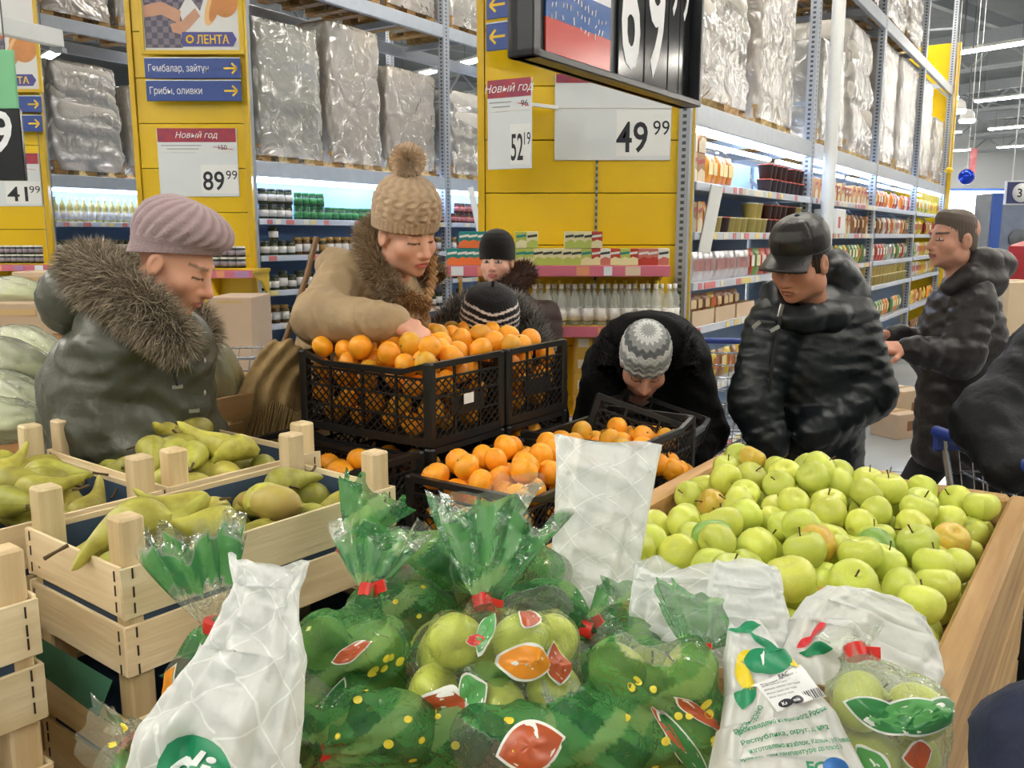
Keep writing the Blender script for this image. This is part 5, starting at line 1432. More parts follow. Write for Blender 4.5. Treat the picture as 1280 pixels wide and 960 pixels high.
def leafp(cx, cy, L, w, rot, n=20):
    s = np.linspace(-1, 1, n); up = np.stack([s * L, w * (1 - s ** 2)], 1); dn = np.stack([s[::-1] * L, -w * (1 - s[::-1] ** 2)], 1)
    P = np.vstack([up, dn[1:-1]]); c, s_ = math.cos(rot), math.sin(rot)
    return np.stack([cx + P[:, 0] * c - P[:, 1] * s_, cy + P[:, 0] * s_ + P[:, 1] * c], 1)
BAGN = 0
def tied_bag(label, body, tie, tip, lumps, ra, spec, fspec, flare=.07, real=False, neck_r=.012, k=.05, squash=1.0, tail=None, flat=.55):
    """body, tie, tip: world points of the belly's middle, the tape and the end of the frill"""
    global BAGN; BAGN += 1
    g = random.Random(BAGN * 13)
    body = np.asarray(body, float); T = np.asarray(tie, float) - body; E = np.asarray(tip, float) - body
    t = thing('apple_bag', label, 'bag of apples', body, 0., 'tied bags of apples')
    lp = np.array(lumps, float)
    lo = np.minimum(lp.min(0) - ra - .03, np.minimum(T, 0) - .03); hi_ = np.maximum(lp.max(0) + ra + .03, np.maximum(T, 0) + .03)
    s = Solid(lo, hi_, .0046)
    for c in lp: s.ell(c, np.array([ra + .004] * 3) * (1, 1, squash), k)
    n = nrm(T); H = np.linalg.norm(T); c0 = lp.mean(0)
    s.cap(c0 + (T - c0) * .45, T, ra * .85, neck_r, k=.035)
    e1 = nrm(np.cross(n, [0.2, 1, .1])); e2 = np.cross(n, e1)
    def pleat(P):
        d = P - c0; h = np.clip((d @ n) / H, 0, 1.2); a = np.arctan2(d @ e2, d @ e1)
        r1 = 1 - 2 * np.abs(np.sin(P[:, 0] * 42 + 2.2 * np.sin(P[:, 2] * 30 + BAGN) + P[:, 1] * 20)); r2 = 1 - 2 * np.abs(np.sin(P[:, 2] * 55 - P[:, 0] * 25 + 2.5 * np.sin(P[:, 1] * 38 + BAGN * 2)))
        return .004 * h * np.sin(a * 13 + 2 * np.sin(a * 3 + BAGN)) + .0022 * r1 + .0018 * r2
    s.disp(pleat, .02)
    V, F = s.surf()
    C = paint(V, None, spec, g)
    def proj(Pq, d):
        Pq = np.array(Pq, float); tt = np.zeros(len(Pq))
        for _ in range(60):
            q = np.clip(((Pq + d * tt[:, None] - s.lo) / s.h).round().astype(int), 0, s.n - 1)
            tt = np.minimum(tt + np.clip(s.d[q[:, 0], q[:, 1], q[:, 2]], -.004, .01) * .8, .09)
        return Pq + d * tt[:, None], tt
    def stamp(name, pts, d, m_, lift_, nr=5):
        d = nrm(d); P0, _ = proj([c0 + d * .15], -d); p = P0[0]
        t1 = nrm(np.cross([0, 0, 1.], d)); t2 = np.cross(d, t1)
        pts = np.asarray(pts, float); cc = pts.mean(0); A = np.vstack([cc + (pts - cc) * q for q in np.linspace(1, .2, nr)] + [cc[None]]); kk = len(pts)
        W, tt = proj(p + d * .045 + A[:, :1] * t1 + A[:, 1:] * t2, -d)
        for _ in range(2): tt[:-1] = .5 * tt[:-1] + .25 * (np.roll(tt[:-1], 1) + np.roll(tt[:-1], -1))
        W = p + d * .045 + A[:, :1] * t1 + A[:, 1:] * t2 - d * (tt - lift_)[:, None]
        F_ = [(r * kk + i, r * kk + (i + 1) % kk, (r + 1) * kk + (i + 1) % kk, (r + 1) * kk + i) for r in range(nr - 1) for i in range(kk)] + [((nr - 1) * kk + i, (nr - 1) * kk + (i + 1) % kk, nr * kk) for i in range(kk)]
        link(name, mesh_np(name, W, F_, m_), t)
    for col, d, la, lb, ang in spec.get('leaves', []):
        stamp('leaf_outline', leafp(0, 0, la * 1.1, lb * 1.14, ang), d, M_INKS['white'], .0012)
        stamp('printed_leaf', leafp(0, 0, la, lb, ang), d, M_INKS[col], .0024)
    for k_ in range(spec.get('dots', 0)):
        d = nrm([g.uniform(-1, 1), g.uniform(-1, -.05), g.uniform(-.5, .9)]); r_ = g.uniform(.004, .0065)
        stamp('printed_dot', oval(0, 0, r_, r_ * .9, 12), d, M_INKS['yellow'], .0018, 3)
    # frill
    nu, nv = 72, 18; a = np.linspace(0, 2 * PI, nu, endpoint=False)[:, None]; q = np.linspace(0, 1, nv)[None, :]
    fd = E - T; FL = np.linalg.norm(fd); fn = nrm(fd); f1 = nrm(np.cross(fn, [0., 1, .15])); f2 = np.cross(fn, f1)
    ph = BAGN * 1.3
    rad = neck_r * .9 + flare * q ** .85 * (1 + .16 * np.sin(a * 7 + ph + q * 2) + .10 * np.sin(a * 15 + ph * 2))
    jag = 1 + .13 * np.sin(a * 4 + ph) + .07 * np.sin(a * 9 + ph * 3)
    X = T[None, None] + fn * (q * FL * jag)[..., None] + f1 * (rad * np.cos(a))[..., None] + f2 * (rad * np.sin(a) * flat)[..., None]
    W = X.reshape(-1, 3)
    Cf = paint(W - T, None, fspec, g)
    qq = np.repeat(q, nu, 0).ravel()
    band = fspec.get('band')
    if band:
        edge = .03 * np.sin(np.repeat(a, nv, 1).ravel() * 17)
        m = (qq + edge > band[0]) & (qq + edge < band[1]); Cf[m] = LC(INK['green'], band[2])
        m2 = m & (np.sin(np.repeat(a, nv, 1).ravel() * 11 + qq * 3) > .3); Cf[m2] = LC(INK['dgreen'], band[2])
    V2 = np.vstack([V, W]); F2 = F.tolist() + (grid_faces(nu, nv, True) + len(V)).tolist()
    link('bag_film', mesh_np('bag_film', V2, F2, M_FILM, col=np.vstack([C, Cf])), t)
    b = MB(); b.tube([T - n * .009, T, T + n * .009], neck_r * 1.25, 10)
    td = nrm(tail if tail is not None else (1, -.4, .1)); b.beam(T, T + td * .03, .004, .017, up=(0, 0.3, 1))
    b.build('tie_tape', M_TIE, t)
    if real:
        for c in lp: apple_in(body + c, ra * .97, g, 'green apple inside the %s' % real, 'apples inside the clear bags')
    return t
def P3(px, py, z, dy=0.): return atz(px, py, z)
def off(p, px, py, dy):   # a point seen at a pixel, dy farther away than p
    return at(px, py, p[1] + dy)
CL = [(-.06, -.01, .028), (.018, -.045, -.02), (.085, -.015, .005), (-.055, .01, -.048), (.0, .03, .052), (.07, .045, -.04), (-.02, -.01, .0)]
GREEN = dict(cover=(.86, 22, .74), dots=12, haze=.16, leaves=[('brown', (.1, -.6, .8), .026, .009, .2), ('dgreen', (-.4, -1, -.2), .035, .01, 1.2)])
GREENF = dict(cover=(.55, 26, .85), haze=.1, band=(.35, .8, .85))
CLEARF = dict(cover=(.18, 30, .8), haze=.08)

b1 = P3(617, 828, 1.03)
tied_bag('clear bag of green apples with printed leaves, centre of the heap', b1, off(b1, 604, 752, .06), off(b1, 622, 640, .12),
         [(-.078, -.015, -.035), (.004, -.045, -.038), (.082, -.02, -.03), (-.05, -.012, .036), (.036, -.012, .036), (0, .045, -.01), (-.08, .055, -.01), (.082, .055, 0.005)], .0385,
         dict(haze=.015, ph=1., leaves=[('orange', (.55, -.75, .42), .034, .021, -.4), ('green', (-.35, -1, -.02), .02, .022, .6), ('brown', (-.75, -.75, -.35), .034, .024, -.3), ('brown', (.9, -.45, .25), .026, .016, 1.1),
              ('green', (.3, -1, -.3), .014, .009, .9), ('red', (-.25, -.6, .7), .012, .008, .5), ('brown', (.5, -.2, .8), .026, .014, .2), ('green', (-.1, -.5, .8), .03, .01, 1.4)], cover=(.05, 24, .6)),
         dict(cover=(.6, 24, .75), haze=.08, band=(.4, .95, .72)), flare=.085, real='clear bag with printed leaves', tail=(.9, -.4, -.1))
b2 = P3(440, 838, 1.0)
tied_bag('opaque green dotted bag left of the central clear bag', b2, off(b2, 461, 738, .06), off(b2, 472, 660, .12), [(-.04, 0, .04), (.04, -.01, .04), (-.04, -.01, -.04), (.04, .0, -.04), (0, .066, 0), (0, .0, -.11)], .039, GREEN, dict(cover=(.5, 26, .8), haze=.08, band=(.2, .6, .8)), flare=.06, tail=(1, -.4, .5), real='opaque green dotted bag')
b3 = P3(520, 700, 1.05)
tied_bag('green bag with a spread leafy frill behind the dotted bag', b3, off(b3, 438, 676, .02), off(b3, 470, 615, .06), [(-.05, 0, 0), (.02, -.01, .01), (.075, .0, -.01), (.0, .04, -.02), (.05, .05, -.03)], .038, dict(cover=(.7, 20, .75), haze=.14), dict(cover=(.6, 20, .85), haze=.08), flare=.055, tail=(-.6, -.6, -.6))
b4 = P3(630, 712, 1.05)
tied_bag('leaf printed bag at the back of the heap with a clear standing frill', b4, off(b4, 622, 672, .05), off(b4, 610, 618, .10), [(-.05, 0, 0), (.02, -.01, .01), (.07, .0, -.01), (.0, .05, -.02)], .04, dict(cover=(.75, 24, .76), haze=.1, ph=2), dict(haze=.1, cover=(.12, 30, .7)), flare=.085)
b5 = P3(690, 790, 1.02)
tied_bag('bag with a sideways clear frill beside the central clear bag', b5 + (0, .06, 0), off(b5, 735, 786, .03), off(b5, 772, 770, .03), [(-.04, .02, 0), (.015, .01, .01), (-.02, .05, -.03)], .036, dict(cover=(.6, 24, .85), haze=.1, ph=3), CLEARF, flare=.045, tail=(.8, -.3, .9))
b6 = P3(822, 885, 1.0)
tied_bag('big green bag with yellow dots beside the white printed bag', b6, off(b6, 862, 810, .08), off(b6, 872, 765, .13), [(-.05, .01, .05), (.035, -.01, .055), (-.035, -.02, -.03), (.05, -.01, -.025), (.0, .04, -.1), (.08, .0, -.1), (0, .072, .01)], .039, dict(cover=(.9, 20, .76), dots=18, haze=.16, ph=4, leaves=[('brown', (.5, -.8, .5), .04, .006, -.8), ('brown', (-.1, -1, .3), .035, .005, -.9), ('dgreen', (.3, -1, -.2), .06, .012, -1.)]), dict(cover=(.55, 24, .85), haze=.08, band=(.1, .9, .65)), flare=.06, real='big green bag with yellow dots')
b7 = P3(470, 925, .955)
tied_bag('green bag in the lower heap with its tie near the white bag', b7, off(b7, 408, 938, -.03), off(b7, 402, 880, -.01), [(-.03, 0, .02), (.035, -.01, .025), (0, .03, -.02), (.06, .03, -.02)], .04, dict(cover=(.85, 22, .78), dots=9, haze=.1, ph=5), dict(cover=(.45, 26, .85), haze=.08), flare=.045, tail=(.9, -.4, .3))
b8 = P3(645, 945, .95)
tied_bag('bag with a brown leaf print under the central clear bag', b8, off(b8, 726, 955, -.02), off(b8, 742, 880, .03), [(-.04, 0, .02), (.035, -.015, .02), (0, .035, 0), (.075, .02, -.01)], .041, dict(cover=(.55, 24, .9), haze=.06, ph=6, leaves=[('brown', (-.0, -.9, .55), .04, .027, .25)], dots=5), dict(cover=(.4, 26, .8), haze=.08), flare=.06, real=False, tail=(.4, -.6, .3))
b9 = P3(262, 850, 1.03)
tied_bag('slim clear bag with a fan-shaped green frill before the pear crate', b9, off(b9, 268, 783, .0), off(b9, 238, 665, .02), [(-.02, 0, -.01), (.02, .0, .02), (0, .03, -.04)], .036, dict(cover=(.3, 20, .85), haze=.05, leaves=[('orange', (-.8, -.6, .1), .045, .014, 1.2), ('red', (.1, -1, .35), .014, .014, .3)]), dict(haze=.06, band=(.42, .86, .9)), flare=.058, flat=.3, tail=(.9, -.3, .5))
b10 = P3(200, 955, 1.0)
tied_bag('crumpled clear bag in the bottom corner by the stacked crates', b10, off(b10, 165, 935, -.01), off(b10, 120, 925, .0), [(-.03, 0, 0), (.03, .0, .01), (.08, .02, 0)], .036, dict(cover=(.35, 26, .8), haze=.08, dots=6, ph=2.), dict(haze=.1, cover=(.15, 30, .7)), flare=.04)
b11 = P3(1105, 905, 1.0)
tied_bag('clear bag with green band and small apple picture beside the printed white bag', b11, off(b11, 1070, 815, .07), off(b11, 1062, 790, .09), [(-.03, 0, .03), (.035, -.01, .025), (-.02, -.01, -.04), (.035, .0, -.045), (0, .05, 0)], .0375, dict(haze=.14, leaves=[('brown', (.28, -1, -.06), .019, .017, .1), ('green', (-.55, -.85, -.35), .03, .016, -.9), ('green', (.1, -.75, .66), .05, .016, .0), ('dgreen', (.5, -.7, .6), .04, .016, .1), ('dgreen', (-.4, -.7, .6), .04, .016, -.1)]), dict(haze=.12), flare=.03, real='clear bag with the green band')
b12 = P3(545, 930, .94)
tied_bag('plain green bag at the bottom between the dotted and central bags', b12, off(b12, 560, 890, .08), off(b12, 565, 870, .11), [(-.04, 0, .01), (.035, 0, .015), (0, .04, 0)], .041, dict(cover=(.9, 18, .78), dots=8, haze=.14, ph=7), CLEARF, flare=.03)
b13 = P3(745, 930, .97)
tied_bag('crinkled leafy bag between the central bag and the big dotted bag', b13, off(b13, 728, 895, .05), off(b13, 716, 868, .06), [(-.03, 0, .01), (.03, 0, .0), (0, .04, 0)], .038, dict(cover=(.7, 26, .88), haze=.12, ph=8), CLEARF, flare=.04)
for q_, (px_, py_, z_, n_) in enumerate(((500, 765, .97, 'behind the opaque dotted bag'), (580, 745, .96, 'behind the central clear bag'), (690, 850, .95, 'beside the central clear bag, low in the heap'), (770, 815, .96, 'below the upright lattice bag'), (380, 880, .95, 'under the tall white logo bag'))):
    bq = P3(px_, py_, z_)
    tied_bag('crumpled green filler bag ' + n_, bq, off(bq, px_ + 12, py_ - 50, .08), off(bq, px_ + 20, py_ - 75, .1), [(-.05, 0, .0), (.03, -.01, .01), (.0, .05, 0), (-.02, -.02, -.05), (.06, .03, -.03)], .042, dict(cover=(.7, 21 + q_, .76), dots=6, haze=.14, ph=q_ * 1.9), dict(cover=(.4, 26, .7), haze=.1), flare=.045)
b14 = P3(560, 860, .96)
tied_bag('dark green bag tucked beneath the central clear bag', b14 + (0, .04, -.02), off(b14, 520, 835, .1), off(b14, 510, 820, .12), [(-.05, 0, .0), (.03, 0, .0), (.0, .04, 0), (-.02, -.02, -.02)], .042, dict(cover=(.9, 20, .8), dots=9, haze=.1, ph=9), CLEARF, flare=.02)

# ------------------------------------------------------------------ white translucent bags
def hdpe(name, lattice=True):
    if name in MATS: return MATS[name]
    m = bpy.data.materials.new(name); m.use_nodes = True; nt = m.node_tree; N = nt.nodes; L = nt.links
    N.remove(N['Principled BSDF']); out = N['Material Output']
    uv = N.new('ShaderNodeUVMap'); sx = N.new('ShaderNodeSeparateXYZ'); L.new(uv.outputs[0], sx.inputs[0])
    def op(o, a, b):
        q = N.new('ShaderNodeMath'); q.operation = o
        for i, x in enumerate((a, b)):
            if hasattr(x, 'links'): L.new(x, q.inputs[i])
            else: q.inputs[i].default_value = x
        return q.outputs[0]
    s1, s2 = op('MULTIPLY', sx.outputs['X'], 30.), op('MULTIPLY', sx.outputs['Y'], 19.)
    def fam(sgn): return op('LESS_THAN', op('ABSOLUTE', op('SUBTRACT', op('FRACT', op('ADD' if sgn > 0 else 'SUBTRACT', s1, s2), 0.), .5), 0.), .026)
    lat = op('MAXIMUM', fam(1), fam(-1))
    nz = N.new('ShaderNodeTexNoise'); nz.inputs['Scale'].default_value = 14; nz.inputs['Detail'].default_value = 4; nz.inputs['Distortion'].default_value = 1.
    tc = N.new('ShaderNodeTexCoord'); L.new(tc.outputs['Object'], nz.inputs['Vector'])
    bp = N.new('ShaderNodeBump'); bp.inputs['Strength'].default_value = .6; bp.inputs['Distance'].default_value = .02; L.new(nz.outputs['Fac'], bp.inputs['Height'])
    tr = N.new('ShaderNodeBsdfTransparent'); tr.inputs[0].default_value = (1, 1, 1, 1)
    df = N.new('ShaderNodeBsdfDiffuse'); tl = N.new('ShaderNodeBsdfTranslucent'); gl = N.new('ShaderNodeBsdfGlossy'); gl.inputs['Roughness'].default_value = .25
    for q in (df, gl): L.new(bp.outputs[0], q.inputs['Normal'])
    for q in (df, tl): q.inputs[0].default_value = lin((244, 248, 246))
    a = N.new('ShaderNodeMixShader'); a.inputs[0].default_value = .32; L.new(df.outputs[0], a.inputs[1]); L.new(tl.outputs[0], a.inputs[2])
    f = op('ADD', .78, op('MULTIPLY', lat, .2 if lattice else 0.))
    b = N.new('ShaderNodeMixShader'); L.new(f, b.inputs[0]); L.new(tr.outputs[0], b.inputs[1]); L.new(a.outputs[0], b.inputs[2])
    c = N.new('ShaderNodeMixShader'); c.inputs[0].default_value = .06; L.new(b.outputs[0], c.inputs[1]); L.new(gl.outputs[0], c.inputs[2])
    L.new(c.outputs[0], out.inputs[0]); MATS[name] = m
    return m
M_HDPE = hdpe('white_bag_film'); M_HDPE2 = hdpe('white_bag_film_plain', False)
M_INKG = mat('ink_green', (28, 138, 92), .45); M_INKY = mat('ink_yellow', (232, 208, 40), .45); M_INKR = mat('ink_bright_red', (220, 50, 60), .45); M_INKW = mat('ink_white', (236, 240, 238), .45)
def white_bag(label, stations, seed, m=None, wr=1.0, group='white plastic bags', open_top=True, jag=.012):
    """stations bottom to top: (px, py, Y, half width px, half depth m)"""
    ns = len(stations); nu, nv = 96, 64
    q = np.linspace(0, ns - 1, nv); i0 = np.minimum(q.astype(int), ns - 2); fr = q - i0; fr = fr * fr * (3 - 2 * fr) * .5 + fr * .5
    cen = np.array([at(s[0], s[1], s[2]) for s in stations]); hw = np.array([s[3] * s[2] / FPX for s in stations]); hd = np.array([s[4] for s in stations])
    c = cen[i0] + (cen[i0 + 1] - cen[i0]) * fr[:, None]; w = hw[i0] + (hw[i0 + 1] - hw[i0]) * fr; d = hd[i0] + (hd[i0 + 1] - hd[i0]) * fr
    ax = np.gradient(c, axis=0); ax /= np.linalg.norm(ax, axis=1)[:, None]
    ex = np.array([1., 0, 0]) - ax * ax[:, :1]; ex /= np.linalg.norm(ex, axis=1)[:, None]; ey = np.cross(ax, ex)
    a = np.linspace(-PI / 2, 3 * PI / 2, nu)[:, None]    # starts at the front
    v = np.linspace(0, 1, nv)[None, :]
    fold = wr * (.05 * np.sin(a * 5 + seed + 3 * v) + .05 * np.sin(a * 9 + seed * 2 - 5 * v + np.sin(v * 9)) + .03 * np.sin(a * 17 + seed + 4 * np.sin(v * 5)))
    e = .75
    cx = np.sign(np.cos(a)) * np.abs(np.cos(a)) ** e; sy = np.sign(np.sin(a)) * np.abs(np.sin(a)) ** e
    lift = jag * (np.sin(a * 2 + seed) + .6 * np.sin(a * 5 + seed * 3)) * v ** 6
    rip = wr * (.004 * np.sin(v * 34 + 3 * np.sin(a * 2 + seed)) + .003 * np.sin(v * 61 + a * 4 + seed))
    P = c[None] + ex[None] * (w * cx * (1 + fold * .5))[..., None] + ey[None] * ((d * sy) * (1 + fold * 2) + rip * sy)[..., None] + ax[None] * lift[..., None]
    base = c[0].copy()
    t = thing('white_bag', label, 'plastic bag', base, 0., group)
    me = mesh_np('bag_film', (P - base).reshape(-1, 3), grid_faces(nu, nv), m or M_HDPE)
    sl = np.concatenate([[0], np.cumsum(np.linalg.norm(np.diff(c, axis=0), axis=1))])
    per = 2 * (w.mean() + d.mean()) * 1.0
    U = np.repeat((np.arange(nu) / (nu - 1) * per)[:, None], nv, 1).ravel(); Vv = np.repeat(sl[None, :], nu, 0).ravel()
    uvl = me.uv_layers.new(name='UVMap'); li = np.zeros(len(me.loops), np.int32); me.loops.foreach_get('vertex_index', li)
    uvl.data.foreach_set('uv', np.stack([U[li], Vv[li]], 1).astype(np.float32).ravel())
    link('bag_film', me, t)
    Q = P - base
    def surf(xm, ym, lift_=.002):
        """xm across the front in metres from its middle line, ym along the bag from the bottom"""
        xm = np.asarray(xm, float); ym = np.asarray(ym, float)
        j = np.clip(np.interp(ym, sl, np.arange(nv)), 0, nv - 1.001); wl = np.interp(ym, sl, w)
        s_ = np.clip(xm / wl, -.985, .985); ang = -PI / 2 + np.arcsin(np.sign(s_) * np.abs(s_) ** (1 / e))
        ang = np.where(ang < -PI / 2, ang + 2 * PI, ang)
        i = (ang + PI / 2) / (2 * PI) * (nu - 1); i = np.clip(i, 0, nu - 1.001)
        ia, ja = i.astype(int), j.astype(int); fi, fj = (i - ia)[:, None], (j - ja)[:, None]
        p = Q[ia, ja] * (1 - fi) * (1 - fj) + Q[ia + 1, ja] * fi * (1 - fj) + Q[ia, ja + 1] * (1 - fi) * fj + Q[ia + 1, ja + 1] * fi * fj
        o_ = -ey[ja] * np.sqrt(np.maximum(0.1, 1 - s_ ** 2))[:, None] + ex[ja] * s_[:, None]
        return p + o_ * lift_
    def decal(name, pts, m_, lf=.003, n=10):
        """filled outline laid on the bag"""
        pts = np.asarray(pts, float); cc = pts.mean(0); rings = [cc + (pts - cc) * k for k in np.linspace(1, .0, n)[:-1]]
        A = np.vstack(rings + [cc[None]]); k = len(pts); W = surf(A[:, 0], A[:, 1], lf)
        F = [(r * k + i, r * k + (i + 1) % k, (r + 1) * k + (i + 1) % k, (r + 1) * k + i) for r in range(n - 2) for i in range(k)]
        F += [((n - 2) * k + i, (n - 2) * k + (i + 1) % k, (n - 1) * k) for i in range(k)]
        return link(name, mesh_np(name, W, F, m_), t)
    def text(body, x, y, h, m_, w_=None, rot=0., bold=0., shear=0., lf=.0035):
        o = lettering(t, body, (0, 0, 0), (1, 0, 0), (0, 1, 0), h, m_, w=w_, bold=bold, shear=shear, th=0)
        V = np.array([q_.co[:] for q_ in o.data.vertices]); cr, sr = math.cos(rot), math.sin(rot)
        W = surf(x + V[:, 0] * cr - V[:, 1] * sr, y + V[:, 0] * sr + V[:, 1] * cr, lf)
        o.data.vertices.foreach_set('co', W.astype(np.float32).ravel()); o.data.update()
        return o
    return t, surf, decal, text, sl[-1]
# tall bag standing at the front left, with a green round logo
t, sf, dec, txt, LL = white_bag('tall white bag with a green round logo in front of the pear crates',
    [(262, 1010, .86, 125, .05), (275, 940, .88, 108, .055), (298, 880, .90, 84, .05), (318, 820, .93, 68, .035), (326, 770, .95, 50, .028), (334, 735, .97, 42, .022), (338, 702, .98, 52, .018)], 1.0, m=M_HDPE, wr=1.3, jag=.005)
yl = .042
dec('logo_disc', oval(-.005, yl + .004, .042, .032), M_INKG, .003)
txt('dia', -.036, yl - .004, .03, M_INKW, .07, bold=.02, shear=.35, lf=.005)
# tall upright lattice bag in the middle
white_bag('tall upright lattice-printed white bag standing behind the green bags',
    [(742, 830, 1.42, 44, .05), (735, 790, 1.43, 52, .055), (738, 740, 1.45, 58, .05), (745, 690, 1.47, 58, .04), (752, 640, 1.49, 60, .035), (758, 590, 1.51, 64, .03), (761, 552, 1.53, 68, .026)], 2.3, wr=.8, jag=.004)
# low bag in front of the apples
white_bag('short crumpled white bag in front of the loose apples',
    [(880, 850, 1.24, 100, .05), (885, 810, 1.28, 104, .05), (882, 770, 1.31, 98, .045), (884, 735, 1.33, 94, .035), (884, 712, 1.345, 94, .025)], 3.1, wr=1.5, jag=.012)
white_bag('folded white bag flap standing up beside the printed bag',
    [(930, 830, 1.2, 52, .03), (938, 780, 1.23, 52, .028), (932, 740, 1.26, 48, .024), (932, 707, 1.28, 44, .02)], 5.1, m=M_HDPE2, wr=1.1, jag=.006)
# bag with the rounded top on the right
t, sf, dec, txt, LL = white_bag('white bag with a rounded crown and a red print before the apple bin edge',
    [(1060, 890, 1.12, 88, .05), (1070, 850, 1.15, 100, .06), (1082, 810, 1.18, 96, .055), (1090, 775, 1.2, 84, .045), (1096, 752, 1.21, 62, .03), (1098, 743, 1.215, 24, .012)], 4.2, m=M_HDPE2, wr=1.0, jag=.003)
dec('red_print', leafp(-.075, .075, .02, .006, 1.2), M_INKR); dec('red_print', leafp(-.085, .055, .014, .005, 1.0), M_INKR); dec('green_print', leafp(-.07, .042, .02, .008, .3), M_INKG)
# the printed bag with the sticker
t, sf, dec, txt, LL = white_bag('white printed bag with green apple picture, label sticker and barcode',
    [(985, 1010, .93, 118, .07), (978, 960, .96, 98, .07), (970, 910, .99, 78, .06), (955, 860, 1.02, 54, .045), (940, 820, 1.04, 38, .03), (934, 795, 1.05, 27, .02), (930, 780, 1.06, 20, .012)], 2.9, m=M_HDPE2, wr=.5, jag=.004)
top = LL
dec('green_print', leafp(-.004, top - .008, .018, .007, -.1), M_INKG); dec('yellow_print', oval(-.014, top - .036, .01, .007, rot=.3), M_INKY)
dec('yellow_print', leafp(-.026, top - .062, .024, .008, 1.5), M_INKY); dec('green_print', oval(.012, top - .05, .026, .018), M_INKG, .0034); dec('green_print', oval(-.002, top - .046, .018, .016, rot=.4), M_INKG, .0036)
dec('green_print', leafp(.012, top - .026, .018, .005, -.7), M_INKG); dec('green_print', leafp(-.035, top - .088, .02, .011, 1.1), M_INKG); dec('yellow_print', oval(.036, top - .062, .008, .005, rot=-.4), M_INKY)
dec('white_print', leafp(.002, top - .044, .012, .002, 1.1), M_INKW, .0045)
sk = np.array([(-.012, -.118), (.058, -.106), (.046, -.066), (-.024, -.072)]); sk = np.vstack([sk[i] + (sk[(i + 1) % 4] - sk[i]) * f for i in range(4) for f in (0, .25, .5, .75)]); sk[:, 1] += top
dec('label_sticker', sk, M_CARD2, .0055)
for k in range(6): txt('Яблоки свежие сорт первый', -.018 + k * .0008, top - .078 - k * .0048, .0022, M_INK, .044 - (k % 3) * .008, rot=.1, lf=.0072)
for k in range(13): dec('barcode_bar', [(.028 + k * .0022, top - .11 + k * .0003), (.028 + k * .0022 + (.0012 if k % 3 else .0006), top - .11 + k * .0003), (.026 + k * .0022 + (.0012 if k % 3 else .0006), top - .099 + k * .0003), (.026 + k * .0022, top - .099 + k * .0003)], M_INK, .0072, 2)
dec('logo_oval', oval(.0, top - .110, .0085, .0048, rot=.15), M_INK, .0072, 4); dec('logo_oval', oval(.0145, top - .108, .0085, .0048, rot=.15), M_INK, .0072, 4)
txt('Ko', -.005, top - .1125, .004, M_INKW, rot=.15, lf=.009, bold=.02); txt('mia', .0085, top - .1105, .004, M_INKW, rot=.15, lf=.009, bold=.02)
txt('EAC', .008, top - .074, .0045, M_INK, rot=.1, lf=.0072, bold=.02)
for k, (s_, x_, y_, w_, r_) in enumerate((('ЯБЛОКИ СЕЗОННО', -.056, .146, .05, .85), ('РУССКАЯ ЯБЛОНЯ', -.03, .131, .07, .12), ('Произведено из Красного, Россия', -.06, .143, .11, .18), ('Республика, округ, д. №2', -.056, .156, .1, .16), ('изготовлено из яблок, Казань, ул. Новая', -.05, .166, .12, .12), ('хранить при температуре до плюс 10', -.062, .178, .12, .14))):
    if k == 1: continue
    txt(s_, x_, top - y_, .0052, M_INKG, w_, rot=r_, bold=.02)
dec('eco_mark', oval(.04, top - .185, .016, .011, rot=-.1), mat('ink_blue', (60, 120, 190), .45), .004); txt('ECO', .008, top - .19, .012, M_INKG, bold=.03, rot=-.05)
# ------------------------------------------------------------------ people
M_SKIN = mat('skin', rough=.5, vcol=True, spec=.35, bump=.04, bscale=120, sub=.12)
M_KNIT = mat('knit_wool', rough=.9, vcol=True, spec=.15, bump=.35, bscale=210, sheen=.2)
M_FUR = mat('fur_strands', rough=.7, vcol=True, spec=.25)
M_HAIR = mat('hair_strands', rough=.5, vcol=True, spec=.35)
M_TROUSER = mat('trouser_cloth', (30, 32, 36), .8, var=.2, scale=20); M_SHOE = mat('shoe_leather', (24, 22, 22), .4)
M_ZIP = mat('zip_metal', (170, 168, 160), .3, metal=.8)
def coat_mat(name, c, rough=.45, spec=.4, bump=.25, sheen=0.): return mat(name, c, rough, var=.18, scale=14, bump=bump, bscale=26, spec=spec, sheen=sheen)

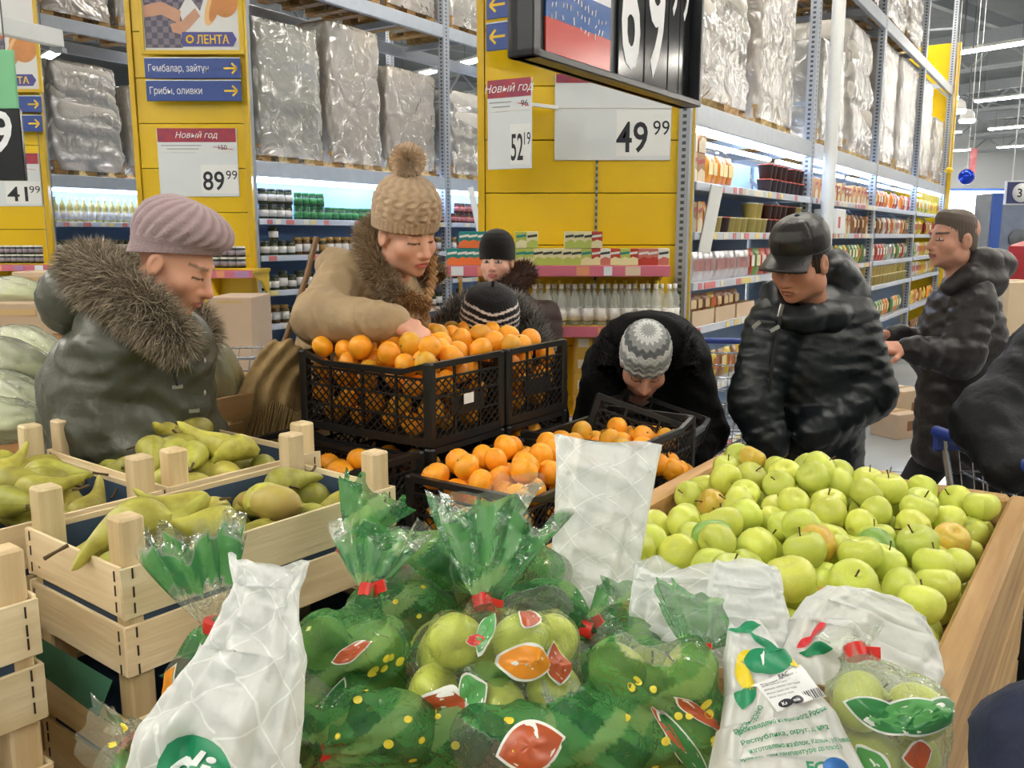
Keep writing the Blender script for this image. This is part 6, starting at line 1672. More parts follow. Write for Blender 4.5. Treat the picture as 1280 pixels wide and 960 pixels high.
def head_axes(yaw_deg, pitch_deg, roll_deg=0.):
    y, p, r = map(math.radians, (yaw_deg, pitch_deg, roll_deg))
    f0 = np.array([math.cos(y), math.sin(y), 0]); u0 = np.array([0, 0, 1.])
    f = f0 * math.cos(p) - u0 * math.sin(p); u = u0 * math.cos(p) + f0 * math.sin(p)
    x = np.cross(f, u)
    x, u = x * math.cos(r) + u * math.sin(r), -x * math.sin(r) + u * math.cos(r)
    return np.stack([x, f, u], 1)          # columns: right, forward, up
def head_surf(sc=1.0, male=False, skin=(206, 158, 130), lips=(176, 92, 84), brow=(90, 66, 50), vox=.0042, nose=1.0, wide=1.0, eyes=False):
    s = Solid((-.11, -.14, -.27), (.11, .15, .14), vox)
    s.ell((0, -.015, .035), (.075 * wide, .095, .085), .02).ell((0, .025, -.03), (.061 * wide, .07, .085), .03)
    j = 1.12 if male else 1.0
    s.ell((0, .04, -.078), (.043 * j * wide, .046, .04), .03).ell((0, .076, -.102), (.018 * j, .014, .014), .02)
    for q in (-1, 1):
        s.ell((q * .044 * wide, .055, -.032), (.026, .026, .024), .025)
        s.ell((q * .052 * j, .0, -.075), (.02, .03, .03), .03)
    s.cap((-.034, .079, .022), (.034, .079, .022), .012 if male else .009, k=.02)
    for q in (-1, 1): s.ell((q * .032, .103, .001), (.019, .016, .014), .012, cut=True)
    for q in (-1, 1): s.ell((q * .031, .0745, .0), (.0155, .0145, .0135), .004)
    s.cap((0, .086, .014), (0, .107 + .004 * nose, -.032), .0075, .0115 * nose, k=.014).ell((0, .109 + .004 * nose, -.036), (.012 * nose, .011, .010), .008)
    for q in (-1, 1): s.ell((q * .0125, .098, -.04), (.0095, .011, .008), .008)
    s.ell((0, .085, -.06), (.028, .018, .022), .015)
    s.ell((0, .0985, -.0635), (.022, .0085, .0055), .005).ell((0, .0965, -.0735), (.0185, .0095, .0065), .005)
    s.cap((-.024, .1045, -.0685), (.024, .1045, -.0685), .0028, k=.004, cut=True)
    for q in (-1, 1):
        s.ell((q * .077 * wide, -.012, -.012), (.011, .021, .033), .008); s.ell((q * .088 * wide, -.006, -.008), (.007, .011, .018), .006, cut=True)
    s.cap((0, -.025, -.06), (0, -.045, -.24), .053 if male else .046, .058 if male else .05, k=.04)
    V, F = s.surf()
    C = np.tile(np.array(lin(skin)), (len(V), 1)); x, y, z = np.abs(V[:, 0]), V[:, 1], V[:, 2]
    def blend(m, c): C[m] = C[m] * .0 + np.array(lin(c))
    ck = np.exp(-(((x - .045) / .024) ** 2 + ((z + .036) / .02) ** 2)) * (y > .02); C[:, 0] *= 1 + .0 * ck; C[:, 1] *= 1 - .1 * ck; C[:, 2] *= 1 - .1 * ck
    nt = np.exp(-((x / .018) ** 2 + ((z + .036) / .014) ** 2)) * (y > .08); C[:, 1] *= 1 - .14 * nt; C[:, 2] *= 1 - .14 * nt
    blend((y > .085) & (x < .024) & (np.abs(z + .069) < .0105 - .18 * x), lips)
    blend((y > .05) & (np.abs(z - (.0255 - 3.5 * (x - .03) ** 2)) < .0042) & (x > .012) & (x < .054), brow)
    blend((y > .06) & (np.abs(z + .004 + 4 * (x - .031) ** 2) < .0026) & (np.abs(x - .031) < .017), (70, 48, 40))
    if eyes:
        e = (y > .06) & (((x - .031) / .0135) ** 2 + (z / .006) ** 2 < 1); blend(e, (214, 206, 200)); blend(e & (np.abs(x - .031) < .0055), (50, 42, 40))
    return V * sc, F, C
def hand_surf(w, d, n, side=1, curl=.5, sc=1.0, spread=.12, vox=.004):
    """w wrist, d pointing direction, n back-of-hand normal"""
    d = nrm(d); n = np.asarray(n, float); n = nrm(n - d * (n @ d)); x = np.cross(d, n) * side      # x towards the little finger
    w = np.asarray(w, float); R = .22 * sc
    s = Solid(w - R, w + R, vox)
    M = np.stack([x, d, n], 1)
    s.cap(w - d * .022 * sc, w + d * .02 * sc, .025 * sc, .026 * sc, k=.02, wide=x, sx=1.15)
    s.rbox(w + d * .055 * sc, np.array([.041, .045, .0145]) * sc, .013 * sc, .02, M)
    L = [.078, .088, .082, .064]; X = [-.031, -.0105, .0105, .031]; rd = [.0092, .0096, .0092, .0082]
    for i in range(4):
        p = w + (d * .092 + x * X[i]) * sc - (d * .008 * abs(X[i]) / .03) * sc; ang = curl * .55; dd = nrm(d + x * spread * X[i] / .03)
        for k, f in enumerate((.45, .31, .24)):
            v = dd * math.cos(ang) - n * math.sin(ang); q = p + v * L[i] * f * sc
            s.cap(p, q, rd[i] * sc * (1 - .08 * k), rd[i] * sc * (1 - .08 * (k + 1)), k=.006); p = q; ang += curl * (.8 if k == 0 else .55)
    p = w + (d * .022 - x * .034) * sc
    for k, (dx, dy, dn, l) in enumerate(((-.75, .65, -.25, .042), (-.35, .9, -.4 - curl * .3, .034), (-.1, .95, -.4 - curl * .4, .027))):
        v = nrm(x * dx + d * dy + n * dn); q = p + v * l * sc; s.cap(p, q, (.0125 - .0012 * k) * sc, (.0115 - .0014 * k) * sc, k=.008); p = q
    return s.surf()
def body_mesh(t, base, head, hp, R, trunk, hands=(), skin=(206, 158, 130)):
    """one skin mesh: head and neck, coarse trunk and limbs under the clothes, hands"""
    Vs, Fs, Cs = [], [], []; n = 0
    V, F, C = head; V = V @ R.T + hp
    Vs.append(V); Fs.append(F); Cs.append(C); n = len(V)
    P = np.array([p for a, b, ra, rb in trunk for p in (a, b)]); s = Solid(P.min(0) - .2, P.max(0) + .2, .016)
    for a, b, ra, rb in trunk: s.cap(a, b, ra * .72, rb * .72, k=.03)
    V, F = s.surf(); Vs.append(V); Fs.append(F + n); Cs.append(np.tile(np.array(lin(skin)), (len(V), 1))); n += len(V)
    for V, F in hands:
        Vs.append(V); Fs.append(F + n); Cs.append(np.tile(np.array(lin(skin)) * (1, .92, .9, 1), (len(V), 1))); n += len(V)
    return link('body', mesh_np('body', np.vstack(Vs) - base, np.vstack(Fs), M_SKIN, col=np.vstack(Cs)), t)
def garment(t, base, name, prims, m, vox=.010, disp=None, cuts=(), parent=None):
    P = np.array([q for p in prims for q in (p[0], p[1])]); R = max(max(p[2], p[3]) * (p[5].get('sx', 1) if len(p) > 5 else 1) for p in prims) + .07
    s = Solid(P.min(0) - R, P.max(0) + R, vox)
    for p in prims: s.cap(p[0], p[1], p[2], p[3], k=p[4] if len(p) > 4 else .04, **(p[5] if len(p) > 5 else {}))
    for c in cuts: s.plane_cut(*c)
    if disp is not None: s.disp(disp, .05)
    V, F = s.surf()
    return link(name, mesh_np(name, V - base, F, m), parent or t)
def legs(t, base, pel, fwd, h=.0, stride=.0, m=None):
    fwd = nrm([fwd[0], fwd[1], 0]); sd = np.array([fwd[1], -fwd[0], 0]); pr = []
    for q in (-1, 1):
        hip = np.asarray(pel, float) + sd * q * .09; ank = np.array([hip[0], hip[1], .09]) + fwd * stride * q + fwd * .02; ank[2] = .09; kn = (hip + ank) / 2 + fwd * .03
        pr += [(hip, kn, .1, .075, .03), (kn, ank, .075, .055, .03)]
        s = Solid(ank - .25, ank + .25, .012); s.cap(ank + (0, 0, -.045) - fwd * .03, ank + (0, 0, -.05) + fwd * .14, .045, .038, k=.02, wide=sd, sx=1.05); s.cap(ank, ank + (0, 0, -.04), .05, .05, k=.03); s.plane_cut((0, 0, .002), (0, 0, -1))
        V, F = s.surf(); link('shoe', mesh_np('shoe', V - base, F, M_SHOE), t)
    garment(t, base, 'trousers', pr, m or M_TROUSER, .016, wrinkle(.006, 12.))
def fur(t, base, name, path, rad, c_dark, c_light, n=5000, ln=.05, droop=.35, seed=1, w=.0011, core=True, comb=None):
    """thick roll of fur along a path: a soft core plus combed strands"""
    g = np.random.default_rng(seed); P = np.asarray(path, float); k = len(P)
    tt = np.linspace(0, k - 1, 60); Q = np.stack([np.interp(tt, np.arange(k), P[:, i]) for i in range(3)], 1)
    for _ in range(3): Q[1:-1] = (Q[:-2] + 2 * Q[1:-1] + Q[2:]) / 4
    rr = np.interp(tt, np.arange(k), np.full(k, rad) if np.isscalar(rad) else np.asarray(rad))
    T = np.gradient(Q, axis=0); T /= np.linalg.norm(T, axis=1)[:, None]
    u = np.cross(T, [0.13, .2, .97]); u /= np.linalg.norm(u, axis=1)[:, None]; v = np.cross(T, u)
    b = MB(); VV, FF, CC = [], [], []; nb = 0
    if core:
        a = np.linspace(0, 2 * PI, 20, endpoint=False)
        lump = 1 + .10 * np.sin(3 * a[None, :] + np.arange(60)[:, None] * .6) * np.sin(np.arange(60)[:, None] * .9 + seed)
        G = Q[:, None] + ((np.cos(a)[None, :, None] * u[:, None] + np.sin(a)[None, :, None] * v[:, None]) * (rr[:, None] * .86 * lump)[..., None])
        VV.append(G.reshape(-1, 3)); j = np.arange(59)[:, None] * 20; c = np.arange(20)[None, :]; FF += np.stack([j + c, j + (c + 1) % 20, j + 20 + (c + 1) % 20, j + 20 + c], -1).reshape(-1, 4).tolist(); nb = 1200
        CC.append(np.tile(np.array(lin(c_dark)), (1200, 1)))
    i = g.integers(0, 60, n); a = g.uniform(0, 2 * PI, n); rad_ = np.cos(a)[:, None] * u[i] + np.sin(a)[:, None] * v[i]
    p0 = Q[i] + T[i] * g.uniform(-.02, .02, n)[:, None] + rad_ * (rr[i] * .8)[:, None]
    d = rad_ * .55 + T[i] * g.normal(0, .22, n)[:, None] + g.normal(0, .22, (n, 3)); d[:, 2] -= droop
    if comb is not None: d += np.asarray(comb, float)
    d /= np.linalg.norm(d, axis=1)[:, None]; L = ln * g.uniform(.55, 1.15, n)
    sd = np.cross(d, g.normal(0, 1, (n, 3))); sd /= np.linalg.norm(sd, axis=1)[:, None]
    mid = p0 + d * (L * .55)[:, None]; tip = p0 + d * L[:, None]; tip[:, 2] -= .25 * droop * L
    S = np.stack([p0 - sd * w, p0 + sd * w, mid + sd * w * .8, mid - sd * w * .8, tip], 1).reshape(-1, 3)
    o = nb + np.arange(n) * 5
    FF += np.stack([o, o + 1, o + 2, o + 3], 1).tolist() + np.stack([o + 3, o + 2, o + 4], 1).tolist()
    cd, cl = np.array(lin(c_dark)), np.array(lin(c_light)); f = g.uniform(.0, 1., n)[:, None]
    base_c = cd * (1 - f * .5) + cl * f * .5; tip_c = cd * (1 - f) + cl * f
    CC.append(np.stack([base_c, base_c, (base_c + tip_c) / 2, (base_c + tip_c) / 2, tip_c], 1).reshape(-1, 4)); VV.append(S)
    o_ = link(name, mesh_np(name, np.vstack(VV) - base, FF, M_FUR, col=np.vstack(CC)), t); return o_
def knit_hat(t, base, hp, R, prof, dr, colf, sx=1.0, sy=1.0, name='knit_hat', tiltf=.03, nu=150, nv=70, m=None, shift=(0, 0, 0)):
    """prof: (radius, height) rim to crown; radius 1 = head size; dr, colf take angle (0 = face) and 0..1 along the profile"""
    pr = np.array(prof, float); q = np.linspace(0, len(pr) - 1, nv); r = np.interp(q, np.arange(len(pr)), pr[:, 0]); z = np.interp(q, np.arange(len(pr)), pr[:, 1])
    for _ in range(4): r[1:-1] = (r[:-2] + 2 * r[1:-1] + r[2:]) / 4; z[1:-1] = (z[:-2] + 2 * z[1:-1] + z[2:]) / 4
    a = np.linspace(0, 2 * PI, nu, endpoint=False)[:, None]; v = np.linspace(0, 1, nv)[None, :]
    rr = r[None] * (1 + dr(a, v) * np.minimum(1, r[None] / .5))
    X = rr * np.sin(a) * .083 * sx; Y = rr * np.cos(a) * .103 * sy - .012; Z = z[None] + tiltf * np.cos(a) * (1 - v) ** 1.5
    P = np.stack([X, Y, Z + 0 * a], -1).reshape(-1, 3) + np.asarray(shift)
    F = grid_faces(nu, nv, True)
    inner = P.reshape(nu, nv, 3)[:, 0] * (.93, .93, 1) + (0, 0, .012); k = len(P)
    F = np.vstack([F, np.stack([np.arange(nu) * nv, k + np.arange(nu), k + (np.arange(nu) + 1) % nu, ((np.arange(nu) + 1) % nu) * nv], 1)])
    P = np.vstack([P, inner]); C = colf(a, v + 0 * a).reshape(-1, 3); C = np.vstack([C, C.reshape(nu, nv, 3)[:, 0]])
    C = np.hstack([C, np.ones((len(C), 1))])
    return link(name, mesh_np(name, P @ R.T + hp - base, F, m or M_KNIT, col=C), t)
def ccol(c): c = np.array(lin(c)[:3]); return lambda a, v: np.broadcast_to(c, a.shape[:0] + np.broadcast_shapes(a.shape, v.shape) + (3,)).copy()
HAT_P = [(1.0, .0), (1.02, .02), (1.03, .05), (1.0, .08), (.88, .112), (.66, .137), (.36, .152), (.0, .158)]

# ============ shopper in the olive coat, mauve hat
base = np.array([at(160, 480, 2.2)[0], 2.2, 0])
t = thing('person', 'person in olive padded coat with fur hood and mauve knit hat', 'person', base)
hp = at(219, 328, 2.11); R = head_axes(-6, 27, 3)
sk = (214, 160, 132)
nk, ch, pel = at(178, 392, 2.17), at(158, 480, 2.2), at(158, 640, 2.24)
shn, shf = at(128, 432, 2.04), at(160, 425, 2.38)
eln, wrn = at(128, 545, 2.02), at(232, 560, 1.98)
elf, wrf = at(185, 540, 2.36), at(255, 545, 2.2)
wrn = wrn - (0, 0, .04)
hd = hand_surf(wrn + (.0, 0, .0), (.9, .05, .1), (0, -.3, 1), 1, .6)
body_mesh(t, base, head_surf(.92, False, sk, (192, 124, 108), (150, 116, 94), nose=1.1), hp, R, [(nk, ch, .06, .13), (ch, pel, .13, .13), (shn, eln, .05, .045), (eln, wrn, .045, .03), (shf, elf, .05, .045), (elf, wrf, .045, .03)], [hd], sk)
M_OLIVE = coat_mat('olive_coat', (74, 76, 62), .4, .5)
wd = (.25, 1, 0)
garment(t, base, 'coat', [(nk + (-.02, 0, -.06), ch, .12, .175, .06, dict(wide=wd, sx=1.2)), (ch, pel + (0, 0, -.25), .175, .19, .06, dict(wide=wd, sx=1.15, q=(5, .008))),
    (shn + (.02, .02, 0), eln, .095, .085, .05, dict(q=(5, .007))), (eln, wrn + (-.03, 0, 0), .085, .058, .04, dict(q=(3, .006))), (shf, elf, .09, .08, .05), (elf, wrf, .08, .055, .04),
    (at(225, 430, 2.15), at(215, 560, 2.15), .085, .1, .07)], M_OLIVE, .008, wrinkle(.0052, 46., .4, (1, 1, 1.3)), cuts=[((0, 0, .62), (0, 0, -1))])
fur(t, base, 'fur_hood', [at(226, 432, 2.0), at(210, 415, 1.97), at(180, 388, 1.97), at(145, 362, 2.02), at(112, 346, 2.12), at(108, 336, 2.26), at(140, 336, 2.38), at(200, 372, 2.40), at(244, 404, 2.32), at(252, 424, 2.18)],
    [.035, .048, .06, .068, .072, .07, .065, .06, .05, .038], (92, 80, 64), (204, 190, 166), 19000, .042, .25, 3, comb=(-.1, -.1, 0))
garment(t, base, 'hood_back', [(at(95, 375, 2.15), at(95, 372, 2.3), .09, .09, .06)], M_OLIVE, .012, wrinkle(.004, 42.))
for py_ in (452, 492): MB().lathe([(0, 0), (.009, .0), (.007, .004), (0, .005)], 10, at(256, py_, 2.035) - base, X=(0, 0, 1), Y=(0, 1, 0), Z=(.6, -.8, 0)).build('snap_button', M_ZIP, t)
b = MB()
for p_ in ((222, 484), (243, 514)): b.beam(at(p_[0] - 6, p_[1], 1.985) - base, at(p_[0] + 6, p_[1] - 1, 1.985) - base, .008, .008)
b.build('cord_toggle', M_ZIP, t)
MB().tube([at(203, 425, 1.99) - base, at(215, 455, 1.975) - base, at(222, 482, 1.98) - base], .004, 5).build('drawstring', M_BLACKP, t)
legs(t, base, pel, (1, 0, 0))
mv = np.array(lin((168, 146, 148))[:3])
def dr_ow(a, v):
    band = v < .22
    return np.where(band, .01 * np.sin(a * 46) + .03 * np.exp(-((v - .2) / .03) ** 2), .035 * np.sin(a * 22 + v * 14) * np.clip((v - .22) / .1, 0, 1) * (1 - v) ** .3 + .05)
def co_ow(a, v):
    f = np.where(v < .22, .92, 1 + .18 * np.sin(a * 22 + v * 14)); return mv * f[..., None]
knit_hat(t, base, hp, R, [(1.0, .016), (1.02, .034), (1.03, .05), (1.09, .066), (1.11, .086), (1.03, .112), (.82, .134), (.5, .149), (.0, .154)], dr_ow, co_ow, .98, .96, tiltf=.046)

# ============ shopper in the beige parka
base = np.array([at(450, 420, 2.95)[0], 2.95, 0])
t = thing('person', 'person in beige parka and cable-knit pompom hat reaching into the mandarin crate', 'person', base)
hp = at(508, 290, 2.74); R = head_axes(-46, 20, -6); sk = (216, 166, 140)
nk, ch, pel = at(480, 350, 2.85), at(448, 420, 2.93), at(440, 600, 2.98)
shn, shf = at(418, 338, 2.80), at(500, 375, 3.0)
eln, wrn = at(402, 398, 2.60), at(496, 402, 2.47)
elf, wrf = at(520, 440, 2.95), at(560, 450, 2.85)
hd = hand_surf(wrn, at(533, 424, 2.47) - wrn, (.35, -.35, .87), 1, .75, 1.0)
body_mesh(t, base, head_surf(1.0, False, sk, (200, 112, 102), (132, 98, 72)), hp, R, [(nk, ch, .055, .12), (ch, pel, .12, .13), (shn, eln, .048, .042), (eln, wrn, .042, .03), (shf, elf, .048, .042), (elf, wrf, .04, .03)], [hd], sk)
M_BEIGE = coat_mat('beige_parka', (178, 154, 118), .62, .3, .3)
wd = (1, .35, 0)
garment(t, base, 'parka', [(nk + (-.02, .02, -.05), ch, .12, .165, .06, dict(wide=wd, sx=1.15)), (ch, pel + (0, 0, -.15), .165, .185, .06, dict(wide=wd, sx=1.1)), (shn + (.03, .03, -.02), eln, .085, .078, .05), (eln, wrn + (-.035, .0, .0), .08, .056, .04), (shf, elf, .085, .075, .05), (elf, wrf, .07, .055, .04),
    (at(470, 352, 2.95), at(420, 335, 2.95), .07, .07, .06)], M_BEIGE, .007, wrinkle(.0042, 58., 1.2, (1.2, 1, .9)), cuts=[((0, 0, .66), (0, 0, -1))])
garment(t, base, 'cuff', [(wrn + nrm(eln - wrn) * .05, wrn + nrm(eln - wrn) * .012, .054, .05, .01)], M_BEIGE, .008)
fur(t, base, 'fur_collar', [at(502, 378, 2.68), at(482, 356, 2.70), at(466, 325, 2.74), at(460, 296, 2.84), at(476, 282, 2.94), at(515, 305, 2.98), at(545, 350, 2.92)], [.03, .036, .04, .042, .042, .045, .045], (118, 94, 64), (198, 178, 148), 9000, .036, .12, 5, comb=(-.15, -.05, .1))
fur(t, base, 'collar_edge', [at(498, 376, 2.67), at(516, 374, 2.66), at(532, 384, 2.66)], [.022, .02, .016], (110, 76, 42), (170, 130, 84), 900, .03, .4, 6)
legs(t, base, pel, (.6, -.8, 0))
cb = np.array(lin((186, 160, 130))[:3])
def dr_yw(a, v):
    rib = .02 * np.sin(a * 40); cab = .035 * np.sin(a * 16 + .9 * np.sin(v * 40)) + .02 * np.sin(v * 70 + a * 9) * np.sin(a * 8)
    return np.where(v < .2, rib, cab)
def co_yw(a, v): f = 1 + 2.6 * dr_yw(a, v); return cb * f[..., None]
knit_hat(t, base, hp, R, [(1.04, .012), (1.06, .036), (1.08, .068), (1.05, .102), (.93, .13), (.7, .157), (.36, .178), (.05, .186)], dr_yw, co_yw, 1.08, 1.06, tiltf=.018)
pc = hp + R @ np.array([.012, -.015, .218])
gq = np.random.default_rng(4); npm = 5200; dq = gq.normal(0, 1, (npm, 3)); dq /= np.linalg.norm(dq, axis=1)[:, None]; sdq = np.cross(dq, gq.normal(0, 1, (npm, 3))); sdq /= np.linalg.norm(sdq, axis=1)[:, None]
Lq = gq.uniform(.040, .056, npm)[:, None]; Sq = np.stack([dq * .015 - sdq * .0016, dq * .015 + sdq * .0016, dq * Lq + sdq * .0014, dq * Lq - sdq * .0014], 1).reshape(-1, 3) + pc - base
cq = np.repeat(np.array(lin((240, 218, 190)))[None] * gq.uniform(.8, 1.1, npm)[:, None], 4, 0); cq[:, 3] = 1
link('pompom', mesh_np('pompom', Sq, (np.arange(npm)[:, None] * 4 + np.arange(4)).tolist(), M_FUR, col=cq), t)
# braid
hb = MB(); g = random.Random(2); pa = [at(540, 318, 2.80), at(541, 350, 2.76), at(533, 380, 2.72), at(527, 418, 2.68)]
s = Solid(np.min(pa, 0) - .06, np.max(pa, 0) + .06, .005); tt = np.linspace(0, 3, 22)
Q = np.stack([np.interp(tt, range(4), np.array(pa)[:, i]) for i in range(3)], 1)
for i, p in enumerate(Q[:-1]):
    dd = nrm(Q[i + 1] - p); sdv = np.array([1., 0, 0]) * (1 if i % 2 else -1)
    s.cap(p + sdv * .009, p - sdv * .004 + dd * .016, .0095, .006, k=.002)
V, F = s.surf(); fq = .8 + .35 * np.sin(V[:, 2] * 420 + V[:, 0] * 500)
link('braid', mesh_np('braid', V - base, F, M_HAIR, col=np.hstack([np.array(lin((172, 132, 84))[:3]) * fq[:, None], np.ones((len(V), 1))])), t)
# her fringed shoulder bag
pb = at(338, 500, 2.7)
tb = thing('shoulder_bag', 'tan fringed shoulder bag hanging beside the mandarin crates', 'bag', pb)
s = Solid((-.2, -.16, -.24), (.2, .16, .24), .008); s.cap((.03, 0, .13), (-.01, 0, -.1), .05, .1, k=.05, wide=(1, 0, 0), sx=1.2); s.cap((.06, 0, .15), (-.09, 0, -.12), .03, .07, k=.05)
s.disp(lambda P: .007 * np.sin(P[:, 0] * 120 - P[:, 2] * 60 + 2 * np.sin(P[:, 2] * 22)), .04); V, F = s.surf()
link('pouch', mesh_np('pouch', V, F, mat('tan_cloth', (170, 142, 92), .8, var=.35, scale=18, bump=.3, bscale=40)), tb)
MB().tube([np.array(x) for x in ((.03, 0, .14), (.055, .02, .2), (.09, .03, .3), (.105, .1, .38), (.13, .15, .5))], .009, 6).build('strap', mat('strap_brown', (120, 90, 56), .6), tb)
g = random.Random(8); b = MB()
for k in range(40):
    x = -.12 + k * .006; z = .02 - abs(x) * .6
    b.tube([(x + .04, -.1, z), (x + .02 + g.uniform(-.01, .01), -.115, z - .09), (x - .01 + g.uniform(-.015, .015), -.11, z - .19)], .0028, 4)
b.build('fringe', mat('tan_cloth', (160, 128, 84)), tb)['kind'] = 'stuff'

# ============ figure with striped hat and grey fur hood
base = np.array([at(612, 440, 3.15)[0], 3.15, 0])
t = thing('person', 'person in dark coat with grey fur hood and black striped hat bending over the crates', 'person', base)
hp = at(611, 411, 2.96); R = head_axes(-86, 26, 4); sk = (200, 150, 124)
nk, ch, pel = at(612, 430, 3.1), at(612, 470, 3.25), at(612, 640, 3.45)
sl_, sr_ = at(550, 455, 3.12), at(676, 455, 3.12)
el_, er_ = at(545, 540, 3.2), at(685, 540, 3.2); wl_, wr_ = at(570, 600, 3.15), at(665, 600, 3.15)
body_mesh(t, base, head_surf(.98, False, sk), hp, R, [(nk, ch, .06, .13), (ch, pel, .13, .13), (sl_, el_, .05, .04), (sr_, er_, .05, .04), (el_, wl_, .04, .03), (er_, wr_, .04, .03)], [], sk)
M_DKC = coat_mat('dark_coat', (34, 34, 36), .6, .3)
garment(t, base, 'coat', [(nk, ch, .13, .18, .06, dict(wide=(1, 0, 0), sx=1.1)), (ch, pel + (0, 0, -.2), .18, .19, .06, dict(wide=(1, 0, 0), sx=1.15)), (sl_, el_, .09, .08, .05), (el_, wl_, .075, .055, .04), (sr_, er_, .09, .08, .05), (er_, wr_, .075, .055, .04)], M_DKC, .012, wrinkle(.004, 42.), cuts=[((0, 0, .6), (0, 0, -1))])
fur(t, base, 'fur_hood', [at(545, 445, 2.98), at(552, 412, 3.02), at(574, 386, 3.07), at(610, 374, 3.1), at(646, 384, 3.07), at(668, 412, 3.02), at(676, 445, 2.98)], .03, (46, 42, 40), (200, 196, 190), 10000, .045, -.2, 7, comb=(0, -.1, .1))
garment(t, base, 'hood_lining', [(at(612, 425, 3.18), at(612, 455, 3.14), .14, .14, .05)], M_DKC, .014)
legs(t, base, pel, (0, -1, 0))
k0, w0 = np.array(lin((22, 20, 22))[:3]), np.array(lin((216, 208, 200))[:3])
def co_st(a, v):
    aa = np.abs(((a + PI) % (2 * PI)) - PI)
    off_ = .05 * np.abs(((aa * 1.1) % 1.6) - .8)
    s_ = np.zeros(np.broadcast_shapes(a.shape, v.shape))
    for c in (.26, .36, .46, .57): s_ = np.maximum(s_, (np.abs(v + off_ - c) < .018).astype(float))
    s_ = s_[..., None]; return k0 * (1 - s_) + w0 * s_
knit_hat(t, base, hp, R, HAT_P, lambda a, v: .012 * np.sin(a * 44) + .01 * np.sin(a * 6) * v, co_st, 1.18, 1.1, tiltf=.02)
MB().tube([hp + R @ np.array([0, -.012, .15]) - base, hp + R @ np.array([0, -.012, .175]) - base], .006, 6).build('hat_knot', mat('knit_black', (22, 20, 22), .9), t)

# ============ shopper in the black hat
base = np.array([at(640, 400, 4.6)[0], 4.6, 0])
t = thing('person', 'person in black hat and brown fur collar glancing back before the juice cartons', 'person', base)
hp = at(621, 325, 4.5); R = head_axes(-104, 4, 0); sk = (222, 172, 150)
nk, ch, pel = at(630, 362, 4.58), at(640, 415, 4.62), at(645, 540, 4.62)
body_mesh(t, base, head_surf(.98, False, sk, (190, 110, 104), (90, 66, 54), vox=.0046, eyes=True), hp, R, [(nk, ch, .06, .13), (ch, pel, .13, .13)], [], sk)
M_BRC = coat_mat('brown_coat', (58, 40, 34), .6, .3)
garment(t, base, 'coat', [(nk + (0, 0, -.05), ch, .12, .17, .06, dict(wide=(1, 0, 0), sx=1.15)), (ch, pel + (0, 0, -.25), .17, .19, .06, dict(wide=(1, 0, 0), sx=1.1)), (at(600, 395, 4.55), at(592, 470, 4.5), .085, .075, .05), (at(682, 395, 4.65), at(690, 470, 4.6), .085, .075, .05), (at(592, 470, 4.5), at(612, 520, 4.4), .07, .055, .04), (at(690, 470, 4.6), at(682, 530, 4.5), .07, .055, .04)], M_BRC, .014, wrinkle(.004, 42.), cuts=[((0, 0, .5), (0, 0, -1))])
fur(t, base, 'fur_collar', [at(602, 364, 4.48), at(620, 366, 4.42), at(640, 356, 4.44), at(655, 344, 4.54), at(656, 340, 4.64), at(636, 342, 4.7)], [.035, .045, .058, .06, .055, .05], (46, 28, 20), (110, 70, 50), 4200, .045, .1, 11)
legs(t, base, pel, (-.3, -1, 0))
knit_hat(t, base, hp, R, HAT_P, lambda a, v: .008 * np.sin(a * 50), ccol((26, 24, 22)), 1.06, 1.04, tiltf=.012)

# ============ bending shopper in black with the grey knit hat
base = np.array([at(812, 470, 3.6)[0], 3.6, 0])
t = thing('person', 'person in black coat and grey wavy knit hat bending deeply over the crates', 'person', base)
hp = at(806, 452, 3.08); R = head_axes(-96, 42, 2); sk = (206, 152, 126)
nk, ch, pel = at(808, 440, 3.25), at(812, 450, 3.5), at(815, 545, 3.85)
sl_, sr_ = at(752, 468, 3.36), at(866, 468, 3.36); el_, er_ = at(742, 548, 3.25), at(880, 540, 3.3); wl_, wr_ = at(770, 585, 3.05), at(858, 580, 3.05)
body_mesh(t, base, head_surf(1.0, False, sk, (180, 100, 92), (130, 120, 110)), hp, R, [(nk, ch, .06, .13), (ch, pel, .13, .13), (sl_, el_, .05, .04), (sr_, er_, .05, .04), (el_, wl_, .04, .03), (er_, wr_, .04, .03)],
          [hand_surf(wr_, (-.4, -.7, -.3), (.2, -.2, .9), -1, .7)], sk)
M_BLKC = coat_mat('black_coat', (9, 9, 10), .8, .15, .3)
garment(t, base, 'coat', [(nk + (0, .05, .0), ch, .15, .185, .06, dict(wide=(1, 0, 0), sx=1.25)), (ch, pel, .185, .2, .06, dict(wide=(1, 0, 0), sx=1.15)), (pel, pel + (0, .05, -.35), .2, .21, .06), (sl_ + (.03, .02, .01), el_, .105, .09, .06), (el_, wl_, .085, .06, .04), (sr_ + (-.03, .02, .01), er_, .105, .09, .06), (er_, wr_, .085, .06, .04)], M_BLKC, .011, wrinkle(.004, 40., .7), cuts=[((0, 0, .45), (0, 0, -1))])
fur(t, base, 'fur_collar', [at(760, 462, 3.2), at(768, 425, 3.26), at(806, 408, 3.34), at(846, 425, 3.26), at(856, 462, 3.2)], .052, (12, 11, 12), (44, 40, 40), 4500, .04, .0, 13)
legs(t, base, pel, (0, -1, 0))
ga, gb, gc = [np.array(lin(c)[:3]) for c in ((150, 152, 150), (206, 208, 204), (96, 100, 102))]
def co_gr(a, v):
    s_ = v * 9 + .22 * np.sin(a * 16); f = s_ % 3
    A = ((f < 1) | (v < .1))[..., None]; B = ((f >= 1) & (f < 2))[..., None]
    return np.where(A, ga, np.where(B, gb, np.where(((v > .35) & (v < .8))[..., None], gc, ga))) * (1 + .12 * np.sin(v * 120 + 3 * np.sin(a * 16)))[..., None]
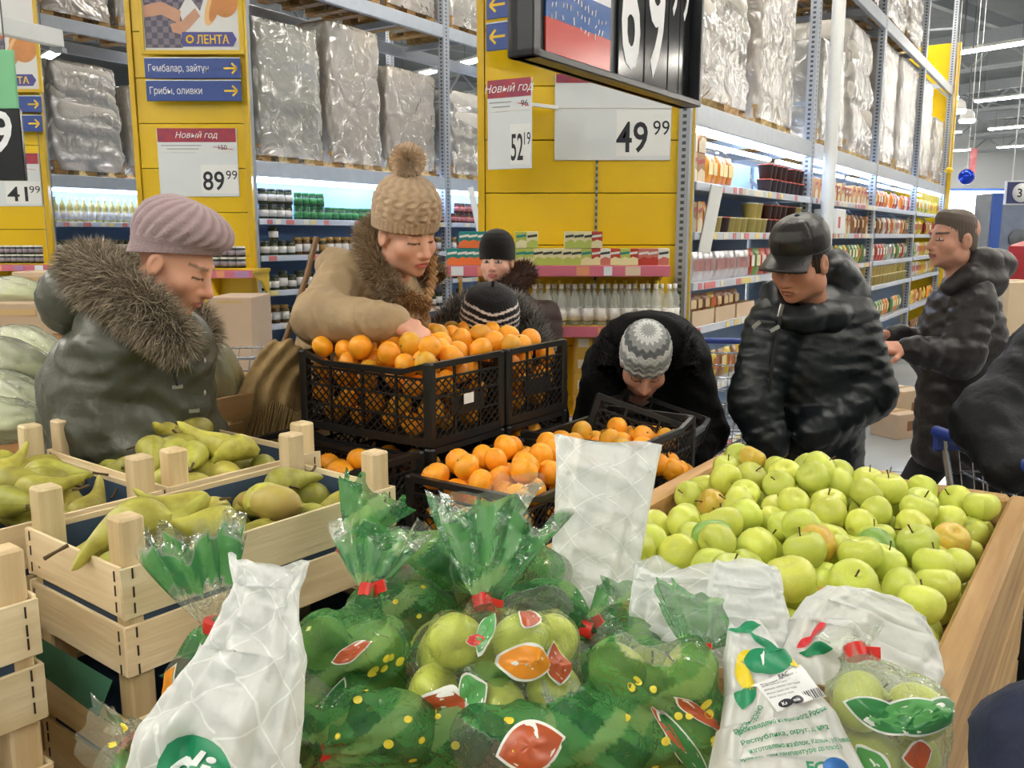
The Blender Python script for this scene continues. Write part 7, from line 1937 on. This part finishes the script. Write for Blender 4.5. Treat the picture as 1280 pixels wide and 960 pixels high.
knit_hat(t, base, hp, R, HAT_P, lambda a, v: .02 * np.sin(v * 50 + 2 * np.sin(a * 16)) + .008 * np.sin(a * 60), co_gr, 1.06, 1.03, tiltf=.02)

# ============ shopper in the cap
base = np.array([at(1008, 460, 3.2)[0], 3.2, 0])
t = thing('person', 'person in black padded jacket and leather cap standing with hands in pockets', 'person', base)
hp = at(1000, 326, 3.02); R = head_axes(-138, 22, 3); sk = (196, 140, 112)
nk, ch, pel = at(1022, 380, 3.14), at(1010, 450, 3.18), at(1010, 610, 3.2)
sl_, sr_ = at(1068, 396, 3.18), at(960, 405, 3.06)
el_, er_ = at(1088, 492, 3.12), at(942, 500, 3.0); wl_, wr_ = at(1015, 540, 2.98), at(962, 555, 2.95)
body_mesh(t, base, head_surf(1.04, True, sk, (160, 104, 86), (70, 54, 46), nose=1.15), hp, R, [(nk, ch, .065, .15), (ch, pel, .15, .14), (sl_, el_, .055, .05), (sr_, er_, .055, .05), (el_, wl_, .045, .035), (er_, wr_, .045, .035)], [], sk)
M_PUFF = coat_mat('black_padded_jacket', (15, 23, 26), .42, .42, .15)
wd = (1, .25, 0)
garment(t, base, 'padded_jacket', [(nk + (0, .02, -.06), ch, .14, .185, .05, dict(wide=wd, sx=1.2, q=(4, .007))), (ch, pel + (0, 0, .0), .185, .18, .05, dict(wide=wd, sx=1.12, q=(8, .007))),
    (sl_ + (-.02, 0, 0), el_, .1, .09, .05, dict(q=(7, .007))), (el_, wl_, .09, .072, .04, dict(q=(5, .007))), (sr_ + (.02, 0, 0), er_, .098, .086, .05, dict(q=(7, .007))), (er_, wr_, .086, .072, .04, dict(q=(5, .007)))],
    M_PUFF, .009, wrinkle(.003, 50., 2.2), cuts=[((0, 0, pel[2] - .02), (0, 0, -1))])
garment(t, base, 'hood', [(at(1050, 340, 3.18), at(1062, 376, 3.2), .052, .062, .05, dict(q=(2, .01))), (at(1066, 376, 3.2), at(1040, 398, 3.05), .058, .046, .05), (at(1045, 335, 3.26), at(1058, 370, 3.28), .07, .075, .05), (at(1010, 398, 2.99), at(1040, 398, 3.05), .04, .046, .05), (at(985, 400, 2.97), at(1010, 398, 2.99), .034, .04, .05), (at(975, 396, 3.0), at(965, 366, 3.12), .04, .045, .04)], M_PUFF, .009, wrinkle(.004, 20.))
b = MB(); b.beam(at(978, 380, 2.935) - base, at(974, 396, 2.93) - base, .006, .014); b.build('zip_pull', M_ZIP, t)
for (xa, ya, xb, yb) in ((963, 414, 974, 408), (941, 410, 950, 402)):
    b = MB(); b.beam(at(xa, ya, 2.9) - base, at(xb, yb, 2.9) - base, .006, .012); b.build('pocket_zip', M_ZIP, t)
MB().tube([at(976, 395, 2.925) - base, at(966, 450, 2.915) - base, at(958, 520, 2.93) - base], .006, 6).build('front_zip', mat('zip_tape', (14, 18, 20), .6), t)
legs(t, base, pel, (-.5, -.85, 0))
# short side hair and the cap
def hair_cap(t, base, hp, R, c, prof, sx=1., sy=1., tilt=0., name='hair'):
    cc = np.array(lin(c)[:3])
    return knit_hat(t, base, hp, R, prof, lambda a, v: .012 * np.sin(a * 90 + v * 20) + .008 * np.sin(a * 37), lambda a, v: cc * (1 + .25 * np.sin(a * 90 + v * 20))[..., None], sx, sy, name, tilt, m=M_HAIR)
hair_cap(t, base, hp, R, (52, 42, 36), [(.90, -.045), (.94, -.02), (.95, .02), (.95, .06), (.7, .11)], 1.03, .93, .035)
M_CAPL = mat('cap_leather', (34, 32, 30), .42, var=.3, scale=20, bump=.12, bscale=60)
cp = [(1.0, .03), (1.03, .045), (1.05, .07), (1.02, .1), (.86, .13), (.55, .15), (.2, .157), (.0, .157)]
o = knit_hat(t, base, hp, R, cp, lambda a, v: -.02 * np.exp(-((np.sin(a * 3)) / .12) ** 2) * (v > .15) + .02 * (v < .1), ccol((34, 32, 30)), 1.08, 1.06, 'cap_crown', .016, m=M_CAPL)
nu, nv = 36, 10; aa = np.linspace(-1.05, 1.05, nu)[:, None]; qq = np.linspace(0, 1, nv)[None, :]
ln_ = .088 * np.cos(aa * .9) ** .5
bx = np.sin(aa) * (.088 + 0 * qq) + np.sin(aa) * .012 * qq; by = np.cos(aa) * .108 - .012 + ln_ * qq; bz = .043 + .016 * np.cos(aa) - .014 * qq ** 1.5 - .03 * np.abs(np.sin(aa)) ** 2 * qq
P = np.stack([bx, by + 0 * aa, bz + 0 * aa], -1).reshape(-1, 3); P2 = P - (0, 0, .006); F = grid_faces(nu, nv); 
Vv = np.vstack([P, P2]) ; F2 = np.vstack([F, F[:, ::-1] + nu * nv])
ed = [i * nv + nv - 1 for i in range(nu)]; F3 = [[ed[i], ed[i + 1], ed[i + 1] + nu * nv, ed[i] + nu * nv] for i in range(nu - 1)]
link('cap_brim', mesh_np('cap_brim', Vv @ R.T + hp - base, F2.tolist() + F3, M_CAPL), t)
MB().lathe([(.009, 0), (.008, .005), (0, .007)], 10, hp + R @ np.array([0, -.012, .157]) - base, X=R[:, 0], Y=R[:, 1], Z=R[:, 2]).build('cap_button', M_CAPL, t)

# ============ walking shopper
base = np.array([at(1200, 460, 4.05)[0], 4.05, 0])
t = thing('person', 'bare-headed person in dark brown hooded padded coat walking along the aisle', 'person', base)
hp = at(1192, 298, 4.0); R = head_axes(188, 2, 0); sk = (198, 146, 122)
nk, ch, pel = at(1208, 352, 4.05), at(1203, 420, 4.08), at(1195, 555, 4.08)
sn_, sf_ = at(1218, 372, 3.9), at(1185, 380, 4.22); en_, ef_ = at(1202, 448, 3.82), at(1160, 440, 4.2); wn_, wf_ = at(1130, 436, 3.8), at(1112, 420, 4.1)
body_mesh(t, base, head_surf(1.04, True, sk, (150, 92, 84), (80, 66, 58), nose=1.1, vox=.0046, eyes=True), hp, R, [(nk, ch, .065, .15), (ch, pel, .15, .14), (sn_, en_, .055, .05), (en_, wn_, .045, .035), (sf_, ef_, .055, .05), (ef_, wf_, .045, .035)],
          [hand_surf(wn_, (-1, .05, .05), (0, -.5, .9), 1, .8), hand_surf(wf_, (-1, 0, .1), (0, .3, .9), -1, .8)], sk)
M_BROWNP = coat_mat('brown_black_padded_coat', (36, 31, 31), .45, .38, .2)
wd = (.2, 1, 0)
garment(t, base, 'padded_coat', [(nk + (.01, 0, -.05), ch, .13, .18, .05, dict(wide=wd, sx=1.15, q=(3, .012))), (ch, pel + (.0, 0, -.08), .18, .19, .05, dict(wide=wd, sx=1.1, q=(6, .012))), (sn_, en_, .098, .09, .05, dict(q=(4, .012))), (en_, wn_ + (.02, 0, 0), .09, .06, .04, dict(q=(4, .01))), (sf_, ef_, .095, .085, .05), (ef_, wf_ + (.02, 0, 0), .085, .06, .04, dict(q=(4, .01)))],
    M_BROWNP, .011, wrinkle(.0035, 46., 1.), cuts=[((0, 0, pel[2] - .1), (0, 0, -1))])
garment(t, base, 'hood', [(at(1222, 325, 3.95), at(1248, 332, 4.1), .06, .075, .04, dict(q=(2, .012))), (at(1212, 348, 3.9), at(1240, 352, 4.0), .055, .07, .04), (at(1248, 332, 4.1), at(1215, 335, 4.2), .07, .06, .04), (at(1190, 358, 3.92), at(1212, 348, 3.9), .045, .055, .04)], M_BROWNP, .011, wrinkle(.005, 16.))
legs(t, base, pel, (-1, 0, 0), stride=.24)
hair_cap(t, base, hp, R, (96, 84, 74), [(.88, -.035), (.93, .0), (.95, .04), (.96, .07), (.87, .1), (.62, .121), (.3, .129), (.0, .131)], 1.03, .93, .062)

# ============ dark figure at the right edge
base = np.array([1.72, 2.75, 0])
t = thing('person', 'person in dark navy coat cut off by the picture edge, pushing the trolley', 'person', base)
hp = at(1400, 310, 2.75); R = head_axes(170, 10, 0); sk = (200, 150, 124)
nk, ch, pel = at(1385, 370, 2.8), at(1345, 460, 2.8), at(1320, 640, 2.8)
sn_, sf_ = at(1330, 425, 2.62), at(1330, 430, 3.0); en_, wn_ = at(1238, 528, 2.5), at(1262, 585, 2.32)
ef_, wf_ = at(1265, 520, 3.05), at(1225, 560, 2.95)
body_mesh(t, base, head_surf(1.03, True, sk, vox=.008), hp, R, [(nk, ch, .065, .15), (ch, pel, .15, .14), (sn_, en_, .05, .05), (en_, wn_, .045, .035), (sf_, ef_, .05, .05), (ef_, wf_, .045, .035)], [], sk)
M_NAVYC = coat_mat('dark_navy_coat', (11, 13, 17), .6, .28)
garment(t, base, 'coat', [(nk + (0, 0, -.05), ch, .14, .2, .05, dict(wide=(.2, 1, 0), sx=1.15)), (ch, pel + (-.05, 0, -.2), .2, .24, .05), (sn_, en_, .11, .1, .06), (en_, wn_, .1, .07, .05), (sf_, ef_, .11, .1, .06), (ef_, wf_, .1, .08, .05)], M_NAVYC, .014, wrinkle(.005, 36.), cuts=[((0, 0, .5), (0, 0, -1))])
hair_cap(t, base, hp, R, (50, 40, 34), [(.9, -.035), (.95, .0), (.97, .04), (.98, .07), (.88, .1), (.62, .121), (.3, .129), (.0, .131)], 1.0, .97, .045)
legs(t, base, pel, (-1, 0, 0))

# ============ sleeve at the lower right corner
base = np.array([1.0, .62, 0])
t = thing('person', 'person in navy jacket of whom only a sleeve shows in the bottom corner', 'person', base)
hp = np.array([1.02, .6, 1.62]); R = head_axes(110, 5, 0)
nk, ch, pel = hp + (0, -.03, -.18), np.array([1.02, .58, 1.2]), np.array([1.02, .58, .9])
sn_ = np.array([.9, .66, 1.36]); en_ = at(1322, 950, .84); wn_ = en_ + (.14, .14, -.06)
body_mesh(t, base, head_surf(1.03, True, sk, vox=.008), hp, R, [(nk, ch, .065, .14), (ch, pel, .14, .13), (sn_, en_, .05, .045), (en_, wn_, .045, .035)], [hand_surf(wn_, wn_ - en_, (-.3, 0, 1), -1, .6)], sk)
M_NAVYJ = coat_mat('navy_jacket', (34, 42, 66), .6, .3)
garment(t, base, 'jacket', [(nk + (0, 0, -.06), ch, .13, .18, .05, dict(wide=(1, 0, 0), sx=1.1)), (ch, pel + (0, 0, -.1), .18, .18, .05), (sn_, en_, .085, .075, .05), (en_, wn_, .075, .055, .04)], M_NAVYJ, .012, wrinkle(.004, 42.), cuts=[((0, 0, .7), (0, 0, -1))])
hair_cap(t, base, hp, R, (50, 40, 34), [(.9, -.035), (.95, .0), (.97, .04), (.98, .07), (.88, .1), (.62, .121), (.3, .129), (.0, .131)], 1.0, .97, .045)
legs(t, base, pel, (0, 1, 0))
